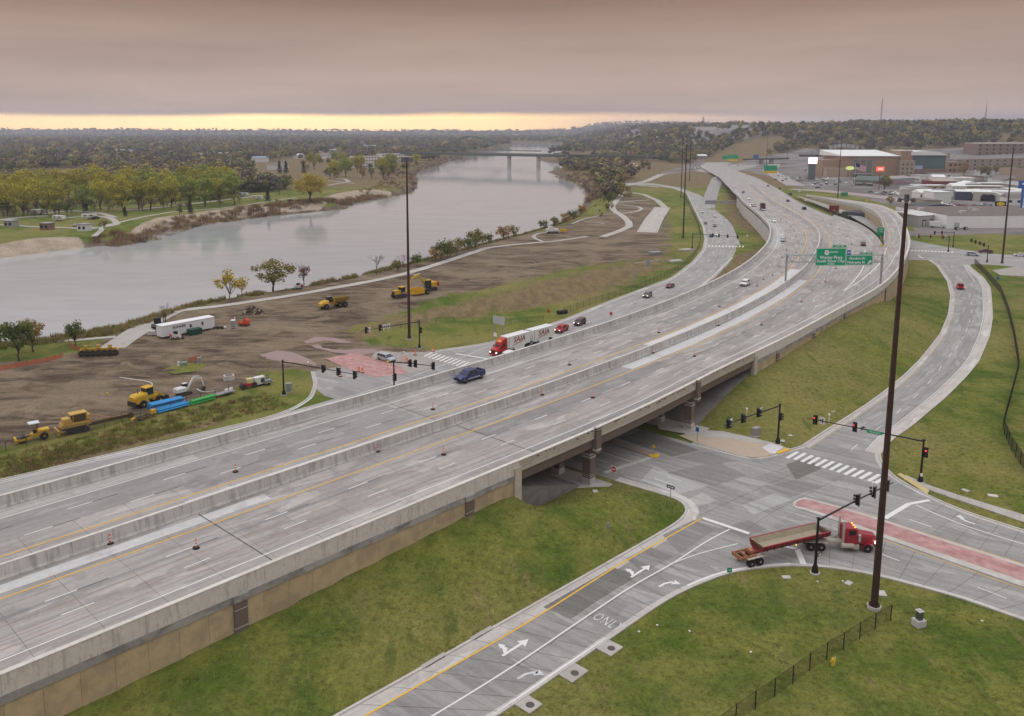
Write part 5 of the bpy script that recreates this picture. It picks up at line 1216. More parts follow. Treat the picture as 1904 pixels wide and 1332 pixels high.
# green exit boards further up the road
def board(label, px, zb, w, h, mat, z0, lines=(), band=None, cat='sign', face=BACKA, ug=None):
    p = W(px[0], px[1], zb); t = thing('guide_sign', label, cat, p, dir_a(face))
    for x in (-w * .32, w * .32): part('post', MB().box((x, .1, (z0 + h) / 2), (.25, .2, z0 + h)), GALV, t)
    o = part('panel', MB().box((0, 0, z0 + h / 2), (w, .12, h)), mat, t)
    if band: part('band', MB().box((0, -.005, z0 + .16 * h), (w, .14, h * .32)), band, t)
    for s, size, m2, zo in lines: text('lettering', s, size, m2, o, (0, -.08, z0 + zo), (PI / 2, 0, 0), extrude=.004)
board('green sign at the slip ramp bridge, arrow pointing up right', (1636,452), 4.5, 3.2, 3.6, GRN, 3.2, [('EXIT', .9, LETT, 2.8), ('147B', .9, LETT, 1.8)])
board('green exit board with a dark red lower panel beyond the slip road', (1550,402), 3.5, 6.0, 3.8, M('dark_red_panel', (0.20, 0.035, 0.03), .5, .05), 2.5, [('OPEN', .7, LETT, 1.0)]); 
board('green and yellow exit sign near the casino parking lot', (1432,331), 1.0, 15.0, 9.0, GRN, 5.0, band=YELS)
board('distant green and yellow exit sign under the wooded hill', (1362,307), 1.0, 16, 10.0, GRN, 6.0, band=YELS)
board('distant green sign panel left of the yellow one', (1350,306), 1.0, 12, 6.0, GRN, 8.0)
board('small pale green guide sign on the grass triangle', (1569,371), 1.0, 5.6, 3.0, M('faded_green_sign', (0.05, 0.25, 0.14), .5, .05), 2.5)
board('distant blue guide sign by the overpass', (1405,303), 1.0, 9, 6, BLU, 7)
# back of the frontage gantry
p = W(1305,398); q = W(1374,398); t = thing('sign_gantry', 'thin galvanised gantry over the upper frontage road, seen from behind', 'gantry', (p[0], p[1], 0), math.atan2(q[1] - p[1], q[0] - p[0])); ln = math.hypot(q[0] - p[0], q[1] - p[1])
for x in (-8, ln): part('post', MB().tube([(x, 0, 0), (x, 0, 8.6)], .2, 8), GALV, t)
for z in (7.0, 8.5): part('chord', MB().tube([(-8, 0, z), (ln, 0, z)], .12, 8), GALV, t)
part('sign_back', MB().box((5.5, -.3, 7.6), (7.5, .2, 2.6)), ALU, t); part('sign_back', MB().box((14.5, -.3, 7.6), (6.0, .2, 2.2)), GALV, t)
p = W(1178,533); q = W(1262,508); t = thing('sign_gantry', 'galvanised cantilever sign pole on the frontage verge', 'gantry', (p[0], p[1], 0), math.atan2(q[1] - p[1], q[0] - p[0])); ln = 20
part('post', MB().tube([(0, 0, 0), (0, 0, 8.4)], [.24, .18], 8), GALV, t); part('arm', MB().tube([(0, 0, 8.2), (11.5, -3.5, 8.4)], .12, 8), GALV, t); part('sign_back', MB().box((6.5, -1.9, 7.6), (1.9, .1, 2.6), -.3), ALU, t)
p = W(996,528); t = thing('street_lamp', 'slim galvanised lamp post on the dirt beside the spoil field', 'street lamp', (p[0], p[1], 0), 2.6); part('pole', MB().tube([(0, 0, 0), (0, 0, 7.5)], [.10, .07], 8), GALV, t); part('arm', MB().tube([(0, 0, 7.4), (1.2, 0, 8.0), (2.4, 0, 8.1)], .05, 6), GALV, t); part('lamp_head', MB().box((2.6, 0, 8.05), (.7, .3, .14)), GALV, t)

# ---------------------------------------------------------------- traffic posts and drums
ORG = M('orange_plastic', (0.72, 0.13, 0.035), .5, .06, 4); REFL = M('white_reflective_band', (0.82, 0.80, 0.78), .4, .02); RUB = M('black_rubber', (0.025, 0.024, 0.024), .9, .1)
_ch = None
def channelizer(px, z=8.4, label='orange and white traffic post on a black base on highway lane line'):
    global _ch
    p = W(px[0], px[1], z)
    if _ch: copy_tree(_ch, None, (p[0], p[1], z + .02), rnd.random()); return
    t = thing('traffic_post', label, 'traffic post', (p[0], p[1], z + .02), 0, 'orange traffic posts along the highway lanes')
    part('base', MB().cyl((0, 0, .06), .42, .12, 8, r2=.34), RUB, t); part('tube', MB().tube([(0, 0, .1), (0, 0, 1.05)], [.10, .08], 10), ORG, t)
    for zz in (.55, .88): part('band', MB().cyl((0, 0, zz - .1), .10, .14, 10), REFL, t)
    part('handle', MB().tube([(0, 0, 1.04), (0, 0, 1.16)], [.04, .04], 6), ORG, t); _ch = t
for px in [(205,1011),(365,1020),(438,878),(702,840),(825,846),(805,762),(1008,735),(1102,740),(1059,679),(1214,657),(1291,663),(1225,619),(1338,571),(1336,606),(1416,605),(1408,532),(1447,544),(1490,562),(1535,525),(1555,500),(1575,475),(1583,455),(1575,440),(1560,428),(1545,418),(1530,411),(1484,452),(1480,440),(1476,430),(1470,422),(1462,415),(1452,408),(1480,470),(1462,466),(1455,480),(1448,497),(1436,512),(1420,520),(1495,408),(1518,428)]:
    channelizer(px)
_dr = None
def drum(px, lab):
    global _dr
    p = W(*px)
    if _dr: copy_tree(_dr, None, (p[0], p[1], .06), 0, 'orange traffic drum ' + lab); return
    t = thing('traffic_drum', 'orange traffic drum ' + lab, 'traffic drum', (p[0], p[1], .06), 0, 'orange drums at the closed street')
    part('barrel', MB().loft([[(r * math.cos(2 * PI * k / 14), r * math.sin(2 * PI * k / 14), z) for k in range(14)] for r, z in ((.31, .08), (.29, .5), (.26, .95), (.2, 1.05))]), ORG, t); part('rubber_ring', MB().cyl((0, 0, .05), .42, .1, 14), RUB, t)
    for zz, r in ((.33, .305), (.68, .282)): part('band', MB().cyl((0, 0, zz), r, .15, 14), REFL, t)
    part('handle', MB().box((0, 0, 1.12), (.25, .06, .14)), ORG, t); _dr = t
for px, lab in [((772,661),'left of the crosswalk'),((805,655),'at the foot of the white-signed signal arm'),((633,701),'under the heads of the site signal arm'),((667,692),'at the red paving, left of a pair'),((674,694),'at the red paving, right of a pair'),((757,675),'beside the striped barricade')]: drum(px, lab)
p = W(748,674); t = thing('barricade', 'orange and white striped road closed barricade beside silver minivan', 'barricade', (p[0], p[1], .06), head((735,676),(768,668)))
for x in (-1.2, 1.2): part('upright', MB().box((x, 0, .8), (.06, .5, 1.6)), WHT, t)
for k, zz in enumerate((.5, .95, 1.4)):
    r_ = part('rail', MB().box((0, 0, zz), (2.7, .05, .22)), WHT, t)
    for j in range(5): part('stripe', MB().add([(-1.2 + j * .5, -.03, zz - .11), (-.95 + j * .5, -.03, zz - .11), (-.75 + j * .5, -.03, zz + .11), (-1.0 + j * .5, -.03, zz + .11)], [(0, 1, 2, 3)]), ORG, r_)
b_ = part('notice', MB().box((0, .0, 2.1), (1.5, .05, .8)), WHT, t); text('lettering', 'ROAD\nCLOSED', .3, BLKL, b_, (0, -.04, 2.1), (PI / 2, 0, 0), extrude=.002)

# ---------------------------------------------------------------- fences
def mesh_mat(name, col, a):
    return M(name, col, .6, .05, 1, alpha=a)
LINKB = mesh_mat('black_chain_link', (0.02, 0.022, 0.02), 0.30); LINKG = mesh_mat('dark_chain_link', (0.06, 0.06, 0.055), 0.25)
def fence(label, P, h, mat, pm, bay=3.0, dense=None, name='chain_link_fence'):
    Q = resample(np.array([(p[0], p[1], 0) for p in P]), bay, 0)
    t = thing(name, label, 'fence', (Q[0][0], Q[0][1], 0)); o = Q[0]
    zs = [gz(q[0], q[1]) for q in Q]
    for i, q in enumerate(Q):
        part('post', MB().tube([(q[0] - o[0], q[1] - o[1], zs[i] - .1), (q[0] - o[0], q[1] - o[1], zs[i] + h + .06)], .055, 6), pm, t)
        if i + 1 < len(Q):
            r = Q[i + 1]; mb = MB(); mb.quad((q[0] - o[0], q[1] - o[1], zs[i] + .05), (r[0] - o[0], r[1] - o[1], zs[i + 1] + .05), (r[0] - o[0], r[1] - o[1], zs[i + 1] + h), (q[0] - o[0], q[1] - o[1], zs[i] + h))
            part('mesh_panel', mb, dense or mat, t)
            part('top_rail', MB().tube([(q[0] - o[0], q[1] - o[1], zs[i] + h), (r[0] - o[0], r[1] - o[1], zs[i + 1] + h)], .022, 5), pm, t)
    return t
fence('black chain link fence running down the grass at lower right', [W(u, v)[:2] for u, v in [(1330,1372),(1400,1321),(1438,1296),(1474,1271),(1507,1247),(1539,1226),(1571,1206),(1600,1188),(1628,1170),(1656,1154)]], 1.95, LINKB, BLK)
fence('black chain link fence round the fenced field at the right edge', [W(u, v)[:2] for u, v in [(1812,492),(1835,515),(1860,545),(1874,583),(1885,628),(1894,686),(1880,740),(1864,800),(1880,840),(1915,890)]], 2.4, mesh_mat('dense_black_chain_link', (0.015, 0.016, 0.015), .62), BLK, 3.0)
fence('thin dark fence between the parked machines and the grass verge', [W(u, v)[:2] for u, v in [(-30,850),(23,838),(60,828),(95,818),(128,811),(161,804),(193,796),(225,787),(255,782),(285,775),(315,764),(345,756),(370,748),(400,740),(440,728),(500,712)]], 1.9, LINKG, DKGREY, 3.2)
fence('thin fence on the river side grass behind the traffic signal', [W(u, v)[:2] for u, v in [(745,612),(790,606),(850,602),(905,603),(960,604),(1010,597)]], 1.8, mesh_mat('faint_chain_link', (0.09, 0.085, 0.075), .10), DKGREY, 5.0)
fence('dark chain link fence along the frontage road verge', [W(u, v)[:2] for u, v in [(1048,585),(1100,567),(1160,548),(1200,533),(1240,515),(1270,497),(1290,478),(1300,462),(1303,440),(1297,418),(1288,398),(1280,380),(1270,366)]], 2.2, LINKG, DKGREY, 4.0)
# small ground items
p = W(1708,1163); t = thing('utility_pedestal', 'grey utility pedestal on a concrete block in the lower right grass', 'utility box', (p[0], p[1], 0), .3); part('block', MB().box((0, 0, .35), (1.15, 1.0, .75)), PALE, t); part('cabinet', MB().box((0, 0, 1.2), (.55, .55, 1.0)), DKGREY, t); part('cap', MB().box((0, 0, 1.74), (.72, .72, .10)), PALE, t); part('lid', MB().box((0, 0, 1.82), (.3, .3, .08)), PALE, t)
p = W(1548,1238); t = thing('fire_hydrant', 'yellow fire hydrant on the grass beside the black fence', 'hydrant', (p[0], p[1], 0)); YH = M('yellow_hydrant_paint', (0.72, 0.47, 0.02), .5, .08)
part('barrel', MB().tube([(0, 0, 0), (0, 0, .65)], [.15, .13], 12), YH, t); part('bonnet', MB().loft([[(r * math.cos(k * PI / 6), r * math.sin(k * PI / 6), z) for k in range(12)] for r, z in ((.17, .65), (.16, .75), (.1, .85), (.04, .9))]), YH, t); part('nozzle', MB().tube([(-.26, 0, .5), (.26, 0, .5)], .08, 10), YH, t); part('marker_rod', MB().tube([(.25, .1, 0), (.25, .1, 1.0)], .03, 6), REFL, t)
p = W(1405,812); t = thing('signal_cabinet', 'grey signal control cabinet beside the corner sidewalk', 'cabinet', (p[0], p[1], .1), .55); part('body', MB().box((0, 0, .85), (1.5, 1.0, 1.5)), M('grey_cabinet', (0.30, 0.28, 0.26), .6, .06), t); part('plinth', MB().box((0, 0, .08), (1.7, 1.2, .2)), PALE, t); part('side_box', MB().box((.9, 0, 1.3), (.35, .6, .4)), ALU, t)
for i, (u, v, s, lab) in enumerate([(1462,1074,1.0,'left of the near signal base'),(1578,1085,1.0,'between signal base and light mast'),(1640,1104,1.2,'just right of the near light mast'),(1795,912,1.0,'above the right sidewalk, nearer the signal'),(1846,922,1.3,'above the right sidewalk, farther right'),(1469,817,.8,'right of the bridge corner signal'),(1455,823,1.0,'at the foot of the bridge corner signal'),(1107,932,1.0,'on the mound below the bridge pier'),(1548,773,.8,'on the slope beside the curved street')]):
    p = W(u, v); t = tag(part('handhole_cover', MB().box((0, 0, .03), (1.0 * s, .7 * s, .12)), PALE, None, loc=(p[0], p[1], gz(p[0], p[1])), rz=i * .7), 'flat concrete cover in the grass ' + lab, 'utility cover', 'concrete covers in the grass')
PAPER = M('litter_white', (0.7, 0.7, 0.68), .8, .05)
for i, (u, v) in enumerate([(466,1211),(287,1262),(719,1142),(750,1133),(931,1132),(1282,1175),(1222,1164),(1188,1176),(1567,1082),(1826,1156),(1396,1214),(1520,1083)]):
    p = W(u, v); z = gz(p[0], p[1]); q = W(u, v, z); z = gz(q[0], q[1]); q = W(u, v, z)
    tag(part('litter', MB().box((0, 0, .06), (.25, .16, .10), i), PAPER, None, loc=(q[0], q[1], z + .02)), 'scrap of white litter lying in the grass', 'litter', 'white litter on the grass')
# ================================================================== vehicles (local +x = forward)
GLASS = M('vehicle_glass', (0.018, 0.022, 0.027), 0.08, 0, spec=0.6)
TYRE = M('tyre_rubber', (0.022, 0.021, 0.021), 0.9, .05); RIM = M('alloy_rim', (0.42, 0.42, 0.43), .35, .03, metal=.7); DRIM = M('dusty_rim', (0.36, 0.32, 0.27), .8, .1)
TRIM = M('black_trim', (0.02, 0.02, 0.02), .6, 0); CHROME = M('chrome', (0.60, 0.60, 0.61), .18, 0, metal=.9)
HLON = M('lit_headlight', (0.8, 0.8, 0.75), .3, 0, emit=(1.0, 0.90, 0.70), es=4.0); HLOFF = M('headlight_glass', (0.62, 0.63, 0.64), .2, 0); TL = M('tail_lamp', (0.30, 0.012, 0.012), .3, 0); TLON = M('lit_tail_lamp', (0.4, .02, .02), .3, 0, emit=(1, .05, .04), es=1.4)
def paint(name, c): return M('paint_' + name, c, 0.32, 0.03, 2.0, spec=0.5)
COLS = {'red': (0.36, 0.018, 0.022), 'darkred': (0.17, 0.02, 0.025), 'white': (0.74, 0.74, 0.73), 'silver': (0.40, 0.43, 0.46), 'black': (0.022, 0.022, 0.025), 'navy': (0.020, 0.032, 0.12), 'grey': (0.14, 0.145, 0.15), 'blue': (0.05, 0.09, 0.20), 'maroon': (0.10, 0.03, 0.04), 'tan': (0.38, 0.33, 0.26)}
_mesh = {}
def wheel(parent, x, y, r, w, side, rim=None, dual=False):
    k = ('wheel', r, w, rim.name if rim else '')
    if k not in _mesh:
        n = 16; mb = MB(); mb.loft([[(rr * math.cos(2 * PI * i / n), yy, rr * math.sin(2 * PI * i / n)) for i in range(n)] for rr, yy in ((r * .72, -w / 2), (r * .96, -w / 2), (r, -w * .3), (r, w * .3), (r * .96, w / 2), (r * .72, w / 2))]); _mesh[k] = mb.mesh('tyre', TYRE, True)
        mb = MB(); mb.cyl((0, 0, 0), r * .62, w * .9, 12, 'y'); mb.cyl((0, 0, 0), r * .25, w * 1.02, 8, 'y'); _mesh[k + ('r',)] = mb.mesh('rim', rim or RIM)
    o = link('wheel', None, parent, (x, y, r)); o.empty_display_size = .1
    link('tyre', _mesh[k], o); link('rim', _mesh[k + ('r',)], o); return o
def ring(x, hw_, zb, zbelt, zt, tw, wf):
    h = hw_ * wf; R = [(x, h * .90, zb), (x, h, zb + .18), (x, h, zbelt), (x, h * tw, zt - .07), (x, max(.05, h * tw - .12), zt)]
    return R + [(a, -b, c) for a, b, c in R[::-1]]
KIND = {
 'sedan': dict(hw=.91, r=.33, wb=(-1.42, 1.42), st=[(-2.42,.48,.68,.76,.95,.84),(-2.32,.30,.86,.98,.95,.95),(-1.70,.22,.93,1.06,.92,1),(-1.0,.22,.95,1.41,.74,1),(.1,.22,.95,1.46,.74,1),(.5,.22,.94,1.40,.75,1),(1.22,.22,.90,.98,.92,1),(2.05,.22,.78,.86,.92,.97),(2.36,.28,.64,.72,.92,.88),(2.44,.42,.56,.62,.92,.78)], ws=(1.20,.99,.47,1.37), rw=(-1.68,1.08,-1.02,1.37), sw=(-1.42,1.0,-.92,.42), belt=.98, top=1.36),
 'suv': dict(hw=.97, r=.39, wb=(-1.48, 1.45), st=[(-2.42,.52,.85,1.0,.95,.86),(-2.36,.35,1.02,1.45,.86,.95),(-2.1,.28,1.08,1.74,.80,1),(-1.2,.28,1.08,1.80,.80,1),(.2,.28,1.08,1.78,.80,1),(.55,.28,1.07,1.70,.80,1),(1.15,.28,1.04,1.14,.94,1),(2.1,.28,.98,1.06,.94,.98),(2.42,.34,.86,.96,.94,.9),(2.50,.48,.74,.82,.94,.8)], ws=(1.14,1.15,.53,1.66), rw=(-2.40,1.12,-2.14,1.66), sw=(-2.05,.95,-1.95,.42), belt=1.12, top=1.66),
 'van': dict(hw=.98, r=.35, wb=(-1.5, 1.55), st=[(-2.52,.48,.85,.98,.95,.86),(-2.46,.30,1.0,1.45,.86,.95),(-2.2,.22,1.04,1.70,.80,1),(-1.2,.22,1.04,1.77,.80,1),(.2,.22,1.04,1.75,.80,1),(.7,.22,1.03,1.62,.80,1),(1.55,.22,.98,1.08,.92,1),(2.2,.22,.82,.92,.92,.96),(2.5,.28,.68,.78,.92,.88),(2.58,.42,.58,.66,.92,.78)], ws=(1.52,1.10,.68,1.60), rw=(-2.50,1.1,-2.24,1.62), sw=(-2.15,1.25,-2.05,.55), belt=1.09, top=1.6),
 'pickup': dict(hw=1.0, r=.41, wb=(-1.85, 1.75), st=[(-2.95,.55,.95,1.05,.97,.95),(-2.9,.42,1.0,1.08,.97,1),(-1.15,.38,1.08,1.10,.97,1),(-1.1,.38,1.10,1.80,.80,1),(-.6,.38,1.10,1.88,.80,1),(.55,.38,1.10,1.88,.80,1),(.85,.38,1.10,1.80,.80,1),(1.45,.38,1.10,1.20,.94,1),(2.55,.38,1.06,1.14,.94,.98),(2.85,.42,.95,1.04,.94,.95),(2.92,.55,.8,.9,.94,.88)], ws=(1.43,1.21,.83,1.75), rw=(-1.15,1.16,-1.12,1.74), sw=(-.98,1.2,-.9,.75), belt=1.15, top=1.76)}
def car(kind, color, label, loc, rz, lit=False, group=None, tail=False, name=None, detail=True):
    K_ = KIND[kind]; h = K_['hw']; nm = name or {'sedan': 'car', 'suv': 'car', 'van': 'car', 'pickup': 'pickup_truck'}[kind]
    t = thing(nm, label, {'pickup': 'pickup', 'van': 'minivan', 'suv': 'SUV'}.get(kind, 'car'), loc, rz, group)
    key = (kind, color)
    if key not in _mesh:
        mb = MB(); mb.loft([ring(s[0], h, s[1], s[2], s[3], s[4], s[5]) for s in K_['st']])
        if kind == 'pickup':
            for y in (-.9, .9): mb.box((-2.03, y, 1.2), (1.72, .14, .36))
            mb.box((-2.88, 0, 1.18), (.1, 1.8, .40))
        _mesh[key] = mb.mesh('body', paint(color, COLS[color]), False)
    link('body', _mesh[key], t)
    gk = (kind, 'glass')
    if gk not in _mesh:
        a, b, c, d = K_['ws']; tw = K_['st'][3][4]; o_ = .02
        _mesh[gk] = MB().add([(a + o_, -h * .86, b + o_), (a + o_, h * .86, b + o_), (c + o_, h * tw * .93, d + o_), (c + o_, -h * tw * .93, d + o_)], [(0, 1, 2, 3)]).mesh('windshield', GLASS)
        a, b, c, d = K_['rw']; _mesh[gk + (1,)] = MB().add([(a - o_, h * .86, b + o_), (a - o_, -h * .86, b + o_), (c - o_, -h * tw * .93, d + o_), (c - o_, h * tw * .93, d + o_)], [(0, 1, 2, 3)]).mesh('rear_window', GLASS)
        a, b, c, d = K_['sw']; zb_, zt_ = K_['belt'], K_['top']; f = lambda z: h * (1 + (tw - 1) * (z - K_['belt'] + .03) / (K_['st'][4][3] - .07 - K_['belt'] + .03)) + .012
        for sg in (1, -1):
            mb = MB(); n = 3 if kind in ('suv', 'van') else 2
            for i in range(n):
                l0, l1 = a + (b - a) * i / n + .05, a + (b - a) * (i + 1) / n - .05; u0, u1 = c + (d - c) * i / n + .05, c + (d - c) * (i + 1) / n - .05
                P = [(l0, sg * f(zb_), zb_), (l1, sg * f(zb_), zb_), (u1, sg * f(zt_), zt_), (u0, sg * f(zt_), zt_)]; mb.add(P if sg < 0 else P[::-1], [(0, 1, 2, 3)])
            _mesh[gk + (2, sg)] = mb.mesh('side_windows', GLASS)
        xf = K_['st'][-1][0]; xr = K_['st'][0][0]; zf = K_['st'][-2][2]; zr_ = K_['st'][1][2]
        mb = MB(); mb.box((xf - .02, 0, zf - .28), (.14, h * 1.5, .2)); mb.box((xr + .02, 0, .5), (.14, h * 1.6, .22)); _mesh[gk + (3,)] = mb.mesh('bumper', TRIM)
        for st, m_ in ((0, HLOFF), (1, HLON)):
            _mesh[gk + (4, st)] = MB().box((0, 0, 0), (.12, .34, .16)).mesh('headlight', m_)
        for st, m_ in ((0, TL), (1, TLON)): _mesh[gk + (5, st)] = MB().box((0, 0, 0), (.1, .22, .3)).mesh('tail_light', m_)
        if kind == 'pickup': _mesh[gk + (6,)] = MB().box((-2.03, 0, 1.12), (1.62, 1.62, .03)).mesh('bed_floor', TRIM)
        _mesh[gk + (7,)] = MB().box((K_['ws'][0] - .25, 0, K_['belt'] + .08), (.16, h * 2 + .38, .14)).mesh('mirrors', TRIM)
    link('windshield', _mesh[gk], t); link('rear_window', _mesh[gk + (1,)], t); link('side_windows', _mesh[gk + (2, 1)], t); link('side_windows', _mesh[gk + (2, -1)], t)
    if kind == 'pickup': link('bed_floor', _mesh[gk + (6,)], t)
    if detail: link('bumper', _mesh[gk + (3,)], t); link('mirrors', _mesh[gk + (7,)], t)
    xf = K_['st'][-2][0]; zf = K_['st'][-2][2]; xr = K_['st'][1][0]; zr_ = K_['st'][1][2]
    for sg in (1, -1):
        link('headlight', _mesh[gk + (4, int(lit))], t, (xf + .0, sg * h * .66, zf - .02)); link('tail_light', _mesh[gk + (5, int(tail))], t, (xr - .02, sg * h * .78, zr_ - .05))
        for x in K_['wb']: wheel(t, x, sg * (h - .10), K_['r'], .24, sg)
    return t
def on_hw(px, kind, color, label, oncoming=False, lit=False, group=None, **k):
    p = W(px[0], px[1], 8.4); s, o = hw_so(p[0], p[1]); z = np.interp(s, HS, HWP[:, 2]); p = W(px[0], px[1], z); s, o = hw_so(p[0], p[1])
    return car(kind, color, label, (p[0], p[1], z + .02), hw_ang(s) + (PI if oncoming else 0), lit, group, **k)
ST_Z = .06
def on_st(px, toward, kind, color, label, lit=False, group=None, **k):
    p = W(*px); return car(kind, color, label, (p[0], p[1], ST_Z), head(px, toward), lit, group, **k)

# highway traffic
_b = on_hw((873,707), 'pickup', 'navy', 'dark blue pickup truck with silver trim driving on the river side carriageway', True); _b.scale = (1.1, 1.1, 1.14); part('silver_trim', MB().box((0, 1.005, .62), (4.6, .03, .2)).box((0, -1.005, .62), (4.6, .03, .2)), RIM, _b)
on_hw((1385,531), 'suv', 'white', 'white SUV on the highway left of the sign gantry', True)
on_hw((1456,449), 'sedan', 'silver', 'silver car rounding the highway curve', True)
on_hw((1439,413), 'sedan', 'white', 'white car with headlights on, on the outer curve', True, True)
on_hw((1605,457), 'suv', 'grey', 'dark grey SUV driving away beside the gore', tail=True)
FARG = [((1392,384),'sedan','white','white car in the oncoming pack, leading',1,1),((1397,381),'sedan','silver','silver car second in the oncoming pack',1,1),((1392,371),'sedan','white','white car at the back of the oncoming pack',1,1),((1404,384),'sedan','tan','tan car beside the maroon lorry in the oncoming pack',1,1),((1398,388),'sedan','grey','grey car low in the oncoming pack',1,1),((1382,359),'sedan','blue','blue grey car alone behind the oncoming pack',1,0),((1365,349),'sedan','white','white car far up the oncoming carriageway',1,0),
 ((1465,375),'sedan','darkred','dark red car driving away in the middle of the far carriageway',0,0),((1495,390),'suv','black','black car driving away near the brown verge',0,0),((1428,347),'sedan','grey','grey car driving away far up the highway',0,0),((1450,352),'sedan','black','black car driving away near the far parapet',0,0),((1469,363),'suv','black','black SUV driving away by the slip road',0,0),((1388,326),'sedan','white','white car where the highway bends left',0,0)]
for px, k, c, lab, on, lit in FARG: on_hw(px, k, c, lab, bool(on), bool(lit))
for i, (u, v) in enumerate([(1331,331),(1333,324),(1324,320),(1292,313),(1299,312),(1305,313),(1309,310),(1296,309),(1303,308)]):
    p = W(u, v, 1.0); car('sedan', ['white', 'tan', 'silver'][i % 3], 'distant car with bright headlights in the queue at the bend', (p[0], p[1], .5), -1.6, True, 'distant cars with headlights at the highway bend', detail=False)
for i, (u, v) in enumerate([(1345,311),(1358,306),(1372,309),(1388,302),(1402,305),(1420,299),(1440,303),(1460,297),(1482,295),(1510,292)]):
    p = W(u, v); car('sedan', ['grey', 'white', 'darkred'][i % 3], '%s distant car on the interchange pavement' % ['grey', 'white', 'dark red'][i % 3], (p[0], p[1], .14), 1.2 + i * .05, False, 'distant %s cars on the interchange' % ['grey', 'white', 'dark red'][i % 3], detail=False)
for px, k, c, lab in [((1498,375),'sedan','white','white car on the slip road under the yellow sign'),((1579,405),'sedan','black','black car on the collector road below the ramp'),((1486,358),'sedan','white','white car turning at the slip road entrance')]:
    p = W(px[0], px[1], 2.6); s, _ = hw_so(p[0], p[1]); car(k, c, lab, (p[0], p[1], 2.62), hw_ang(s), False)
# maroon box lorry
p = W(1418,391,8.4); s, o = hw_so(p[0], p[1]); t = thing('box_lorry', 'maroon box lorry at the right of the oncoming pack', 'lorry', (p[0], p[1], 8.42), hw_ang(s) + PI); MAR = paint('maroon', COLS['maroon'])
part('cargo_box', MB().box((-1.3, 0, 2.5), (5.6, 2.5, 2.9)), MAR, t); part('cab', MB().box((2.6, 0, 1.6), (2.0, 2.3, 2.0), tx=.85), MAR, t); part('windshield', MB().quad((3.52, -.9, 1.75), (3.52, .9, 1.75), (3.38, .85, 2.4), (3.38, -.85, 2.4)), GLASS, t); part('bumper', MB().box((3.65, 0, .7), (.3, 2.4, .5)), WHT, t)
for x in (-2.6, 2.5):
    for y in (-1.05, 1.05): wheel(t, x, y, .5, .32, 1)
# frontage road
on_st((942,668), (900,690), 'suv', 'white', 'white SUV half hidden behind the parapet beside the red truck cab')
on_st((890,684), (860,700), 'sedan', 'silver', 'silver car mostly hidden behind the parapet at the crosswalk')
on_st((1044,617), (1000,640), 'pickup', 'red', 'red pickup truck right behind the double trailer', True)
on_st((1078,604), (1040,622), 'suv', 'maroon', 'dark maroon SUV with headlights on behind the red pickup', True)
on_st((1204,553), (1170,572), 'suv', 'grey', 'dark grey SUV alone on the frontage road', True)
on_st((1246,535), (1210,552), 'sedan', 'darkred', 'dark red car following on the frontage road', False)
for px, k, c, lab, lit in [((1322,441),'sedan','navy','dark car waiting left at the far frontage stop line',0),((1332,439),'sedan','white','white car waiting right at the far frontage stop line',1),((1329,422),'sedan','grey','grey car approaching the far frontage signal',0),((1312,417),'sedan','grey','dark car in the left lane of the upper frontage',0),((1329,404),'sedan','white','white and dark car on the upper frontage right lane',0),((1306,396),'van','white','white van under the thin gantry',0)]: on_st(px, (px[0] + 2, px[1] + 16), k, c, lab, bool(lit))
on_st((1785,537), (1772,505), 'pickup', 'red', 'red pickup truck driving away on the curved street', tail=True)
on_st((1808,476), (1850,479), 'van', 'silver', 'silver minivan waiting at the far right junction')
on_st((1832,471), (1800,469), 'pickup', 'maroon', 'dark maroon pickup behind the silver minivan')
on_st((1896,477), (1860,475), 'sedan', 'white', 'white car cut by the right edge of view')
on_st((718,671), (742,678), 'van', 'silver', 'silver minivan parked on the closed red street mouth')

# ---------------------------------------------------------------- red side-dump truck
RED = paint('dump_red', (0.30, 0.015, 0.03)); REDD = M('dusty_red_steel', (0.20, 0.035, 0.035), .7, .12, 2); DUST = M('dusty_aluminium', (0.42, 0.38, 0.32), .6, .1, 2); SOILB = M('dusty_tub_lining', (0.36, 0.31, 0.22), .95, .12, 1.2)
fa = W(1607,1021); ra_ = W(1512,1018); th_ = math.atan2(fa[1] - ra_[1], fa[0] - ra_[0])
dt = thing('dump_truck', 'red tractor pulling a red side-dump trailer with empty dusty tub', 'truck', (ra_[0], ra_[1], .06), th_)
WBt = math.hypot(fa[0] - ra_[0], fa[1] - ra_[1])
part('chassis', MB().box((WBt / 2 - .3, 0, .95), (WBt + 2.2, .9, .28)), DUST, dt)
mb = MB(); mb.loft([[(x, w_ * a, z0 + (z1 - z0) * b) for a, b in ((1, 0), (1, .75), (.82, 1), (-.82, 1), (-1, .75), (-1, 0))] for x, w_, z0, z1 in ((WBt - 1.3, .82, 1.05, 2.35), (WBt + .2, .80, 1.0, 2.22), (WBt + 1.05, .76, .95, 2.05))]); part('hood', mb, RED, dt)
part('grille', MB().box((WBt + 1.08, 0, 1.5), (.10, 1.25, 1.2)), CHROME, dt); part('bumper', MB().box((WBt + 1.15, 0, .75), (.25, 2.35, .45)), CHROME, dt)
mb = MB(); mb.loft([[(x, w_ * a, z) for a, z in ((1, 1.0), (1, 2.3), (.86, zt), (-.86, zt), (-1, 2.3), (-1, 1.0))] for x, w_, zt in ((WBt - 2.95, 1.08, 3.15), (WBt - 1.55, 1.08, 3.15), (WBt - 1.28, 1.02, 2.9))]); cab = part('cab', mb, RED, dt)
part('windshield', MB().quad((WBt - 1.25, -.9, 2.38), (WBt - 1.25, .9, 2.38), (WBt - 1.33, .8, 2.95), (WBt - 1.33, -.8, 2.95)), GLASS, cab)
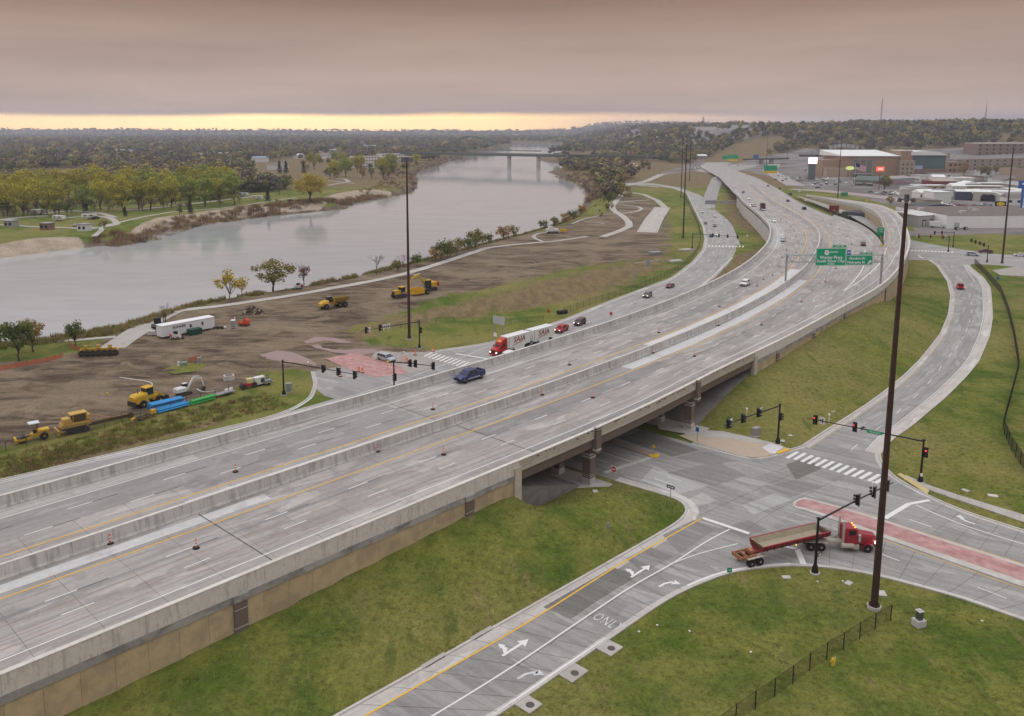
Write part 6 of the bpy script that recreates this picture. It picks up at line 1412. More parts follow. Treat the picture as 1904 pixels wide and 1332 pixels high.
for sg in (1, -1):
    part('side_window', MB().quad((WBt - 2.5, sg * 1.09, 2.25), (WBt - 1.55, sg * 1.09, 2.2), (WBt - 1.6, sg * .99, 2.9), (WBt - 2.45, sg * .99, 2.9)), GLASS, cab)
    mb = MB(); mb.loft([[(WBt + .62 * math.cos(a) * k, sg * y, .52 + .66 * math.sin(a) * k) for a in np.linspace(-.1, PI, 8)] for k, y in ((1.0, .78), (1.0, 1.22), (1.06, 1.22), (1.06, .78))], cap=False, closed=False); part('front_fender', mb, RED, dt)
    part('fuel_tank', MB().cyl((WBt - 2.6, sg * 1.0, .85), .36, 1.5, 14, 'x'), DUST, dt); part('step_box', MB().box((WBt - 1.5, sg * 1.02, .75), (.7, .4, .6)), DUST, dt); part('air_cleaner', MB().cyl((WBt - 1.1, sg * 1.0, 1.9), .2, .9, 12), CHROME, dt)
    part('exhaust_stack', MB().tube([(WBt - 3.05, sg * .85, 1.1), (WBt - 3.05, sg * .85, 3.2), (WBt - 3.05, sg * .85, 4.1)], [.16, .16, .08], 10), DUST, dt)
    part('headlight', MB().box((WBt + 1.0, sg * .98, 1.35), (.2, .3, .3)), HLON, dt); wheel(dt, WBt, sg * 1.02, .54, .3, sg, DRIM)
    for x in (-.68, .68): wheel(dt, x, sg * .92, .54, .56, sg, DRIM)
    part('rear_fender', MB().box((0, sg * .95, 1.22), (2.9, .6, .06)), DUST, dt)
part('roof_lamps', MB().box((WBt - 1.6, -.6, 3.22), (.2, .14, .1)).box((WBt - 1.6, 0, 3.22), (.2, .14, .1)).box((WBt - 1.6, .6, 3.22), (.2, .14, .1)), LYEL, cab)
part('air_hoses', MB().tube([(WBt - 3.2, .2, 1.9), (WBt - 3.9, .1, 1.5), (WBt - 4.6, .2, 2.0)], .03, 5).tube([(WBt - 3.2, -.2, 2.0), (WBt - 4.0, -.1, 1.4), (WBt - 4.6, -.1, 1.9)], .03, 5), TRIM, dt)
# trailer is coupled at the rear axle group of the tractor
rr = W(1394,1047); ta = math.atan2(ra_[1] - rr[1], ra_[0] - rr[0]) - th_; tl = math.hypot(ra_[0] - rr[0], ra_[1] - rr[1])
trl = part('trailer', MB().box((-tl / 2 + .6, 0, 1.42), (tl + 2.2, .9, .26)), REDD, dt, loc=(0, 0, 0), rz=ta)
prof = [(-1.32, 2.45), (-1.0, 1.75), (-.55, 1.55), (.55, 1.55), (1.0, 1.75), (1.32, 2.45)]
x0, x1 = -tl + 1.0, 1.5
mb = MB(); out = [[(x, y, z) for y, z in prof] for x in (x0, x1)]; inn = [[(x, y * .94, z + .06) for y, z in prof] for x in (x0, x1)]
mb.loft(out, 0, False, False); mb.loft([r[::-1] for r in inn], 1, False, False); part('tub', mb, [REDD, SOILB], trl)
for x in (x0, x1):
    o_ = part('tub_end', MB().add([(x, y, z) for y, z in prof] + [(x + (.25 if x > 0 else -.25), y * .8, 2.0 if abs(y) < 1 else 2.45) for y, z in prof], [(0, 1, 2, 3, 4, 5)]), REDD, trl)
    part('end_hoop', MB().tube([(x, y, z) for y, z in [(-1.34, 2.48), (-1.04, 1.72), (-.6, 1.5), (.6, 1.5), (1.04, 1.72), (1.34, 2.48)]], .09, 6), RED, trl)
    part('end_sheet', MB().add([(x, -1.24, 2.4), (x, -.92, 1.7), (x, .92, 1.7), (x, 1.24, 2.4)], [(0, 1, 2, 3)]), SOILB, trl)
for sg in (1, -1): part('top_rail', MB().box(((x0 + x1) / 2, sg * 1.34, 2.46), (x1 - x0, .16, .16)), RED, trl)
for k in range(9): part('tub_rib', MB().box((x0 + .6 + k * (x1 - x0 - 1.2) / 8, -1.22, 2.05), (.08, .10, .7)), REDD, trl)
part('side_marker', MB().box(((x0 + x1) / 2, -1.05, 1.6), (.2, .1, .12)), LYEL, trl)
part('rear_frame', MB().box((-tl - .9, -.85, 1.35), (2.4, .14, .3)).box((-tl - .9, .85, 1.35), (2.4, .14, .3)).box((-tl - 2.05, 0, 1.3), (.14, 1.9, .5)).box((-tl - 1.1, 0, 1.35), (.14, 1.8, .3)).box((-tl - .1, 0, 1.6), (.5, 1.0, .5)), M('rusty_orange_steel', (0.35, 0.15, 0.08), .8, .15, 3), trl)
for sg in (1, -1):
    part('mudguard', MB().box((-tl + .1, sg * .98, 1.22), (2.9, .62, .06)), DUST, trl)
    for x in (-.66, .66): wheel(trl, -tl + x, sg * .95, .53, .56, sg, DRIM)

# ---------------------------------------------------------------- double-trailer truck
SRED = paint('truck_red', (0.42, 0.012, 0.012)); VAN = M('white_trailer_skin', (0.72, 0.72, 0.72), .45, .03, 1.0); LOGO = M('crimson_logo_print', (0.30, 0.015, 0.03), .5, 0)
f_ = W(917,663); r_ = W(1020,633); sa = math.atan2(f_[1] - r_[1], f_[0] - r_[0])
st = thing('semi_truck', 'red semi truck hauling two short white trailers with crimson lettering', 'truck', (f_[0], f_[1], .06), sa)
mb = MB(); mb.loft([[(x, w_ * a, z) for a, z in ((1, .6), (1, 1.45), (.8, zt), (-.8, zt), (-1, 1.45), (-1, .6))] for x, w_, zt in ((-1.75, 1.1, 2.0), (-.3, 1.05, 1.78), (.05, .9, 1.5))]); part('hood', mb, SRED, st)
mb = MB(); mb.loft([[(x, 1.15 * a, z) for a, z in ((1, .7), (1, 2.2), (.9, zt), (-.9, zt), (-1, 2.2), (-1, .7))] for x, zt in ((-3.7, 3.1), (-2.1, 3.0), (-1.7, 2.2))]); cab = part('cab', mb, SRED, st)
mb = MB(); mb.loft([[(x, w_ * a, z) for a, z in ((1, 2.9), (.95, zt), (-.95, zt), (-1, 2.9))] for x, w_, zt in ((-3.7, 1.15, 4.0), (-2.6, 1.05, 3.7), (-2.0, .9, 3.0))]); wd = part('wind_deflector', mb, SRED, st)
part('deflector_badge', MB().quad((-2.05, -.6, 3.12), (-2.05, .6, 3.12), (-2.5, .6, 3.62), (-2.5, -.6, 3.62)), M('orange_badge', (0.75, 0.33, 0.03), .5, .05), wd)
part('windshield', MB().quad((-1.68, -.95, 2.2), (-1.68, .95, 2.2), (-2.08, .9, 2.9), (-2.08, -.9, 2.9)), GLASS, cab)
for sg in (1, -1): part('side_window', MB().quad((-3.2, sg * 1.16, 2.15), (-2.1, sg * 1.16, 2.15), (-2.3, sg * 1.08, 2.8), (-3.15, sg * 1.08, 2.8)), GLASS, cab)
part('grille', MB().box((.04, 0, 1.1), (.1, 1.2, .8)), TRIM, st); part('bumper', MB().box((.0, 0, .5), (.35, 2.3, .4)), SRED, st)
for sg in (1, -1):
    part('headlight', MB().box((-.05, sg * .88, .95), (.2, .35, .25)), HLON, st); part('mirror', MB().box((-1.7, sg * 1.4, 2.1), (.14, .2, .6)), TRIM, st)
    part('fairing', MB().box((-4.4, sg * 1.1, .7), (1.4, .12, .7)), VAN, st); wheel(st, -1.15, sg * 1.0, .52, .3, sg)
    for x in (-4.9,): wheel(st, x, sg * .92, .52, .56, sg)
part('chassis', MB().box((-4.0, 0, .95), (3.6, .9, .25)), TRIM, st)
def pup(x0, label):
    L_ = 8.55; b = part('trailer_box', MB().box((x0 - L_ / 2, 0, 2.72), (L_, 2.56, 2.75)), VAN, st)
    part('roof_rail', MB().box((x0 - L_ / 2, 1.285, 4.06), (L_, .03, .08)).box((x0 - L_ / 2, -1.285, 4.06), (L_, .03, .08)), GALV, b)
    part('corner_stripe', MB().box((x0 - .55, 1.285, 2.75), (.12, .02, 2.4)), REDS, b)
    for sg in (1, -1):
        part('side_skirt', MB().box((x0 - L_ * .52, sg * 1.24, .85), (L_ * .42, .05, .9)), VAN, b); wheel(st, x0 - L_ + .95, sg * .95, .5, .5, sg)
        tx_ = text('lettering', 'SAIA', 1.9, LOGO, b, (x0 - L_ * .50, sg * 1.30, 3.0), (PI / 2, 0, PI if sg > 0 else 0), extrude=.006, shear=.18, bold=.03); tx_.scale = (1.15, 1.0, 1)
        part('logo_swoosh', MB().add([(x0 - L_ * .5 - sg * 2.6 * k, sg * 1.293, z) for k, z in ((1, 2.85), (.3, 2.2), (-.3, 2.2), (-1, 1.75), (-.95, 1.62), (-.2, 2.05), (.35, 2.05))], [(0, 1, 2, 3, 4, 5, 6)]), LOGO, b)
    return b
pup(-3.95, 'a'); pup(-3.95 - 8.55 - 1.1, 'b')
part('dolly', MB().box((-13.4, 0, .95), (2.6, .8, .25)), TRIM, st)
for sg in (1, -1): wheel(st, -14.6, sg * .95, .5, .5, sg)
# ================================================================== building site
polyface(ccw([p[:2] for p in pxs([(786,660),(832,650),(905,640),(960,628),(950,662),(890,690),(820,695),(795,680)])]), Zr - .009, 'street_mouth', C_RD)
YEL = M('machine_yellow', (0.60, 0.36, 0.025), .5, .08, 1.5); TANY = M('faded_machine_yellow', (0.52, 0.33, 0.085), .6, .08, 1.5); DKST = M('dark_machine_steel', (0.045, 0.042, 0.04), .7, .1, 3); BONE = M('white_machine_paint', (0.66, 0.66, 0.65), .5, .06, 2); RUSTY = M('rusty_steel', (0.12, 0.075, 0.05), .9, .15, 3); ORM = M('orange_machine_paint', (0.55, 0.085, 0.03), .5, .06); REDM = M('red_machine_paint', (0.36, 0.02, 0.03), .5, .06)
def spot(px): p = W(*px); z = gz(p[0], p[1]); p = W(px[0], px[1], z); return (p[0], p[1], gz(p[0], p[1]))
def tracks(t, x0, x1, ys, w=.5, h=.85, mat=None):
    for y in ys:
        n = 8; mb = MB(); r = h / 2; P = [(x1 - r + r * math.cos(a), r + r * math.sin(a)) for a in np.linspace(PI / 2, -PI / 2, n)] + [(x0 + r + r * math.cos(a), r + r * math.sin(a)) for a in np.linspace(-PI / 2, -3 * PI / 2, n)]
        mb.xz(P, y - w / 2, y + w / 2); o = part('track', mb, mat or DKST, t); part('rollers', MB().box(((x0 + x1) / 2, y - w / 2 - .03, r), (x1 - x0 - h, .05, h * .35)), RUSTY, o)
# wheel loader
t = thing('wheel_loader', 'yellow wheel loader behind the blue pipe stack', 'loader', spot((278,752)), head((262,758),(300,746)))
part('rear_body', MB().loft([[(x, w_ * a, z0 + (z1 - z0) * b) for a, b in ((1, 0), (1, .8), (.85, 1), (-.85, 1), (-1, .8), (-1, 0))] for x, w_, z0, z1 in ((-3.9, .95, 1.2, 2.4), (-3.4, 1.1, 1.1, 2.75), (-1.0, 1.1, 1.1, 2.85))]), YEL, t)
part('counterweight', MB().box((-3.9, 0, 1.15), (.5, 2.2, .9)), DKST, t); part('cab', MB().box((-.3, 0, 2.9), (1.6, 1.6, 1.5)), GLASS, t); part('cab_roof', MB().box((-.3, 0, 3.72), (1.9, 1.8, .16)), YEL, t); part('cab_base', MB().box((-.3, 0, 1.85), (1.8, 1.8, .7)), YEL, t)
part('front_frame', MB().box((1.3, 0, 1.3), (1.6, 1.2, .9)), YEL, t)
for y in (-.55, .55): part('lift_arm', MB().xz([(.9, 2.3), (1.3, 2.5), (3.6, 1.0), (3.4, .75)], y - .12, y + .12), YEL, t)
part('bucket', MB().xz([(3.3, .1), (4.6, .15), (4.4, .3), (3.7, .5), (3.5, 1.3), (3.2, 1.3), (3.1, .6)], -1.45, 1.45), DKST, t); part('exhaust', MB().tube([(-2.2, .4, 2.8), (-2.2, .4, 3.7)], .08, 8), DKST, t)
LRIM = M('yellow_rim', (0.60, 0.36, 0.025), .6, .05)
for x in (-2.2, 1.6):
    for y in (-1.15, 1.15): wheel(t, x, y, .82, .62, 1, LRIM)
# articulated dump truck
t = thing('articulated_hauler', 'yellow articulated dump truck before the long spoil heap', 'dump truck', spot((621,572)), head((640,572),(598,578)))
mb = MB(); mb.loft([[(x, w_ * a, z0 + (z1 - z0) * b) for a, b in ((1, 0), (1, .7), (.8, 1), (-.8, 1), (-1, .7), (-1, 0))] for x, w_, z0, z1 in ((2.2, 1.2, 1.2, 2.6), (4.0, 1.15, 1.1, 2.3), (4.9, 1.0, 1.0, 1.8))]); part('hood', mb, YEL, t)
part('cab', MB().box((1.6, 0, 2.75), (1.5, 1.7, 1.7), tx=.85), GLASS, t); part('cab_roof', MB().box((1.6, 0, 3.65), (1.5, 1.7, .14)), M('grey_roof', (.2, .2, .21), .6, .05), t); part('fender', MB().box((3.2, -1.3, 1.75), (1.7, .5, .14)).box((3.2, 1.3, 1.75), (1.7, .5, .14)), YEL, t)
BODY = M('worn_dump_body', (0.30, 0.20, 0.04), .8, .15, 2)
P0 = [(-1.5, 2.95), (-1.1, 1.7), (1.1, 1.7), (1.5, 2.95)]; mb = MB(); mb.loft([[(x, y * k, z + dz) for y, z in P0] for x, k, dz in ((-4.6, .9, .35), (-3.2, 1, 0), (.4, 1, 0.1))], 0, False, False); mb.loft([[(x, y * k * .95, z + dz + .04) for y, z in P0][::-1] for x, k, dz in ((-4.6, .9, .35), (-3.2, 1, 0), (.4, 1, .1))], 0, False, False); part('dump_body', mb, BODY, t)
part('headboard', MB().box((.45, 0, 2.4), (.12, 3.0, 1.5)), YEL, t); part('rear_frame', MB().box((-1.6, 0, 1.2), (5.0, .9, .5)), YEL, t)
for x in (3.2, -1.4, -3.2):
    for y in (-1.25, 1.25): wheel(t, x, y, .85, .6, 1, DRIM)
# scraper unit
t = thing('tractor_scraper', 'yellow tractor pulling an earth scraper beyond the spoil heap', 'scraper', spot((760,551)), head((785,547),(730,555)))
part('tractor_hood', MB().box((4.7, 0, 1.9), (2.6, 1.5, 1.3), tx=.9), YEL, t); part('tractor_cab', MB().box((2.7, 0, 2.6), (1.6, 1.7, 1.6)), GLASS, t); part('cab_roof', MB().box((2.7, 0, 3.45), (1.8, 1.9, .14)), YEL, t); part('grille', MB().box((6.05, 0, 1.7), (.15, 1.4, 1.2)), DKST, t); part('exhaust', MB().tube([(4.2, .5, 2.5), (4.2, .5, 3.6)], .08, 8), DKST, t); tracks(t, 1.6, 6.0, (-1.2, 1.2), .7, 1.3)
part('gooseneck', MB().tube([(1.6, 0, 1.5), (.2, 0, 2.3), (-1.2, 0, 2.2)], .28, 8), YEL, t)
mb = MB(); mb.xz([(-1.2, .5), (-5.2, .6), (-5.6, 2.3), (-1.4, 2.2), (-.9, 1.4)], -1.5, -1.35); mb.xz([(-1.2, .5), (-5.2, .6), (-5.6, 2.3), (-1.4, 2.2), (-.9, 1.4)], 1.35, 1.5); mb.box((-5.4, 0, 1.5), (.2, 2.8, 1.7)); mb.box((-3.2, 0, .6), (3.8, 2.8, .12)); part('bowl', mb, YEL, t)
for y in (-1.2, 1.2): wheel(t, -6.6, y, .85, .7, 1, LRIM)
part('push_frame', MB().box((-6.4, 0, 1.4), (2.0, .9, .5)), DKST, t)
# excavators
def excavator(label, loc, rz, s, body, arm, mirror=1, cabm=None, cw=None):
    t = thing('excavator', label, 'excavator', loc, rz); t.scale = (s, s, s); tracks(t, -1.9, 1.9, (-1.15, 1.15), .6, .9)
    part('turntable', MB().cyl((0, 0, 1.0), .9, .35, 16), DKST, t); part('house', MB().box((-.9, -.1, 1.75), (2.6, 2.5, 1.1)), body, t); part('counterweight', MB().loft([[(x, 1.25 * a, z) for a, z in ((1, 1.15), (1, 2.1), (.8, 2.3), (-.8, 2.3), (-1, 2.1), (-1, 1.15))] for x in (-2.7, -2.0)]), cw or body, t)
    part('cab', MB().box((.75, .75, 2.1), (1.5, 1.05, 1.8), tx=.9), cabm or GLASS, t); part('cab_roof', MB().box((.75, .75, 3.05), (1.4, 1.05, .1)), body, t)
    part('boom', MB().xz([(.6, 1.5), (2.6, 4.4), (3.3, 4.7), (5.6, 3.9), (5.5, 3.6), (3.3, 4.2), (2.9, 3.95), (1.1, 1.4)], -.55, -.2), arm, t); part('stick', MB().xz([(5.2, 4.1), (5.6, 4.1), (6.3, 1.2), (6.0, 1.1)], -.5, -.25), arm, t); part('bucket', MB().xz([(6.4, 1.3), (5.9, 1.25), (5.3, .6), (5.5, .15), (6.2, .1), (6.5, .6)], -.85, .1), DKST, t)
    part('cylinder', MB().tube([(2.7, -.37, 4.9), (4.8, -.37, 4.6)], .09, 6), CHROME, t); return t
excavator('yellow excavator with a red counterweight loading the scraper', spot((797,540)), head((800,540),(768,545)), 1.25, YEL, YEL, cw=REDM)
excavator('small white excavator digging beside the dark trench', spot((342,734)), head((340,734),(372,726)), .72, BONE, BONE)
# trencher
t = thing('trencher', 'large faded yellow crawler trencher with a long boom by the fence', 'trencher', spot((143,802)), head((165,797),(115,808)))
t.scale = (.85, .85, .85); tracks(t, -2.2, 2.6, (-1.2, 1.2), .6, 1.1); part('hull', MB().box((0.2, 0, 1.85), (6.0, 2.4, .9), tx=.95), TANY, t); part('engine_hood', MB().box((2.0, 0, 2.9), (1.6, 2.0, .9), tx=.9), TANY, t); part('cab_void', MB().box((-.6, 0, 3.2), (2.6, 2.0, 1.4)), M('cab_shade', (.09, .065, .035), .7, .1), t); part('canopy', MB().box((-.4, 0, 4.05), (3.4, 2.2, .2)), TANY, t)  # dark box under the canopy paints the shade of the open cab
for x in (-1.8, .8):
    for y in (-.95, .95): part('canopy_post', MB().box((x, y, 3.4), (.12, .12, 1.3)), TANY, t)
part('side_box', MB().box((-2.2, 0, 3.0), (.9, 2.3, 1.0)), TANY, t); part('blade', MB().box((3.9, 0, .8), (.35, 3.6, 1.1)).box((3.2, 1.1, .8), (1.3, .2, .3)).box((3.2, -1.1, .8), (1.3, .2, .3)), TANY, t)
part('digging_boom', MB().box((-6.8, 0, 1.0), (8.5, .5, .55), ry=.03), RUSTY, t); part('digging_chain', MB().box((-6.9, 0, 1.42), (8.3, .34, .14)).box((-6.9, 0, .62), (8.3, .34, .14)), M('yellow_chain', (.33, .22, .08), .8, .15, 5), t); part('boom_tip', MB().cyl((-11.2, 0, 1.0), .7, .5, 14, 'y'), RUSTY, t); part('stay', MB().tube([(-2.4, .5, 3.4), (-7.5, .2, 1.5)], .07, 6), TANY, t)
# small roller
t = thing('soil_roller', 'small yellow soil roller with a white canopy at the fence', 'roller', spot((66,818)), head((85,814),(45,822)))
part('engine_body', MB().box((-1.3, 0, 1.35), (2.0, 1.5, .9), tx=.92), YEL, t); part('operator_deck', MB().box((.1, 0, 1.0), (1.2, 1.4, .5)), YEL, t); part('seat', MB().box((.0, 0, 1.55), (.5, .5, .6)), TRIM, t); part('canopy', MB().box((.1, 0, 3.2), (1.7, 1.6, .1)), M('pale_canopy', (.62, .66, .72), .5, .03), t)
for y in (-.65, .65): part('canopy_post', MB().box((-.4, y, 2.3), (.08, .08, 1.8)), TRIM, t)
part('yoke', MB().box((1.9, -.95, .7), (2.4, .16, .35)).box((1.9, .95, .7), (2.4, .16, .35)).box((3.1, 0, .6), (.3, 2.2, .6)), YEL, t); part('drum', MB().cyl((2.0, 0, .65), .65, 1.7, 20, 'y'), DKST, t)
for y in (-.75, .75): wheel(t, -1.3, y, .68, .5, 1, LRIM)
# compactor row behind the orange fence
t = thing('plough_machine', 'wide black and yellow earth machine by the orange fence', 'machine', spot((184,662)), .15)
part('toolbar', MB().box((0, .3, 1.75), (8.4, .3, .3)), YEL, t); part('frame', MB().box((0, 1.2, 1.2), (8.6, .3, .5)).box((-4.2, .6, 1.3), (.3, 1.6, .4)).box((4.2, .6, 1.3), (.3, 1.6, .4)), TANY, t)
for k in range(7): part('roller_wheel', MB().cyl((-3.9 + k * 1.3, -.2, .75), .75, .42, 14, 'y'), DKST, t)
part('deck', MB().box((0, -.9, .75), (8.8, .25, .3)), DKST, t)
for x in (-3, 0, 2.6): part('hose_stand', MB().box((x, .2, 2.3), (.8, .6, .8)), TANY, t)
# skid steers
def skid(label, px, rz, c1, c2, s=1.0):
    t = thing('skid_steer', label, 'skid steer', spot(px), rz); t.scale = (s, s, s)
    part('body', MB().box((-.3, 0, .95), (2.0, 1.3, .9)), c1, t); part('cab', MB().box((.0, 0, 1.6), (1.1, 1.1, 1.0)), TRIM, t); part('engine_cover', MB().box((-1.2, 0, 1.2), (.5, 1.3, .9)), c2, t)
    for y in (-.75, .75): part('lift_arm', MB().xz([(-1.3, 1.7), (-1.1, 1.9), (1.4, 1.0), (1.5, .4), (1.2, .4)], y - .08, y + .08), c1, t)
    part('bucket', MB().xz([(1.4, .1), (2.1, .12), (1.6, .7), (1.4, .7)], -.85, .85), DKST, t)
    for x in (-.75, .55):
        for y in (-.72, .72): wheel(t, x, y, .38, .3, 1, BONE)
skid('white and orange skid steer in front of the office trailer', (327,631), .3, BONE, ORM); skid('white and red skid steer parked under the reddish bare tree', (555,538), PI, BONE, REDM)
# telehandler
t = thing('telehandler', 'dark grey forklift behind the end of the office trailer', 'forklift', spot((296,610)), 1.0); part('chassis', MB().box((0, 0, 1.0), (3.6, 1.8, .7)), M('slate_paint', (.12, .15, .17), .5, .05), t); part('cab', MB().box((-.2, .3, 2.1), (1.5, 1.1, 1.6)), GLASS, t); part('mast', MB().box((1.9, -.4, 2.3), (.25, .12, 3.6)).box((1.9, .4, 2.3), (.25, .12, 3.6)), DKST, t); part('forks', MB().box((2.6, -.35, .6), (1.3, .14, .08)).box((2.6, .35, .6), (1.3, .14, .08)), DKST, t)
for x in (-1.2, 1.2):
    for y in (-.9, .9): wheel(t, x, y, .6, .4, 1, BONE)
# office trailer
a = W(302,631); b = W(399.5,612); ang = math.atan2(b[1] - a[1], b[0] - a[0]); ln = math.hypot(b[0] - a[0], b[1] - a[1])
t = thing('office_trailer', 'long white site office trailer with black lettering and two small windows', 'trailer', (a[0], a[1], 0), ang)
OFW = M('white_ribbed_siding', (0.70, 0.71, 0.74), .5, .03, 1.0)
part('body', MB().box((ln / 2, 1.5, 1.95), (ln, 3.0, 2.9)), OFW, t); part('roof', MB().box((ln / 2, 1.5, 3.44), (ln + .15, 3.15, .1)), M('white_roof_membrane', (.76, .76, .78), .6, .03), t)
for k in range(int(ln / .6)): part('rib', MB().box((.3 + k * .6, -.012, 1.95), (.05, .03, 2.85)), OFW, t)
for x in (ln * .535, ln * .76):
    w_ = part('window', MB().box((x, -.03, 2.2), (.75, .06, .95)), WHT, t); part('pane', MB().box((x, -.065, 2.42), (.6, .02, .4)).box((x, -.065, 1.98), (.6, .02, .4)), GLASS, w_)
text('lettering', 'KLINGER', .95, BLKL, t, (ln * .32, -.04, 2.55), (PI / 2, 0, 0), extrude=.004, bold=.02)
part('axle_skirt', MB().box((ln * .12, .3, .35), (1.6, .3, .6)).box((ln * .85, .3, .3), (1.2, .3, .5)), DKST, t); part('step', MB().box((ln * .64, -.5, .3), (1.2, 1.0, .6)), RUSTY, t)
t = thing('dumpster', 'dark green dumpster in front of the office trailer', 'dumpster', spot((362,622)), ang); part('bin', MB().box((0, 0, .8), (3.4, 1.7, 1.5), tx=1.05), M('green_dumpster', (.02, .075, .05), .6, .08, 2), t); part('lid', MB().box((0, 0, 1.6), (3.5, 1.75, .1)), M('green_lid', (.03, .10, .07), .6, .05), t)
for k in range(4): part('rib', MB().box((-1.35 + k * .9, -.9, .8), (.1, .08, 1.4)), MATS['green_dumpster'], t)
t = thing('portable_toilet', 'grey portable toilet right of the office trailer', 'toilet', spot((434,611)), .2); part('cabin', MB().box((0, 0, 1.2), (1.15, 1.15, 2.2)), M('grey_plastic', (.33, .34, .35), .6, .05), t); part('roof', MB().box((0, 0, 2.38), (1.25, 1.25, .18), tx=.8, ty=.8), WHT, t); part('door', MB().box((0, -.59, 1.15), (.8, .03, 1.9)), M('grey_door', (.27, .28, .29), .6, .03), t); part('vent_pipe', MB().tube([(.45, .3, 2.3), (.45, .3, 3.2)], .1, 8), WHT, t)
t = thing('boom_lift', 'orange machine beside the portable toilet', 'machine', spot((454,606)), -.3); part('chassis', MB().box((0, 0, .7), (2.6, 1.5, .6)), ORM, t); part('engine_pod', MB().loft([[(x, w_ * a, z) for a, z in ((1, .9), (.9, zt), (-.9, zt), (-1, .9))] for x, w_, zt in ((.0, .8, 1.9), (.8, .85, 2.2), (1.5, .6, 1.6))]), ORM, t); part('arm', MB().box((-1.4, 0, 1.0), (1.6, .3, .3)), ORM, t)
for x in (-.9, .9):
    for y in (-.75, .75): wheel(t, x, y, .4, .3, 1, BONE)
t = thing('debris_cart', 'heap of black bags and pipes beside the trailer end', 'debris', spot((408,612)), 0)
for k in range(6): part('bag', MB().loft([[(x * .5 + k * .55 - 1.4, r * math.cos(q) * .5 + (k % 2) * .5, .4 + r * math.sin(q) * .4) for q in np.linspace(0, 2 * PI, 7)[:-1]] for x, r in ((-.8, .3), (0, 1), (.8, .3))]), BONE if k == 5 else TRIM, t)
# rubble heap
t = thing('rubble_heap', 'heap of broken concrete and timber on the bare dirt', 'rubble', spot((470,580)), 0); rr_ = random.Random(5)
for k in range(46):
    a_ = rr_.random() * 6.28; r_ = 3.4 * rr_.random() ** .6; h_ = max(.2, 2.3 * (1 - r_ / 3.6)); s_ = .35 + .7 * rr_.random(); o_ = part('chunk', MB().box((0, 0, 0), (s_ * 1.6, s_, s_ * .5), tx=.8), [M('pale_rubble', (.40, .34, .26), .95, .15, 2), M('brown_rubble', (.16, .115, .08), .95, .15, 2), M('dark_rubble', (.085, .065, .05), .95, .1, 2)][k % 3], t, loc=(r_ * math.cos(a_), r_ * math.sin(a_) * .7, h_ - .4)); o_.rotation_euler = (rr_.random() * 2, rr_.random() * 2, rr_.random() * 6)
# pipes
def pipe_stack(label, p, q, n, rows, mat, r=.16, group=None):
    a = W(*p); b = W(*q); an = math.atan2(b[1] - a[1], b[0] - a[0]); L_ = math.hypot(b[0] - a[0], b[1] - a[1]); t = thing('pipe_stack', label, 'pipe stack', (a[0], a[1], gz(a[0], a[1])), an)
    for j in range(rows):
        for i in range(n - j // 2): part('pipe', MB().cyl((L_ / 2 + (j % 3) * .12, i * 2.35 * r + (j % 2) * r, r + .1 + j * 1.95 * r), r, L_ - .5 * ((i * 7 + j * 3) % 3) * .4, 10, 'x'), mat, t)
    for x in (.2, .8): part('bunk', MB().box((L_ * x, n * r, .06), (.15, n * 2.1 * r + .3, .12)), RUSTY, t)
BPIPE = M('blue_pvc', (0.035, 0.27, 0.60), .4, .05, 1); GPIPE = M('green_pvc', (0.06, 0.42, 0.10), .4, .05, 1)
pipe_stack('upper stack of blue plastic pipes on the dirt before the loader', (279,764), (341,750), 6, 3, BPIPE, .17); pipe_stack('lower front stack of blue plastic pipes by the fence', (292,772), (352,756), 4, 2, BPIPE, .17); pipe_stack('stack of green plastic pipes right of the blue ones', (355,755), (400,743), 4, 3, GPIPE, .15)
def conduit(label, P, r=.11): 
    Q = smooth_line(pxs(P), .8, 3); t = tag(part('conduit', MB().tube([(x, y, gz(x, y) + r) for x, y, _ in Q], r, 8), BONE, None, True), label, 'conduit')
conduit('long white conduit with a bent end lying on the dirt', [(223,703),(245,706),(268,709),(282,713),(286,717),(281,720),(276,720)]); conduit('short curved white conduit right of the small excavator', [(366,725),(372,729),(382,731),(392,730),(401,727)])
t = thing('concrete_ring', 'pale square concrete manhole ring in the dark trench', 'manhole ring', spot((426,706)), .4); part('ring', MB().box((0, 0, .5), (2.4, 1.8, 1.0), tx=.9, ty=.9), PALE, t); part('opening', MB().box((0, 0, 1.01), (1.5, 1.0, .04)), JOINT, t)
t = thing('concrete_block', 'pale weathered concrete block beside the trail', 'block', spot((282,623)), .4); part('block', MB().box((0, 0, .6), (2.4, 2.0, 1.2), tx=.75, ty=.75), PALE, t); part('stain', MB().box((0, 0, .1), (2.7, 2.2, .2)), RUSTY, t)
# small plant along the fence
t = thing('implement', 'yellow and black drawbar implement lying by the fence', 'implement', spot((270,780)), head((255,783),(287,773))); part('frame', MB().box((0, 0, .5), (4.4, .3, .25)).box((0, .8, .5), (4.0, .25, .25)), RUSTY, t); part('hitch', MB().box((-2.3, .3, .6), (.8, .4, .5)), YEL, t); part('motor', MB().box((2.0, .4, .9), (.9, .8, .8)), YEL, t)
for x in (-1, .6): wheel(t, x, .4, .4, .3, 1, DRIM)
t = thing('pipe_trailer', 'flat trailer loaded with white sacks by the fence', 'trailer', spot((418,735)), head((405,738),(432,731))); part('bed', MB().box((0, 0, .6), (4.2, 1.6, .12)), GALV, t); part('tongue', MB().box((-2.8, 0, .5), (1.8, .12, .12)), GALV, t)
for k in range(4): part('sack', MB().box((.2 + .5 * k, (k % 2) * .5 - .2, .95), (.7, .6, .5), k, tx=.7, ty=.7), BONE, t)
for y in (-.85, .85): wheel(t, .3, y, .33, .2, 1)
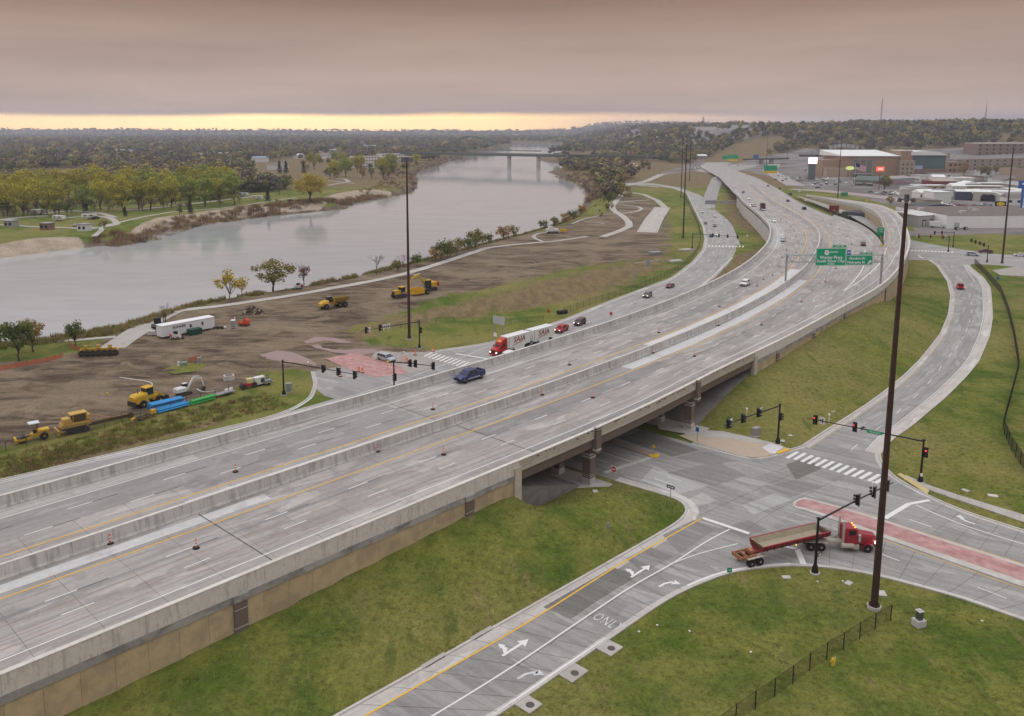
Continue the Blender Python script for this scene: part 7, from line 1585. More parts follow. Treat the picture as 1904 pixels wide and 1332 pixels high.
t = thing('trench_roller', 'small dark red machine with a cream tank near the fence', 'roller', spot((462,722)), head((448,724),(475,718))); part('chassis', MB().box((0, 0, .8), (2.6, 1.2, .5)), REDM, t); part('tank', MB().box((.3, 0, 1.6), (1.3, 1.1, .9)), M('cream_tank', (.62, .50, .25), .6, .05), t); part('drum', MB().cyl((-1.2, 0, .6), .6, 1.2, 16, 'y'), DKST, t); part('drum', MB().cyl((1.2, 0, .6), .6, 1.2, 16, 'y'), DKST, t)
t = thing('generator', 'white generator box near the fence end', 'generator', spot((482,717)), head((470,720),(495,714))); part('housing', MB().box((0, 0, 1.2), (2.4, 1.3, 1.5)), BONE, t); part('skid', MB().box((0, 0, .3), (2.7, 1.3, .3)), DKST, t); part('louvre', MB().box((.5, -.67, 1.2), (.9, .03, .9)), DKGREY, t)
t = thing('compressor', 'small grey compressor trailer right of the white generator', 'compressor', spot((498,716)), head((490,718),(510,713))); part('housing', MB().box((0, 0, .8), (1.6, .9, .7)), ALU, t); part('tongue', MB().box((1.4, 0, .5), (1.4, .1, .1)), GALV, t); part('mast', MB().tube([(-.4, 0, 1.1), (-.4, 0, 2.2)], .06, 6), DKST, t); wheel(t, 0, -.5, .3, .2, 1); wheel(t, 0, .5, .3, .2, 1)
for i, (px, s, m_, lab) in enumerate([((332,682),(.5,.5,1.1),BONE,'slim white utility post on the small grass patch'),((342,681),(1.5,1.1,.9),M('pale_green_box',(.20,.27,.22),.6,.04),'pale green transformer box on the small grass patch'),((371,677),(.9,.8,1.5),ALU,'grey utility cabinet on the small grass patch'),((625,728),(1.2,.9,1.8),ALU,'grey signal cabinet at the grass corner of the building site'),((200,736),(.5,.3,.5),YEL,'small yellow flag marker lying on the dirt')]):
    t = thing('utility_cabinet', lab, 'cabinet', spot((537,729) if i == 3 else ((72 + 0, 754) if False else px)), .3); part('housing', MB().box((0, 0, s[2] / 2 + .1), s), m_, t); part('plinth', MB().box((0, 0, .06), (s[0] * 1.2, s[1] * 1.2, .14)), PALE, t)
polyface(ccw([p[:2] for p in pxs([(302,690),(318,682),(350,676),(385,678),(390,686),(360,692),(325,697)])]), .13, 'grass_patch', mg)
# orange safety fence
ORF = M('orange_mesh_fence', (0.55, .13, .06), .7, .15, 3, alpha=.72)
for i, (P, lab) in enumerate([([(-10,690),(30,684),(70,677),(116,668),(118,662)], 'sagging orange safety fence along the park corner'), ([(127,636),(131,645),(140,650),(150,655),(160,660)], 'orange safety fence left of the black and yellow machine'), ([(352,674),(360,672),(372,669)], 'short orange safety fence behind the utility boxes')]):
    Q = smooth_line(pxs(P), 2.0, 1); t = thing('safety_fence', lab, 'fence', (0, 0, 0))
    for a, b in zip(Q[:-1], Q[1:]):
        za, zb = gz(a[0], a[1]), gz(b[0], b[1]); part('mesh_panel', MB().quad((a[0], a[1], za + .1), (b[0], b[1], zb + .1), (b[0], b[1], zb + 1.05 + .2 * rnd.random()), (a[0], a[1], za + 1.0 + .2 * rnd.random())), ORF, t); part('stake', MB().tube([(a[0], a[1], za), (a[0], a[1], za + 1.3)], .03, 5), RUSTY, t)
# crane-pump at the far trail, stacked steel by the frontage fence
t = thing('pump_truck', 'white concrete pump machine on the far trail loop', 'machine', spot((1027,434)), .2); part('body', MB().box((0, 0, 1.5), (6.5, 2.4, 1.8)), BONE, t); part('cab', MB().box((-1, 0, 3.0), (2.4, 2.0, 1.6)), BONE, t); tracks(t, -3, 3, (-1.2, 1.2), .7, 1.1); part('conveyor', MB().box((6.0, -.4, 1.5), (3.5, 1.6, 1.4)), YEL, t)
for i, (px, n, lab) in enumerate([((1218,474), 6, 'stack of grey steel frames on the dry grass'), ((1256,487), 3, 'low stack of pale planks by the frontage fence'), ((1276,466), 3, 'grey concrete blocks beside the frontage fence')]):
    t = thing('material_stack', lab, 'material stack', spot(px), .4)
    for k in range(n): part('piece', MB().box((rnd.uniform(-.6, .6), (k % 3) * 1.2 - 1.2, .35 + .7 * (k // 3)), (5.5, 1.0, .6)), ALU if i == 0 else PALE, t)
t = thing('culvert_barrel', 'black plastic culvert lying on the verge by the fence', 'culvert', spot((1045,584)), .5); part('pipe', MB().cyl((0, 0, .6), .6, 3.0, 14, 'x'), TRIM, t); part('rim', MB().cyl((-1.5, 0, .6), .66, .2, 14, 'x').cyl((1.5, 0, .6), .66, .2, 14, 'x'), TRIM, t)
# ================================================================== far buildings, bridges, parked cars
BW = M('white_building_wall', (0.66, 0.66, 0.66), .7, .04, .2); TANB = M('tan_brick', (0.33, 0.225, 0.145), .9, .08, .3); TANB2 = M('pale_tan_block', (0.38, 0.30, 0.22), .9, .06, .3); BRB = M('brown_brick', (0.24, 0.155, 0.12), .9, .08, .3); ROOFW = M('white_membrane_roof', (0.76, 0.76, 0.75), .6, .03, .1); ROOFG = M('grey_gravel_roof', (0.20, 0.175, 0.165), .9, .08, .2); TEAL = M('teal_cladding', (0.085, 0.145, 0.145), .5, .05, .2); REDR = M('red_metal_roof', (0.26, 0.07, 0.07), .6, .05); GREYB = M('grey_building_wall', (0.34, 0.33, 0.33), .8, .05, .3); WIN = M('dark_window_glass', (0.03, 0.035, 0.045), .15, 0); DKR = M('dark_standing_seam_roof', (0.045, 0.05, 0.065), .5, .05)
def building(name, label, p, q, h, dep, wall, roof, nx=0, nz=0, cat='building', parapet=True, gable=0.0, win=WIN, z=0.0, wsz=.55):
    a = W(p[0], p[1], z); b = W(q[0], q[1], z); an = math.atan2(b[1] - a[1], b[0] - a[0]); L_ = math.hypot(b[0] - a[0], b[1] - a[1])
    t = thing(name, label, cat, (a[0], a[1], gz(a[0], a[1]) if z == 0 else z), an)
    part('wall', MB().box((L_ / 2, dep / 2, h / 2 - .5), (L_, dep, h + 1)), wall, t)
    if gable: part('roof', MB().add([(-.4, -.4, h), (L_ + .4, -.4, h), (L_ + .4, dep + .4, h), (-.4, dep + .4, h), (-.4, dep / 2, h + gable), (L_ + .4, dep / 2, h + gable)], [(0, 1, 5, 4), (2, 3, 4, 5), (1, 2, 5), (3, 0, 4)]), roof, t)
    else: part('roof', MB().box((L_ / 2, dep / 2, h + .15), (L_ - .6 if parapet else L_ + .8, dep - .6 if parapet else dep + .8, .3)), roof, t)
    for i in range(nx):
        for j in range(nz):
            w_ = L_ / nx; hh = h / nz; part('window', MB().box((w_ * (i + .5), -.04, hh * (j + .5)), (w_ * wsz, .12, hh * .42)), win, t)
    return t, L_
# white warehouse with flat roof at the right
t, L_ = building('warehouse', 'long white warehouse with a flat brown roof and roof units at right', (1759,425), (1990,424), 7.2, 55, M('white_painted_block', (.80, .80, .81), .7, .04, .3), M('brown_flat_roof', (.165, .135, .12), .95, .1, .15))
for x, y in ((12, 12), (26, 22), (30, 32), (-2, 30), (52, 12), (70, 20)): part('roof_unit', MB().box((x + 4, y, 8.0), (3.2, 2.4, 1.6)), PALE, t)
part('door', MB().box((6, -.05, 1.6), (3.0, .14, 3.2)), M('pale_door', (.45, .46, .46), .6, .03), t); part('vent_boxes', MB().box((52, -.5, 1.2), (7, 1.0, 2.2)), DKGREY, t); part('parapet_cap', MB().box((L_ / 2, 0, 7.45), (L_, .5, .3)), M('grey_cap', (.35, .34, .33), .7, .05), t)
t, L_ = building('shed', 'grey metal loading shed with pale roof and dock doors', (1706,422), (1755,419), 6.2, 24, M('grey_metal_siding', (.40, .385, .37), .6, .04, .4), M('pale_metal_roof', (.58, .57, .55), .5, .03, .3), gable=1.2)
for x in (5.0, 11): part('dock_door', MB().box((x, -.06, 2.0), (3.0, .14, 3.6)), M('black_dock_seal', (.03, .03, .032), .8, 0), t); part('door_leaf', MB().box((x, -.14, 1.7), (2.1, .05, 2.8)), PALE, t)
building('shed', 'dark low annex roof left of the white warehouse', (1690,418), (1712,414), 4.5, 40, M('dark_annex_wall', (.08, .08, .09), .7, .05), DKR)
t = thing('quonset_roof', 'dark arched roof hall behind the white warehouse', 'building', W(1712, 392), -.02); mb = MB(); mb.xz([(0, 0)] + [(13.5 - 13.5 * math.cos(a), 4.2 * math.sin(a) ** .8) for a in np.linspace(0.02, PI - .02, 14)] + [(27, 0)], 0, 22); part('roof', mb, DKR, t); part('front_wall', MB().box((13.5, -.1, .7), (25, .2, 1.6)), GREYB, t)
# box truck at the shed
p = W(1744, 424); t = thing('box_truck', 'white box truck parked at the loading shed', 'truck', (p[0], p[1], .05), -.4); part('cargo_box', MB().box((-1.6, 0, 2.3), (5.6, 2.4, 2.6)), VAN, t); part('cab', MB().box((2.6, 0, 1.4), (2.2, 2.1, 1.6), tx=.85), BONE, t); part('windshield', MB().box((3.55, 0, 1.8), (.1, 1.7, .6)), GLASS, t)
for x in (-3, 2.6):
    for y in (-1, 1): wheel(t, x, y, .45, .3, 1)
p = W(1787, 428); t = thing('axle_set', 'pair of large black truck axles lying before the warehouse', 'axles', (p[0], p[1], 0), .1)
for x in (-2.6, 2.6): part('wheel_pair', MB().cyl((x, 0, .9), .9, 1.6, 14, 'y'), TRIM, t); part('hub', MB().cyl((x, -.82, .9), .5, .1, 12, 'y'), BONE, t)
part('axle', MB().box((0, 0, .9), (5, .3, .3)), DKST, t)
# arena
a = W(1537, 329); t = thing('arena', 'large tan brick arena with white roofs and tall window bays', 'building', (a[0], a[1], 0), -.03); S_ = 1.0
W0 = 75
part('main_wall', MB().box((W0 / 2 + 12, 30, 12), (W0 - 8, 60, 25)), TANB, t)
part('left_wing', MB().box((6, 24, 9.5), (20, 40, 20)), TANB, t); part('low_front', MB().box((9, 1, 5), (24, 16, 11)), TANB2, t)
mb = MB(); mb.add([(16, -1.5, 24.6), (W0 + 9.5, -1.5, 24.6), (W0 + 3, 55, 30.5), (10, 55, 30.5), (16, -1.5, 24), (W0 + 9.5, -1.5, 24), (W0 + 3, 55, 24), (10, 55, 24)], [(0, 1, 2, 3), (4, 5, 1, 0), (5, 6, 2, 1), (7, 4, 0, 3)]); part('roof', mb, ROOFW, t)
bay = part('window_surround', MB().box((41, -.4, 11), (24, .8, 21)), M('grey_concrete_bay', (.29, .26, .23), .8, .05, .4), t)
for k in range(3): part('window_bay', MB().box((33.5 + k * 7.5, -.95, 11.5), (5.6, .3, 17)), M('grey_glazing', (.17, .16, .155), .3, .05, .5), t)
ent = part('entrance_canopy', MB().box((41, -4, 3.5), (22, 5, .6)), PALE, t)
for k in range(9): part('entrance_door', MB().box((32 + k * 2.3, -2.0, 1.6), (1.8, .3, 3.2)), M('red_brown_door', (.10, .05, .045), .5, .05), t)
part('tower', MB().box((W0 + 16, 14, 15), (14, 30, 31)), TANB, t); part('tower_roof', MB().box((W0 + 16, 14, 30.8), (13, 28, .5)), ROOFW, t); part('stair_block', MB().box((W0 + 15, -3, 9.5), (17, 8, 20)), TANB2, t)
for i in range(3):
    for j in range(3): part('window', MB().box((W0 + 10 + i * 5, -7.1, 5 + j * 5), (1.6, .3, 1.8)), WIN, t)
part('teal_hall', MB().box((W0 + 42, 22, 17), (40, 44, 17)), TEAL, t); part('brick_base', MB().box((W0 + 42, 21, 4.5), (42, 46, 10)), BRB, t)
mb = MB(); mb.xz([(W0 + 21, 25.3), (W0 + 21, 29.5), (W0 + 40, 30.5), (W0 + 55, 28.8), (W0 + 64, 25.3)], -2, 46); part('hall_roof', mb, ROOFW, t)
for k in range(7): part('roof_screen', MB().box((26 + k * 5.4, 62, 33 + 2.2 * math.sin(PI * k / 6)), (4.2, .5, 5)), M('grey_screen', (.35, .36, .37), .6, .05), t)
# parking garage, brick blocks
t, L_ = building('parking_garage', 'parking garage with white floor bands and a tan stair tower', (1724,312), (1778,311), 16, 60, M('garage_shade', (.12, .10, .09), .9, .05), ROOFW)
for j in range(3): part('floor_band', MB().box((L_ / 2, -.4, 3.2 + j * 5.3), (L_, .9, 2.7)), BW, t)
part('stair_tower', MB().box((L_ * .60, -2, 10), (6, 6, 20)), TANB, t)
building('brick_block', 'low orange brick building in front of the parking garage', (1762,322), (1796,321), 13.5, 40, TANB, ROOFG, 4, 2)
building('stone_block', 'pale stone building with small square windows at right', (1776,318), (1990,312), 15, 40, M('pale_stone', (.30, .24, .19), .9, .06, .3), ROOFG, 16, 3, wsz=.25)
building('brick_block', 'long brown brick hospital wing at the upper right', (1814,304), (1990,304), 20, 40, M('rosy_brick', (.25, .17, .14), .9, .05, .2), ROOFW, 14, 3, wsz=.3)
# restaurants and shops
t, L_ = building('restaurant', 'round-fronted restaurant with green awnings before the arena', (1586,345), (1631,347), 5.5, 24, M('restaurant_wall', (.20, .19, .17), .8, .1, .5), M('green_grey_roof', (.11, .145, .13), .7, .08), gable=4.0)
for k in range(3): part('awning', MB().box((6 + k * 10, -.8, 2.6), (6, 1.6, .9)), M('pale_awning', (.5, .5, .48), .7, .05), t)
building('shop', 'red and tan shop row with a pale gable in the car lots', (1735,349), (1778,349), 6, 22, M('shop_red', (.20, .05, .05), .8, .05), M('tan_shop_roof', (.40, .33, .29), .8, .05), gable=3)
building('shop', 'long low grey shop roof right of the restaurant', (1640,343), (1700,340), 5, 26, GREYB, M('mauve_roof', (.32, .29, .29), .8, .05), gable=2)
t, L_ = building('showroom', 'white car showroom with arched openings among the car lots', (1808,374), (1862,376), 7, 30, M('cream_render', (.46, .42, .38), .8, .05, .3), ROOFW)
for x in (.42, .62): part('arched_opening', MB().xz([(L_ * x - 3 + 3 * (1 - math.cos(q)) , 0.2 + (3.2 if 0 < q < PI else 0) + 2.2 * math.sin(q)) for q in np.linspace(0, PI, 9)] + [(L_ * x + 3, 0.2), (L_ * x - 3, .2)][:2], -.25, .1), WIN, t)
building('showroom', 'blue-glazed dealership left of the arched showroom', (1775,372), (1806,373), 6.5, 24, M('blue_glass_front', (.06, .07, .11), .3, .1, .5), ROOFW); building('shop', 'pale shop with green-white roof at the right edge', (1868,378), (1904,378), 5, 24, M('pale_shop', (.5, .48, .46), .8, .04), M('pale_green_roof', (.52, .55, .47), .7, .04), gable=2)
building('shop', 'maroon-roofed shop behind the round tree', (1655,352), (1692,350), 4.5, 18, GREYB, M('maroon_roof', (.12, .05, .07), .8, .05), gable=2.5); building('shop', 'cream shop gable beside the light mast top', (1672,365), (1697,366), 5, 16, M('cream_shop', (.5, .46, .4), .8, .04), ROOFG); building('block', 'tan block beside the blue sign pole at right edge', (1876,338), (1904,338), 14, 20, TANB2, ROOFG)
# distant commercial belt under the hill
for i, (x0, x1, v, h, roof, lab) in enumerate([(1147,1218,275,12,ROOFW,'distant long white-roofed sheds under the bluff'),(1290,1330,284,11,ROOFW,'distant white shed with a small tower left of the highway'),(1340,1392,282,13,ROOFW,'distant white shed centre below the hill'),(1364,1385,275,16,BW,'distant pale block above the white sheds'),(1412,1450,276,12,ROOFW,'distant white roofed shed right of centre'),(1450,1505,271,12,ROOFW,'distant pale long shed beside the red roof'),(1490,1560,272,14,REDR,'distant building with a long red roof'),(1455,1510,282,10,GREYB,'distant grey sheds below the red roof')]):
    building('shed', lab, (x0, v), (x1, v), h, 45, BW if i < 6 else GREYB, roof, 0, 0, parapet=False)
# buildings across the river
t, L_ = building('apartment_block', 'white four-storey apartment block across the river', (658,313), (706,312), 17, 18, BW, ROOFG, 9, 4, wsz=.45)
building('apartment_block', 'white apartment block right of the first across the river', (711,304), (745,303), 16, 18, BW, ROOFG, 7, 3, wsz=.4); building('club_house', 'grey flat-roofed riverside building at the bend', (745,302), (768,302), 9, 16, GREYB, ROOFW, 4, 2)
for i, (x0, x1, v, h, w_, r_, lab) in enumerate([(192,240,284,7,BW,ROOFW,'long low white building deep among the trees'),(10,24,273,8,BW,ROOFW,'small white building at the far left'),(72,90,283,9,BW,ROOFW,'white house roof at far left'),(390,420,292,8,BW,ROOFW,'white shed among the trees left of the river'),(468,494,302,8,BW,M('blue_metal_roof', (.22, .30, .42), .5, .04),'shed with a pale blue roof across the river'),(496,530,316,6,BW,ROOFG,'low white house behind the park'),(620,650,290,8,GREYB,ROOFG,'dark low building behind the apartments'),(585,612,296,7,BW,ROOFG,'low white building left of the apartments'),(610,640,284,7,GREYB,ROOFW,'pale roof behind the apartments')]):
    building('house', lab, (x0, v), (x1, v), h, 22, w_, r_, 0, 0, parapet=False, gable=2 if i in (2, 4, 5) else 0)
rh = random.Random(31)
HM = []
for k in range(8):
    w_, d_, h_ = rh.uniform(12, 30), rh.uniform(10, 18), rh.uniform(4, 8); mb = MB(); mb.box((0, 0, h_ / 2), (w_, d_, h_)); g_ = 0 if k % 2 else 2.5
    if g_: mb.add([(-w_ / 2 - .5, -d_ / 2 - .5, h_), (w_ / 2 + .5, -d_ / 2 - .5, h_), (w_ / 2 + .5, d_ / 2 + .5, h_), (-w_ / 2 - .5, d_ / 2 + .5, h_), (-w_ / 2, 0, h_ + g_), (w_ / 2, 0, h_ + g_)], [(0, 1, 5, 4), (2, 3, 4, 5), (1, 2, 5), (3, 0, 4)], 1)
    else: mb.box((0, 0, h_ + .2), (w_ + .6, d_ + .6, .4), mi=1)
    for j in range(4): mb.box((-w_ * .4 + j * w_ * .26, -d_ / 2, h_ * .5), (w_ * .1, .2, h_ * .3), mi=2)
    HM.append(mb.mesh('house', [[BW, TANB2, GREYB, BW][k % 4], [ROOFW, ROOFG, ROOFW, GREYB][k % 4 if k < 4 else (k + 1) % 4], WIN]))
HSP = []
for lab, grp, n_, (u0, u1, v0, v1) in [('small pale house half hidden in the woods across the river', 'houses across the river', 60, (0, 760, 262, 300)), ('small town building under the wooded bluff', 'town buildings under the bluff', 60, (1290, 1560, 268, 300)), ('small building among the car lots of the town', 'town buildings among the car lots', 60, (1690, 1900, 326, 384)), ('pale house on the wooded bluff', 'houses on the bluff', 16, (1420, 1890, 248, 276))]:
    for k in range(n_):
        p = W(rh.uniform(u0, u1), rh.uniform(v0, v1)); p = (p[0], p[1], gz(p[0], p[1]))
        if any(abs(p[0] - a) < 24 and abs(p[1] - b) < 20 for a, b in HSP) or hw_so(p[0], p[1])[1] > -45 and hw_so(p[0], p[1])[1] < 45 or inside(np.array([p[0]]), np.array([p[1]]), RIVER)[0] or (p[2] > 6) != ('bluff' in lab and 'on the' in lab): continue
        HSP.append(p[:2]); tag(link('house', HM[rh.randrange(8)], None, p, rh.choice((0, .1, 1.5, -.2))), lab, 'house', grp)
# park shelters and camper vans
for i, (u, v, lab) in enumerate([(15,423,'small grey park shelter at the left edge'),(82,428,'brown park shelter with a pale door'),(152,430,'white park toilet block near the shore')]):
    building('shelter', lab, (u - 8, v), (u + 8, v + .5), 3.6, 5, [GREYB, BRB, BW][i], ALU, 2, 1, cat='shelter', parapet=False)
def camper(px, rz, label):
    p = W(*px); t = thing('camper_trailer', label, 'camper', (p[0], p[1], .1), rz, 'white campers in the riverside campground'); part('body', MB().xz([(-4, .7), (4, .7), (4.5, 1.4), (4.2, 3.2), (-3.8, 3.3), (-4.2, 2.6)], -1.25, 1.25), BONE, t); part('stripe', MB().box((0, -1.27, 1.3), (7.6, .04, .35)), DKGREY, t); part('window', MB().box((-2, -1.27, 2.3), (1.4, .04, .7)).box((1.5, -1.27, 2.3), (1.8, .04, .7)), GLASS, t)
    for x in (-.4, .5):
        for y in (-1.15, 1.15): wheel(t, x, y, .36, .22, 1)
for px, rz, lab in [((62,400),.1,'white camper at far left, rear of a joined pair'),((76,399),.1,'white camper at far left, front of a joined pair'),((110,411),-.4,'white camper standing alone near the shore shelters'),((166,408),.2,'white camper beside a dark pickup'),((170,376),.1,'long white camper under the grove'),((155,368),1.2,'white camper deep in the grove gap'),((135,384),.1,'low white camper beside the young trees'),((285,376),.2,'white camper beside a red car'),((380,365),.1,'white camper at the road end of the grove'),((452,366),0,'white camper near the dark conifer'),((478,372),.1,'white camper right of the dark conifer')]: camper(px, rz, lab)
on_st((277,379), (290,378), 'sedan', 'darkred', 'red car beside a camper in the campground'); on_st((141,421), (150,419), 'sedan', 'silver', 'silver car by the park toilet block'); on_st((178,408), (190,406), 'pickup', 'black', 'dark pickup coupled to a camper'); on_st((540,375), (550,374), 'suv', 'black', 'dark car on the shore road near the big yellow tree')
# bridges over the river
a = W(738,283,17.5); b = W(1168,290,17.5); an = math.atan2(b[1] - a[1], b[0] - a[0]); L_ = math.hypot(b[0] - a[0], b[1] - a[1]); t = thing('river_bridge', 'long low steel girder bridge crossing the river on pairs of piers', 'bridge', (a[0], a[1], 0), an)
GSTEEL = M('grey_green_girder', (.13, .15, .14), .6, .05, .1); part('girder', MB().box((L_ / 2, 0, 15.6), (L_ + 60, 12, 3.4)), GSTEEL, t); part('deck', MB().box((L_ / 2, 0, 17.6), (L_ + 60, 14, .7)), M('grey_deck', (.3, .3, .29), .8, .05), t); part('railing', MB().box((L_ / 2, -6.9, 18.4), (L_ + 60, .2, .9)), GSTEEL, t)
def along(u):
    best = None
    for x in np.linspace(0, L_, 600):
        X = a[0] + x * math.cos(an); Y = a[1] + x * math.sin(an); f = Y * math.cos(TH) + (CZ - 5) * math.sin(TH); d = abs(CX + F_PX * X / f - u)
        if best is None or d < best[0]: best = (d, x)
    return best[1]
for u in (947, 1001, 1055, 1105): x = along(u); part('pier', MB().box((x, -3.6, 4), (2.2, 2.4, 22)).box((x, 3.6, 4), (2.2, 2.4, 22)).box((x, 0, 12.6), (2.6, 11, 2.4)), PALE, t)
a2 = W(826,276.5,16); b2 = W(932,279,16); an2 = math.atan2(b2[1] - a2[1], b2[0] - a2[0]); L2 = math.hypot(b2[0] - a2[0], b2[1] - a2[1]); t = thing('arch_bridge', 'green steel tied-arch bridge upriver behind the girder bridge', 'bridge', (a2[0], a2[1], 0), an2); GA_ = M('green_arch_steel', (.10, .15, .13), .6, .05)
for y in (-5, 5): part('arch_rib', MB().tube([(L2 * k / 16, y, 16 + 26 * math.sin(PI * k / 16)) for k in range(17)], .9, 6), GA_, t)
part('deck', MB().box((L2 / 2, 0, 15.5), (L2 * 2.2, 11, 1.6)), GA_, t)
for k in range(1, 16): part('hanger', MB().tube([(L2 * k / 16, -5, 16), (L2 * k / 16, -5, 16 + 26 * math.sin(PI * k / 16))], .12, 4), GA_, t)
# overpass beyond the bend, white tent, LED sign, flags, tower masts
a = W(1398,297,8); b = W(1450,296,8); t = thing('overpass', 'distant dark overpass across the highway', 'bridge', (a[0], a[1], 0), math.atan2(b[1] - a[1], b[0] - a[0])); L_ = math.hypot(b[0] - a[0], b[1] - a[1]); part('girder', MB().box((L_ / 2, 0, 8.6), (L_ + 30, 10, 2.2)), M('dark_overpass', (.08, .075, .075), .8, .05), t); part('pier', MB().box((L_ * .33, 0, 3.5), (2, 9, 8)).box((L_ * .7, 0, 3.5), (2, 9, 8)), GREYB, t)
a = W(1496,297,10); b = W(1535,296,10); t = thing('overpass', 'dark pedestrian bridge running into the arena', 'bridge', (a[0], a[1], 0), 0); part('girder', MB().box((25, 0, 16), (66, 6, 3)), MATS['dark_overpass'], t); part('pier', MB().box((12, 0, 7), (2.5, 4, 15)), GREYB, t)
p = W(1107,311); t = thing('band_shell', 'white tent-like band shell on the riverbank', 'tent', (p[0], p[1], 0), 0)
mb = MB(); mb.loft([[(r * math.cos(q) * 1.0, y, 1 + r * .72 * math.sin(q)) for q in np.linspace(0, PI, 12)] for r, y in ((15, 0), (14, 5), (9, 12), (4, 16))], cap=False, closed=False); mb.loft([[(r * math.cos(q), y, 1 + r * .72 * math.sin(q)) for q in np.linspace(0, PI, 12)][::-1] for r, y in ((15, 0), (14, 5), (9, 12), (4, 16))], cap=False, closed=False); part('canopy', mb, M('white_tent_fabric', (.8, .8, .8), .6, .02), t); part('stage', MB().box((0, 7, .7), (18, 10, 1.4)), GREYB, t)
LEDW = M('lit_led_panel', (.8, .75, .8), .5, 0, emit=(1, .82, .92), es=1.6); p = W(1508,337); t = thing('pylon_sign', 'tall pylon with a glowing white video panel by the casino lot', 'sign', (p[0], p[1], 0), 0); part('shaft', MB().box((0, 0, 9), (7, 3, 18)), M('slate_pylon', (.13, .14, .16), .6, .05), t); part('base', MB().box((0, 0, .7), (10, 5, 1.6)), GREYB, t); sc_ = part('screen', MB().box((0, -1.6, 22), (9.5, .6, 6.5)), LEDW, t); part('screen_frame', MB().box((0, 0, 25.8), (9.8, 2.6, .8)), GREYB, t); part('screen_frame', MB().box((0, 0, 18.4), (9.8, 2.6, .8)), M('crimson_frame', (.22, .03, .07), .5, .05), t); text('lettering', 'Tyson', 3.4, M('magenta_lettering', (.25, .02, .08), .5, 0), sc_, (0, -1.95, 21), (PI / 2, 0, 0), extrude=.02)
p = W(1634,353); t = thing('pole_sign', 'glowing red restaurant sign on a tall pole', 'sign', (p[0], p[1], 0), 0); part('pole', MB().tube([(0, 0, 0), (0, 0, 17)], .4, 8), M('dull_red_pole', (.22, .08, .06), .6, .05), t); pl_ = part('panel', MB().box((0, 0, 19), (7, .6, 4)), M('lit_red_panel', (.7, .08, .05), .5, 0, emit=(1, .12, .07), es=1.0), t); part('inner_panel', MB().box((0, -.34, 19), (4.6, .1, 2)), M('lit_pale_panel', (.8, .3, .25), .5, 0, emit=(1, .45, .35), es=.9), t)
p = W(1578,349); t = thing('pole_sign', 'green oval lit sign left of the flag', 'sign', (p[0], p[1], 0), 0); part('pole', MB().tube([(0, 0, 0), (0, 0, 17)], .3, 8), GALV, t); part('panel', MB().add([(4.2 * math.cos(q), 0, 18.5 + 1.9 * math.sin(q)) for q in np.linspace(0, 2 * PI, 17)[:-1]], [tuple(range(16))]), M('lit_green_panel', (.4, .5, .15), .5, 0, emit=(.55, .7, .25), es=.7), t)
p = W(1706,331); t = thing('pole_sign', 'pale blue sign board beyond the lots', 'sign', (p[0], p[1], 0), 0); part('pole', MB().tube([(0, 0, 0), (0, 0, 10)], .3, 8), GALV, t); part('panel', MB().box((0, 0, 12), (9, .6, 4)), M('pale_blue_panel', (.35, .42, .62), .5, .03), t)
p = W(1897,402); t = thing('pole_sign', 'tall blue sign pylon cut by the right edge', 'sign', (p[0], p[1], 0), 0); part('pole', MB().tube([(0, 0, 0), (0, 0, 18)], .7, 8), BLU, t); part('panel', MB().box((2, 0, 20), (10, .8, 5)), BLU, t); part('letters_bar', MB().box((2, -.45, 20.6), (6, .1, 1.2)), LETT, t)
p = W(1859,393); t = thing('pole_sign', 'black and yellow roadside sign behind the warehouse', 'sign', (p[0], p[1], 0), 0); part('post', MB().box((-2, 0, 2), (.3, .3, 4)).box((2, 0, 2), (.3, .3, 4)), DKST, t); part('panel', MB().box((0, 0, 5), (7.5, .5, 3.4)), TRIM, t); part('yellow_face', MB().add([(2.9 * math.cos(q), -.3, 5 + 1.2 * math.sin(q)) for q in np.linspace(0, 2 * PI, 17)[:-1]], [tuple(range(16))]), YELS, t)
def flag(px, h, label, s=1.0):
    p = W(*px); t = thing('flag', label, 'flag', (p[0], p[1], 0), 0); part('pole', MB().tube([(0, 0, 0), (0, 0, h)], [.22, .1], 8), BONE, t); L_, H_ = 9.0 * s, 5.6 * s
    def P(i, j): return (L_ * i / 12, .35 * math.sin(i * .9) * s, h - .4 - H_ * j / 13 - .22 * i * s)
    fl = link('cloth', None, t); fl.empty_display_size = .1
    for j in range(13):
        i0 = 5 if j < 7 else 0; part('stripe', MB().add([P(i, j) for i in range(i0, 13)] + [P(i, j + 1) for i in range(i0, 13)], [(k, k + 1, 13 - i0 + k + 1, 13 - i0 + k) for k in range(12 - i0)]), M('flag_red', (.34, .02, .04), .8, .03) if j % 2 == 0 else M('flag_white', (.72, .70, .70), .8, .03), fl)
    part('canton', MB().add([P(i, j) for j in (0, 7) for i in range(6)], [(k, k + 1, 6 + k + 1, 6 + k) for k in range(5)]), M('flag_blue', (.02, .025, .12), .8, .03), fl)
flag((1588,346), 23, 'large American flag on a pole in front of the arena', 1.15); 
p = W(1638,243,62); 
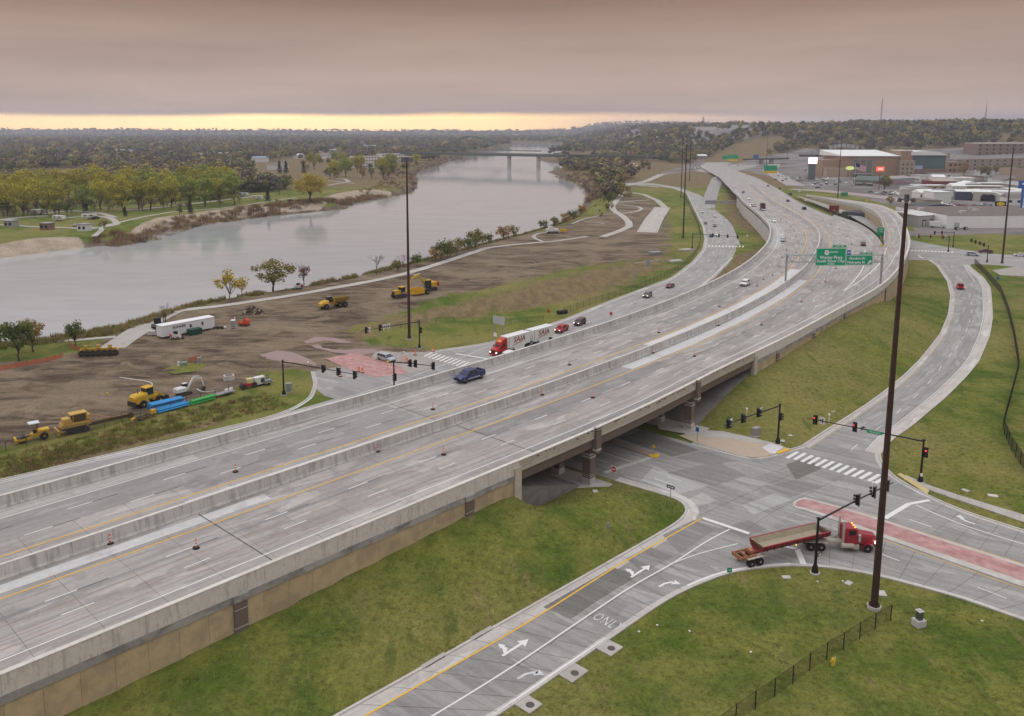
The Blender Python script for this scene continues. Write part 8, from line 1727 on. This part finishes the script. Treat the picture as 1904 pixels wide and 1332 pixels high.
def lattice(px, zb, h, label, w=2.5):
    p = W(px[0], px[1], zb); z = gz(p[0], p[1]); t = thing('radio_mast', label, 'radio mast', (p[0], p[1], z), 0); m_ = M('mast_steel', (.24, .20, .19), .6, .05)
    for k in range(3): part('leg', MB().tube([(w * math.cos(k * 2.09), w * math.sin(k * 2.09), 0), (w * .35 * math.cos(k * 2.09), w * .35 * math.sin(k * 2.09), h)], .45, 5), m_, t)
    mb = MB(); n = 10
    for j in range(n):
        for k in range(3): r0 = w * (1 - .65 * j / n); r1 = w * (1 - .65 * (j + 1) / n); mb.tube([(r0 * math.cos(k * 2.09), r0 * math.sin(k * 2.09), h * j / n), (r1 * math.cos(k * 2.09 + 2.09), r1 * math.sin(k * 2.09 + 2.09), h * (j + 1) / n)], .18, 4)
    part('bracing', mb, m_, t); part('antenna', MB().tube([(0, 0, h), (0, 0, h * 1.12)], .3, 5).box((0, 0, h * .72), (w * 2.4, .8, 1.2)), m_, t)
lattice((1637,237), 64, 88, 'tall lattice radio mast on the wooded ridge right of centre'); lattice((1307,240), 58, 34, 'short radio tower on the wooded ridge above the highway', 4); lattice((1831,236), 64, 60, 'thin faint radio mast on the ridge at far right', 1.2)
# small lamp globes round the band shell
for i, (u, v) in enumerate([(1058,313),(1064,311),(1072,314),(1084,315),(1103,316),(1121,308),(1160,313),(1165,311),(1184,313),(1178,310)]):
    p = W(u, v); t = thing('park_lamp', 'small glowing park lamp near the band shell', 'lamp', (p[0], p[1], 0), 0, 'glowing park lamps by the band shell'); part('post', MB().tube([(0, 0, 0), (0, 0, 3.4)], .08, 6), DKST, t); part('globe', MB().loft([[(r * math.cos(q), r * math.sin(q), z) for q in np.linspace(0, 2 * PI, 9)[:-1]] for r, z in ((.25, 3.4), (.55, 3.8), (.25, 4.2))]), M('lit_globe', (.8, .75, .6), .4, 0, emit=(1, .9, .68), es=2.5), t)
# parked cars
def parked_mesh(col):
    mb = MB(); mb.loft([ring(s[0], .95, s[1], s[2], s[3], s[4], s[5]) for s in KIND['sedan']['st']]); mb.box((.85, 0, 1.2), (.5, 1.3, .3), mi=1); mb.box((-.3, 0, 1.18), (1.7, 1.72, .28), mi=1)
    for x in (-1.4, 1.4):
        for y in (-.85, .85): mb.cyl((x, y, .33), .33, .25, 8, 'y', mi=1)
    return mb.mesh('parked_car', [paint(col, COLS[col]), TRIM])
PKC = ('white', 'silver', 'black', 'darkred', 'grey', 'blue', 'white', 'grey'); PKM = [parked_mesh(c) for c in PKC]
rp = random.Random(21); PK = []
LOTS = [([(1700,372),(1800,385),(1800,392),(1700,380)], 26, 'parked car in the dealer rows below the blue-glazed dealership', 'cars parked by the dealership'), ([(1810,380),(1904,386),(1904,392),(1810,386)], 24, 'parked car in the dense row before the arched showroom', 'cars parked before the showroom'), ([(1785,338),(1904,338),(1904,360),(1790,360)], 52, 'parked car in the wide open lot at right', 'cars parked in the wide lot'), ([(1430,325),(1560,333),(1590,345),(1500,347),(1440,335)], 40, 'parked car in the casino parking lot beside the highway', 'cars parked in the casino lot'), ([(1640,356),(1700,360),(1700,369),(1640,364)], 18, 'parked car along the shops behind the near light mast', 'cars parked along the shops'), ([(1690,325),(1730,325),(1740,336),(1700,338)], 22, 'parked car in the lot between arena and shops', 'cars parked by the arena'), ([(1500,312),(1560,316),(1540,324),(1490,322)], 14, 'parked car near the arena steps', 'cars parked near the arena steps')]
for poly, n, lab, grp in LOTS:
    P = [W(u, v)[:2] for u, v in poly]; xs = [p[0] for p in P]; ys = [p[1] for p in P]; k = 0; tr = 0
    while k < n and tr < 4000:
        tr += 1; x = rp.uniform(min(xs), max(xs)); y = rp.uniform(min(ys), max(ys))
        y = round(y / 7.5) * 7.5 + rp.uniform(-.3, .3); x = round(x / 2.9) * 2.9
        if inside(np.array([x]), np.array([y]), P)[0] and all(abs(x - a) + abs(y - b) > 2.6 for a, b in PK):
            PK.append((x, y)); ci_ = rp.randrange(8); cn_ = PKC[ci_].replace('darkred', 'dark red'); tag(link('parked_car', PKM[ci_], None, (x, y, .05), PI / 2 + rp.choice((0, PI))), cn_ + ' ' + lab, 'car', cn_ + ' ' + grp); k += 1
for u, v, lab in [(1535,338,'white car on the street before the arena'),(1520,350,'pale car on the cross street below the pylon'),(1607,345,'dark car beside the restaurant'),(1632,361,'black car on the street right of the big mast'),(1618,358,'dark red car on the street before the round tree')]:
    p = W(u, v); tag(link('parked_car', PKM[rp.randrange(8)], None, (p[0], p[1], .05), .1), lab, 'car')
st2 = same_n(pxs([(1470,352),(1530,355),(1600,362),(1680,372),(1720,380),(1800,396)]), 20); struct('boulevard', ribbon(offs(st2, 9), offs(st2, -9), lift=.03), concrete('pinkish_street', (.36, .30, .28), .85, (.28, .24, .23)))
# ================================================================== trees and scrub
def leafmat(name, c1, c2, c3=None, rnd_=.25):
    m = bpy.data.materials.new(name); K = NT(m); tco = K.n('ShaderNodeTexCoord').outputs['Object']; oi = K.n('ShaderNodeObjectInfo').outputs['Random']
    n1 = K.noise(tco, .35, 3, .6); n2 = K.noise(tco, 2.5, 2, .6)
    c = K.mix(K.step(n1, .35, .65), c1, c2)
    if c3: c = K.mix(K.step(oi, .55, .95), c, c3)
    K.l(K.scale(K.scale(c, K.mth('ADD', K.mth('MULTIPLY', n2, .9), .55)), K.mth('ADD', K.mth('MULTIPLY', oi, 2 * rnd_), 1 - rnd_)), K.p.inputs['Base Color']); K.p.inputs['Roughness'].default_value = .8; K.p.inputs['Specular IOR Level'].default_value = .15
    return m
BARK = M('tree_bark', (.085, .068, .055), .95, .12, 3)
L_COT = leafmat('cottonwood_leaves', (.38, .36, .045), (.50, .42, .055), (.22, .26, .05)); L_GRN = leafmat('green_leaves', (.085, .125, .032), (.150, .170, .042), (.20, .18, .05)); L_OLV = leafmat('olive_leaves', (.19, .18, .045), (.28, .22, .055), (.27, .17, .05)); L_RED = leafmat('reddish_leaves', (.16, .055, .045), (.20, .09, .06)); L_DK = leafmat('conifer_needles', (.018, .035, .022), (.03, .05, .028)); L_BRN = leafmat('brown_leaves', (.21, .15, .10), (.27, .19, .11), (.17, .13, .11)); L_YEL = leafmat('yellow_leaves', (.50, .36, .045), (.38, .31, .055), (.28, .26, .06))
def leaf_cloud(rg, lobes, per, ls, out=.9):
    C = np.array([l[:3] for l in lobes]); Rr = np.array([l[3] for l in lobes]); idx = np.repeat(np.arange(len(lobes)), per); n = len(idx)
    d = rg.normal(size=(n, 3)); d /= np.linalg.norm(d, axis=1)[:, None]; r = (rg.rand(n) ** .45) * (1 + .25 * rg.normal(size=n) * .6)
    c = C[idx] + d * (Rr[idx] * r)[:, None] * np.array([1, 1, .8])
    nrm = d * out + rg.normal(size=(n, 3)) * .7 + np.array([0, 0, .35]); nrm /= np.linalg.norm(nrm, axis=1)[:, None]
    a = np.cross(nrm, rg.normal(size=(n, 3))); a /= np.linalg.norm(a, axis=1)[:, None] + 1e-9; b = np.cross(nrm, a); s = ls * (.6 + .8 * rg.rand(n))[:, None]
    V = np.stack([c - a * s * .5, c + b * s * .38, c + a * s * .5, c - b * s * .38], 1).reshape(-1, 3); return V, np.arange(4 * n).reshape(-1, 4)
def mesh_np(name, V, Fq, mat):
    me = bpy.data.meshes.new(name); me.vertices.add(len(V)); me.vertices.foreach_set('co', V.astype(np.float32).ravel()); me.loops.add(Fq.size); me.loops.foreach_set('vertex_index', Fq.astype(np.int32).ravel()); me.polygons.add(len(Fq)); me.polygons.foreach_set('loop_start', np.arange(0, Fq.size, 4, dtype=np.int32)); me.update(calc_edges=True); me.materials.append(mat); return me
def limbs(rg, h, base_r, z0, spread, n, tips=None):
    mb = MB(); mb.tube([(0, 0, -.3), (.02 * h, 0, z0 * .6), (-.01 * h, .02 * h, z0 * 1.1), (.01 * h, 0, h * .62)], [base_r, base_r * .8, base_r * .62, base_r * .2], 7)
    for k in range(n):
        a = 6.28 * k / n + rg.rand(); zz = z0 * (.75 + .5 * rg.rand()); e = (spread * math.cos(a) * (.6 + .4 * rg.rand()), spread * math.sin(a) * (.6 + .4 * rg.rand()), zz + (h - zz) * (.45 + .4 * rg.rand())); m_ = (e[0] * .45, e[1] * .45, zz + (e[2] - zz) * .6)
        mb.tube([(0, 0, zz), m_, e], [base_r * .42, base_r * .28, base_r * .08], 5)
        if tips is not None: tips.append(e)
    return mb
TREE = {}
def tree_proto(key, h, r, z0, nl, lr, per, ls, mat, seed, squash=.95, br=None):
    rg = np.random.RandomState(seed); tips = []; tm = limbs(rg, h, br or h * .022, z0, r * .7, 8, tips).mesh('trunk', BARK)
    cz = z0 + (h - z0) * .52; rz = (h - z0) * .5; lob = []
    for k in range(nl):
        d = rg.normal(size=3); d /= np.linalg.norm(d); q = rg.rand() ** .4 * .82; lob.append((d[0] * r * q, d[1] * r * q, cz + d[2] * rz * q * squash, lr * (.65 + .7 * rg.rand())))
    V, Fq = leaf_cloud(rg, lob, per, ls); TREE[key] = (tm, mesh_np('crown', V, Fq, mat))
for i in range(3):
    tree_proto(('cot', i), 26, 11, 3.0, 38, 3.2, 85, .95, L_COT, 10 + i); tree_proto(('rnd', i), 12, 5.2, 2.6, 20, 1.8, 80, .55, L_OLV, 20 + i); tree_proto(('grn', i), 12, 5.0, 2.4, 20, 1.8, 80, .55, L_GRN, 30 + i); tree_proto(('brn', i), 11, 4.6, 2.6, 14, 1.5, 45, .5, L_BRN, 40 + i); tree_proto(('shb', i), 3.4, 2.0, .5, 12, .8, 60, .30, L_OLV if i else L_GRN, 50 + i)
tree_proto(('yel', 0), 24, 15, 5.5, 46, 3.6, 110, .9, L_YEL, 71, br=.8); tree_proto(('red', 0), 6, 2.8, 1.6, 12, 1.0, 40, .32, L_RED, 72); tree_proto(('yel', 1), 6, 4.2, 1.0, 18, 1.1, 60, .36, L_YEL, 73)
for i in range(2):
    rg = np.random.RandomState(80 + i); lob = [(0, 0, .8 + k * .62, 1.9 * (1 - k / 12) + .15) for k in range(11)]; V, Fq = leaf_cloud(rg, lob, 60, .5); TREE[('con', i)] = (MB().tube([(0, 0, -.2), (0, 0, 7)], [.18, .04], 6).mesh('trunk', BARK), mesh_np('crown', V, Fq, L_DK))
def bare_mesh(seed, h):
    rg = random.Random(seed); mb = MB()
    def grow(p, d, L, r, lv):
        q = p + d * L; mb.tube([p, (p + q) / 2 + Vector((rg.uniform(-.06, .06) * L,) * 3), q], [r, r * .85, r * .65], 5 if lv < 2 else 4)
        if lv >= 5: return
        for k in range(rg.choice((2, 3)) if lv else 4):
            e = (d + Vector((rg.uniform(-.75, .75), rg.uniform(-.75, .75), rg.uniform(-.1, .5)))).normalized(); grow(q, e, L * rg.uniform(.62, .82), r * .62, lv + 1)
    grow(Vector((0, 0, -.2)), Vector((.03, 0, 1)), h * .27, h * .018, 0); return mb.mesh('branches', M('bare_bark', (.125, .10, .088), .95, .1, 3))
BARE = [bare_mesh(s, 10) for s in (3, 4)]
def tree(key, px, label, s=1.0, group=None, name='tree', cat='tree', wd=1.0, xy=None):
    p = xy or W(*px); z = gz(p[0], p[1])
    if not xy: p = W(px[0], px[1], max(min(z, 2), -4)); z = gz(p[0], p[1])
    t = thing(name, label, cat, (p[0], p[1], z), rnd.random() * 6.28, group); t.scale = (s * wd, s * wd, s)
    if key[0] == 'bare': link('branches', BARE[key[1]], t)
    else: link('trunk', TREE[key][0], t); link('crown', TREE[key][1], t)
    return t
rt = random.Random(8)
# campground cottonwoods
GV = []
for row, (v0, n) in enumerate(((402, 17), (391, 18), (379, 17), (368, 15))):
    for k in range(n):
        u = -50 + k * (520 - row * 10) / n + rt.uniform(-9, 9); v = v0 - (u / 520) * 26 + rt.uniform(-4, 4)
        if 118 < u < 150 and row < 2: continue
        tree(('cot', rt.randrange(3)), (u, v), 'tall yellow-green cottonwood in the campground grove across the river', rt.uniform(.78, 1.05), 'cottonwoods of the campground grove')
tree(('yel', 0), (577, 377), 'big spreading yellow cottonwood alone on the far shore', 1.0)
NMK = {'rnd': 'olive', 'brn': 'brown half-bare', 'grn': 'green', 'cot': 'yellow-green', 'shb': 'bushy'}
def mixed(keys, px, lab, s, grp):
    k = rt.choice(keys); tree((k, rt.randrange(3)), px, NMK[k] + ' ' + lab, s, NMK[k] + ' ' + grp)
for k in range(46):
    u = rt.uniform(0, 470); v = 402 - u * .055 + rt.uniform(-9, 7); mixed(('rnd', 'brn', 'grn', 'brn'), (u, v), 'small tree on the campground lawn', rt.uniform(.45, .8), 'small trees on the campground lawn')
for px, s, lab in [((160,393),1.0,'dark conifer left on the campground lawn'),((233,403),.9,'small dark conifer beside the shore path'),((354,399),1.2,'dark conifer near the shore bushes'),((498,375),1.5,'dark conifer left of the big yellow tree'),((520,323),2.2,'tall dark conifer by the blue roof, left one'),((532,323),2.2,'tall dark conifer by the blue roof, middle one'),((565,323),2.1,'tall dark conifer by the blue roof, right one')]: tree(('con', 0), px, lab, s)
for px, key, s, lab in [((335,392),('red', 0),.9,'round dark red bush on the campground lawn'),((194,434),('red', 0),1.1,'reddish bush at the river path bend'),((515,380),('red', 0),.7,'small bright red bush left of the big tree'),((335,412),('grn', 0),.5,'green bush on the shore slope'),((400,366),('red', 0),.8,'orange-red bush beside the campers'),
 ((88,400),('grn', 1),.9,'dark green tree behind the paired campers'),((110,404),('grn', 2),.95,'green tree right of the paired campers'),((475,358),('grn', 0),1.0,'green tree at the end of the campground grove'),((430,365),('rnd', 1),1.15,'olive round tree near the grove end'),((495,357),('rnd', 2),1.0,'olive tree before the big yellow tree'),((520,362),('brn', 0),1.1,'brown half-bare tree beside the big yellow tree')]: tree(key, px, lab, s)
# parkland trees upriver on both banks
for k in range(58):
    u = rt.uniform(560, 775); v = rt.uniform(303, 334)
    if u > 735 and v > 320: continue
    mixed(('rnd', 'grn', 'brn', 'cot'), (u, v), 'tree in the parkland between the apartments and the river', rt.uniform(.72, 1.08), 'parkland trees across the river')
for k in range(62):
    u = rt.uniform(1050, 1215); v = rt.uniform(301, 326); 
    if (1068 < u < 1132 and v > 306) or (u > 1180 and v > 325) or u < 1062 + (v - 302) * .6: continue
    mixed(('rnd', 'grn', 'brn', 'brn'), (u, v), 'autumn tree in the riverside park near the band shell', rt.uniform(.5, .95), 'riverside park trees near the band shell')
for k in range(30):
    u = rt.uniform(1085, 1150); v = rt.uniform(340, 405)
    if u < 1092 + (365 - v) * -.4 and v > 365 or u > 1148 - abs(v - 350) * .2: continue
    mixed(('brn', 'shb', 'grn'), (u, v), 'scrubby tree on the steep river bank by the bend', rt.uniform(.45, .75), 'scrubby trees on the river bend bank')
tree(('grn', 0), (1144,364), 'dark green round tree at the start of the winding trail', 1.05)
tree(('grn', 1), (1644,359), 'dark green round tree on the lawn by the street', 1.35); tree(('rnd', 1), (1655,383), 'small olive tree at the ramp grass', .6); 
for k in range(24): mixed(('rnd', 'grn', 'brn'), (rt.uniform(1785, 1960), rt.uniform(322, 334)), 'tree in the dark row in front of the stone building', rt.uniform(.9, 1.25), 'trees before the stone building')
for k in range(12): mixed(('rnd', 'grn', 'brn'), (rt.uniform(1520, 1780), rt.uniform(322, 332)), 'small street tree at the foot of the arena', rt.uniform(.5, .8), 'street trees at the arena')
# near river bank
tree(('yel', 1), (428, 556), 'yellow-leaved leaning tree on the near river bank', 1.6); tree(('bare', 0), (450, 553), 'bare branching tree beside the yellow one on the bank', .8); tree(('rnd', 0), (508, 541), 'olive green round tree on the near river bank', .95, wd=1.6); tree(('red', 0), (565, 532), 'reddish bare-looking tree at the bank edge', 1.35); tree(('bare', 1), (700, 511), 'bare grey tree alone on the bank', 1.0); tree(('bare', 0), (308, 578), 'bare dark shrub at the trail bend', .6); tree(('bare', 1), (750, 498), 'small bare tree behind the light mast', .7)
tree(('grn', 0), (36, 672), 'dark green leafy tree inside the orange fence', .95); tree(('rnd', 2), (62, 655), 'olive tree behind the dark green one', .75); tree(('grn', 2), (140, 645), 'small dark green tree by the orange fence', .62); tree(('grn', 1), (-6, 668), 'green tree cut by the left edge', .8)
for i, (u, v, s) in enumerate([(820,482,1.5),(832,478,1.2),(850,473,1.3),(870,466,1.2),(884,462,1.6),(810,486,1.0),(908,452,1.0),(936,446,1.3),(955,440,1.1),(1012,424,1.0),(1030,420,1.0),(1048,415,1.1),(1066,409,1.2),(1080,402,1.3),(740,505,.8),(775,494,.9)]): tree(('shb', i % 3), (u, v), 'green bush on the near bank beside the concrete trail', s * 1.7, 'green bushes on the near bank', 'bush', 'bush')

# ---------------------------------------------------------------- scrub and far woods: nobody could count these
def scatter(name, label, pts, scl, protos, kind='stuff'):
    col = bpy.data.collections.new(name + '_kinds')
    for k, me in enumerate(protos): o = bpy.data.objects.new('%s_kind' % name, me); col.objects.link(o)
    me = bpy.data.meshes.new(name); me.vertices.add(len(pts)); me.vertices.foreach_set('co', np.asarray(pts, np.float32).ravel()); at = me.attributes.new('scl', 'FLOAT', 'POINT'); at.data.foreach_set('value', np.asarray(scl, np.float32))
    ng = bpy.data.node_groups.new(name, 'GeometryNodeTree'); ng.interface.new_socket('Geometry', in_out='INPUT', socket_type='NodeSocketGeometry'); ng.interface.new_socket('Geometry', in_out='OUTPUT', socket_type='NodeSocketGeometry')
    N = ng.nodes; gi = N.new('NodeGroupInput'); go = N.new('NodeGroupOutput'); ip = N.new('GeometryNodeInstanceOnPoints'); ci = N.new('GeometryNodeCollectionInfo'); ci.inputs['Collection'].default_value = col; ci.inputs['Separate Children'].default_value = True; ci.inputs['Reset Children'].default_value = True
    rv = N.new('FunctionNodeRandomValue'); rv.data_type = 'FLOAT_VECTOR'; rv.inputs[0].default_value = (0, 0, 0); rv.inputs[1].default_value = (.12, .12, 6.28); na = N.new('GeometryNodeInputNamedAttribute'); na.data_type = 'FLOAT'; na.inputs['Name'].default_value = 'scl'
    ip.inputs['Pick Instance'].default_value = True; L = ng.links
    L.new(gi.outputs[0], ip.inputs['Points']); L.new(ci.outputs[0], ip.inputs['Instance']); L.new(rv.outputs[0], ip.inputs['Rotation']); L.new(na.outputs['Attribute'], ip.inputs['Scale']); L.new(ip.outputs[0], go.inputs[0])
    o = link(name, me); tag(o, label, None, None, kind); md = o.modifiers.new('scatter', 'NODES'); md.node_group = ng; return o
rg = np.random.RandomState(12)
def far_proto(seed, mat, h=12, r=5.5, nl=11, per=26, ls=1.7): 
    q = np.random.RandomState(seed); lob = []
    for k in range(nl):
        d = q.normal(size=3); d /= np.linalg.norm(d); f = q.rand() ** .4 * .75; lob.append((d[0] * r * f, d[1] * r * f, h * .56 + d[2] * h * .36 * f, 2.1 * (.7 + .6 * q.rand())))
    V, Fq = leaf_cloud(q, lob, per, ls); return mesh_np('wood', V, Fq, mat)
FARL = [leafmat('far_grey_wood', (.15, .135, .13), (.21, .18, .165), (.22, .20, .10), .4), leafmat('far_olive_wood', (.22, .205, .07), (.32, .26, .085), (.36, .28, .08), .4), leafmat('far_green_wood', (.10, .125, .055), (.16, .175, .07), (.20, .18, .09), .3), leafmat('far_brown_wood', (.19, .145, .105), (.25, .185, .115), (.26, .19, .09), .4)]
PRO = [far_proto(200 + i, FARL[i % 4]) for i in range(8)]
n = 46000; Yv = np.exp(rg.uniform(math.log(640), math.log(8800), n)); Xv = rg.uniform(-1, 1, n) * (60 + .76 * Yv)
sd = np.concatenate([sdist(Xv[i:i + 6000], Yv[i:i + 6000], RIVER) for i in range(0, n, 6000)])
sp = np.array([W(u, v)[:2] for u, v in LOT]); left = Xv < (40 + .10 * Yv); clear = fbm(Xv / 130, Yv / 260, 3)
dh = seg_dist(Xv, Yv, [tuple(p) for p in HWP[::6, :2]])
hl = np.array([gz(x, y) for x, y in zip(Xv, Yv)])
keep = (sd < -14) & (left | (hl > 5) | (Yv > 1050) & (clear > .56) | (Xv < .27 * Yv) & (Yv > 820) & (clear > .40)) & (dh > 45) & ~inside(Xv, Yv, [tuple(p) for p in sp]) & ((Yv > 660) | ~left)
keep &= np.where(left, clear > .37 + .10 * (Yv < 1500), np.where(hl > 6, clear > .12, clear > np.where(Xv < .27 * Yv, .40, .50)))
belt = [W(u, v)[:2] for u, v in [(1140,276),(1300,290),(1420,287),(1570,284),(1570,272),(1450,262),(1140,262)]]; keep &= ~inside(Xv, Yv, belt) | (rg.rand(n) < .28)
bxs = [(o.location.x, o.location.y) for o in COL.objects if o.parent is None and o.get('category') in ('building', 'bridge', 'sign') and o.location.y > 600]
for bx, by in bxs: keep &= ~((Xv > bx - 12) & (Xv < bx + 70) & (Yv > by - 95 - .05 * by) & (Yv < by + 45))
for bx, by in HSP: keep &= ~((np.abs(Xv - bx) < 16) & (Yv > by - 40 - .06 * by) & (Yv < by + 14))
keep &= ~inside(Xv, Yv, [W(u, v)[:2] for u, v in [(560,300),(780,297),(780,372),(640,372),(560,345)]]); keep &= ~inside(Xv, Yv, [W(u, v)[:2] for u, v in [(1200,320),(1290,316),(1330,345),(1250,360),(1150,345)]]); keep &= ~inside(Xv, Yv, [W(u, v)[:2] for u, v in [(470,300),(560,302),(570,340),(470,345)]])
Xk, Yk = Xv[keep], Yv[keep]; scl = (.75 + .6 * rg.rand(len(Xk))) * np.clip(.85 + Yk / 3800, 1, 1.9); hk = hl[keep]
scatter('far_woods', 'hazy autumn woods on the plain and the bluffs', np.c_[Xk, Yk, hk - .4], scl, PRO)
# scrub on the near bank, weeds on the verge, brush on the far shore
def tuft(seed, h, w, mat, n=26):
    q = np.random.RandomState(seed); V = []; 
    for k in range(n):
        a = q.rand() * 6.28; r = w * q.rand() ** .5; x, y = r * math.cos(a), r * math.sin(a); hh = h * (.5 + .6 * q.rand()); lx, ly = q.normal() * .25 * h, q.normal() * .25 * h; t = .035 * h + .02; V += [(x - t, y, 0), (x + t, y, 0), (x + lx + t * .3, y + ly, hh), (x + lx - t * .3, y + ly, hh)]
    return mesh_np('tuft', np.array(V), np.arange(4 * n).reshape(-1, 4), mat)
W1 = leafmat('weed_green', (.15, .19, .045), (.26, .235, .065), (.18, .20, .05)); W2 = leafmat('weed_straw', (.36, .27, .125), (.28, .21, .10), (.24, .21, .07)); W3 = leafmat('weed_russet', (.26, .15, .09), (.31, .19, .11))
def along_px(P, n, spread, z=0.0):
    Q = resample(np.array(PL(P, z)), 1.0, 2); i = rg.randint(0, len(Q), n); t = np.gradient(Q[:, :2], axis=0); t /= np.linalg.norm(t, axis=1)[:, None]; o = rg.uniform(spread[0], spread[1], n); return Q[i, :2] + np.c_[-t[i, 1], t[i, 0]] * o[:, None]
B1 = [(0,648),(100,636),(200,622),(290,594),(330,576),(400,560),(500,545),(600,528),(700,507),(800,481),(900,452),(960,436),(1030,416),(1075,400)]
xy = along_px(B1, 4200, (-1.5, 7)); xy = xy[fbm(xy[:, 0] / 9, xy[:, 1] / 9, 2) > .36]; scatter('bank_scrub', 'straw and green scrub along the near river bank', np.c_[xy, [gz(x, y) - .1 for x, y in xy]], .6 + .8 * rg.rand(len(xy)), [tuft(1, 1.1, .7, W1), tuft(2, 1.3, .6, W2), tuft(3, 1.2, .8, W2)])
xy = np.vstack([along_px([(0,862),(130,826),(260,792),(330,775),(420,755),(500,738)], 800, (-8, 2.5)), along_px([(0,880),(130,843),(260,812),(330,790)], 350, (-3, 3))]); scatter('verge_weeds', 'tall green and russet weeds on the verge below the machines', np.c_[xy, [gz(x, y) - .05 for x, y in xy]], .5 + .7 * rg.rand(len(xy)), [tuft(5, .6, .6, W1), tuft(6, .5, .6, W1), tuft(7, .55, .6, W3), tuft(8, .5, .6, W2)])
B2 = [(180,446),(250,436),(330,412),(400,402),(480,392),(560,382),(640,372),(700,360)]; xy = np.vstack([along_px(B2, 900, (-14, 6), -2), along_px([(720,362),(775,352),(778,335),(772,325),(800,312),(850,297),(900,283)], 700, (0, 40), -2), along_px([(1100,372),(1100,352),(1075,336),(1035,324)], 500, (-35, 5), -2)]); scatter('shore_brush', 'brown brush along the far shore', np.c_[xy, [gz(x, y) - .2 for x, y in xy]], 1.2 + 1.6 * rg.rand(len(xy)), [tuft(9, 1.3, .9, W3), tuft(10, 1.2, 1.0, W2), tuft(11, 1.1, 1.0, leafmat('brush_brown', (.12, .085, .06), (.15, .10, .065)))])
# lawn tufts on the near slopes
Z1 = [rw(s, -1.2)[:2] for s in np.arange(-60, ABL, 6)] + [p[:2] for p in pxs(RAMP_L[1:])][::-1]; Z2 = [p[:2] for p in pxs(EAST_B)] + [W(2030, 1420)[:2], W(800, 1424)[:2]]; Z3 = [rw(s, -1.2)[:2] for s in np.arange(ABR, ABR + 110, 6)] + [p[:2] for p in pxs(NE_L[3:14])][::-1]; Z4 = [p[:2] for p in pxs(EAST_T[1:18])] + [W(1990, 640)[:2], W(1990, 960)[:2]]
pts = []
for Zp, dn in ((Z1, 6.0), (Z2, 6.0), (Z3, 3.0), (Z4, 2.5)):
    Zp = np.array([p[:2] for p in Zp]); mn, mx = Zp.min(0), Zp.max(0); k = int(min(90000, (mx - mn).prod() * dn)); q = rg.uniform(mn, mx, (k, 2)); m_ = inside(q[:, 0], q[:, 1], Zp); m_ &= (seg_dist(q[:, 0], q[:, 1], list(map(tuple, Zp)) + [tuple(Zp[0])]) > .5); pts.append(q[m_])
xy = np.vstack(pts); cl_ = fbm(xy[:, 0] / 7, xy[:, 1] / 7, 3); xy = xy[rg.rand(len(xy)) < .25 + .9 * cl_]
LW1 = leafmat('lawn_blade_green', (.13, .165, .030), (.23, .22, .055), (.28, .24, .08)); LW2 = leafmat('lawn_blade_straw', (.30, .25, .09), (.23, .215, .06), (.17, .20, .04))
scatter('lawn_grass', 'rough grass blades on the embankment slopes', np.c_[xy, [gz(x, y) - .02 for x, y in xy]], .45 + .6 * rg.rand(len(xy)), [tuft(15, .16, .30, LW1, 14), tuft(16, .14, .32, LW1, 14), tuft(17, .15, .30, LW2, 14)])
# ================================================================== smoky air
mh = bpy.data.materials.new('smoke_haze'); mh.use_nodes = True; nt = mh.node_tree; nt.nodes.clear(); pv = nt.nodes.new('ShaderNodeVolumePrincipled'); pv.inputs['Color'].default_value = (.72, .78, .95, 1); pv.inputs['Density'].default_value = 1.15e-4; pv.inputs['Anisotropy'].default_value = .1
mo_ = nt.nodes.new('ShaderNodeOutputMaterial'); nt.links.new(pv.outputs[0], mo_.inputs['Volume'])
mb = MB(); mb.box((0, 5450, 88), (19600, 12300, 216)); tag(link('haze', mb.mesh('haze', mh)), 'thin smoky haze in the air', None, None, 'stuff')

# ================================================================== lettering becomes plain mesh
bpy.context.view_layer.update()
_dg = bpy.context.evaluated_depsgraph_get()
for o in list(TEXTS):
    me = bpy.data.meshes.new_from_object(o.evaluated_get(_dg)); nm = o.name; par = o.parent; loc = o.location.copy(); rot = o.rotation_euler.copy(); sc = o.scale.copy()
    cu = o.data; bpy.data.objects.remove(o, do_unlink=True); bpy.data.curves.remove(cu)
    q = bpy.data.objects.new(nm, me); COL.objects.link(q); q.parent = par; q.location = loc; q.rotation_euler = rot; q.scale = sc
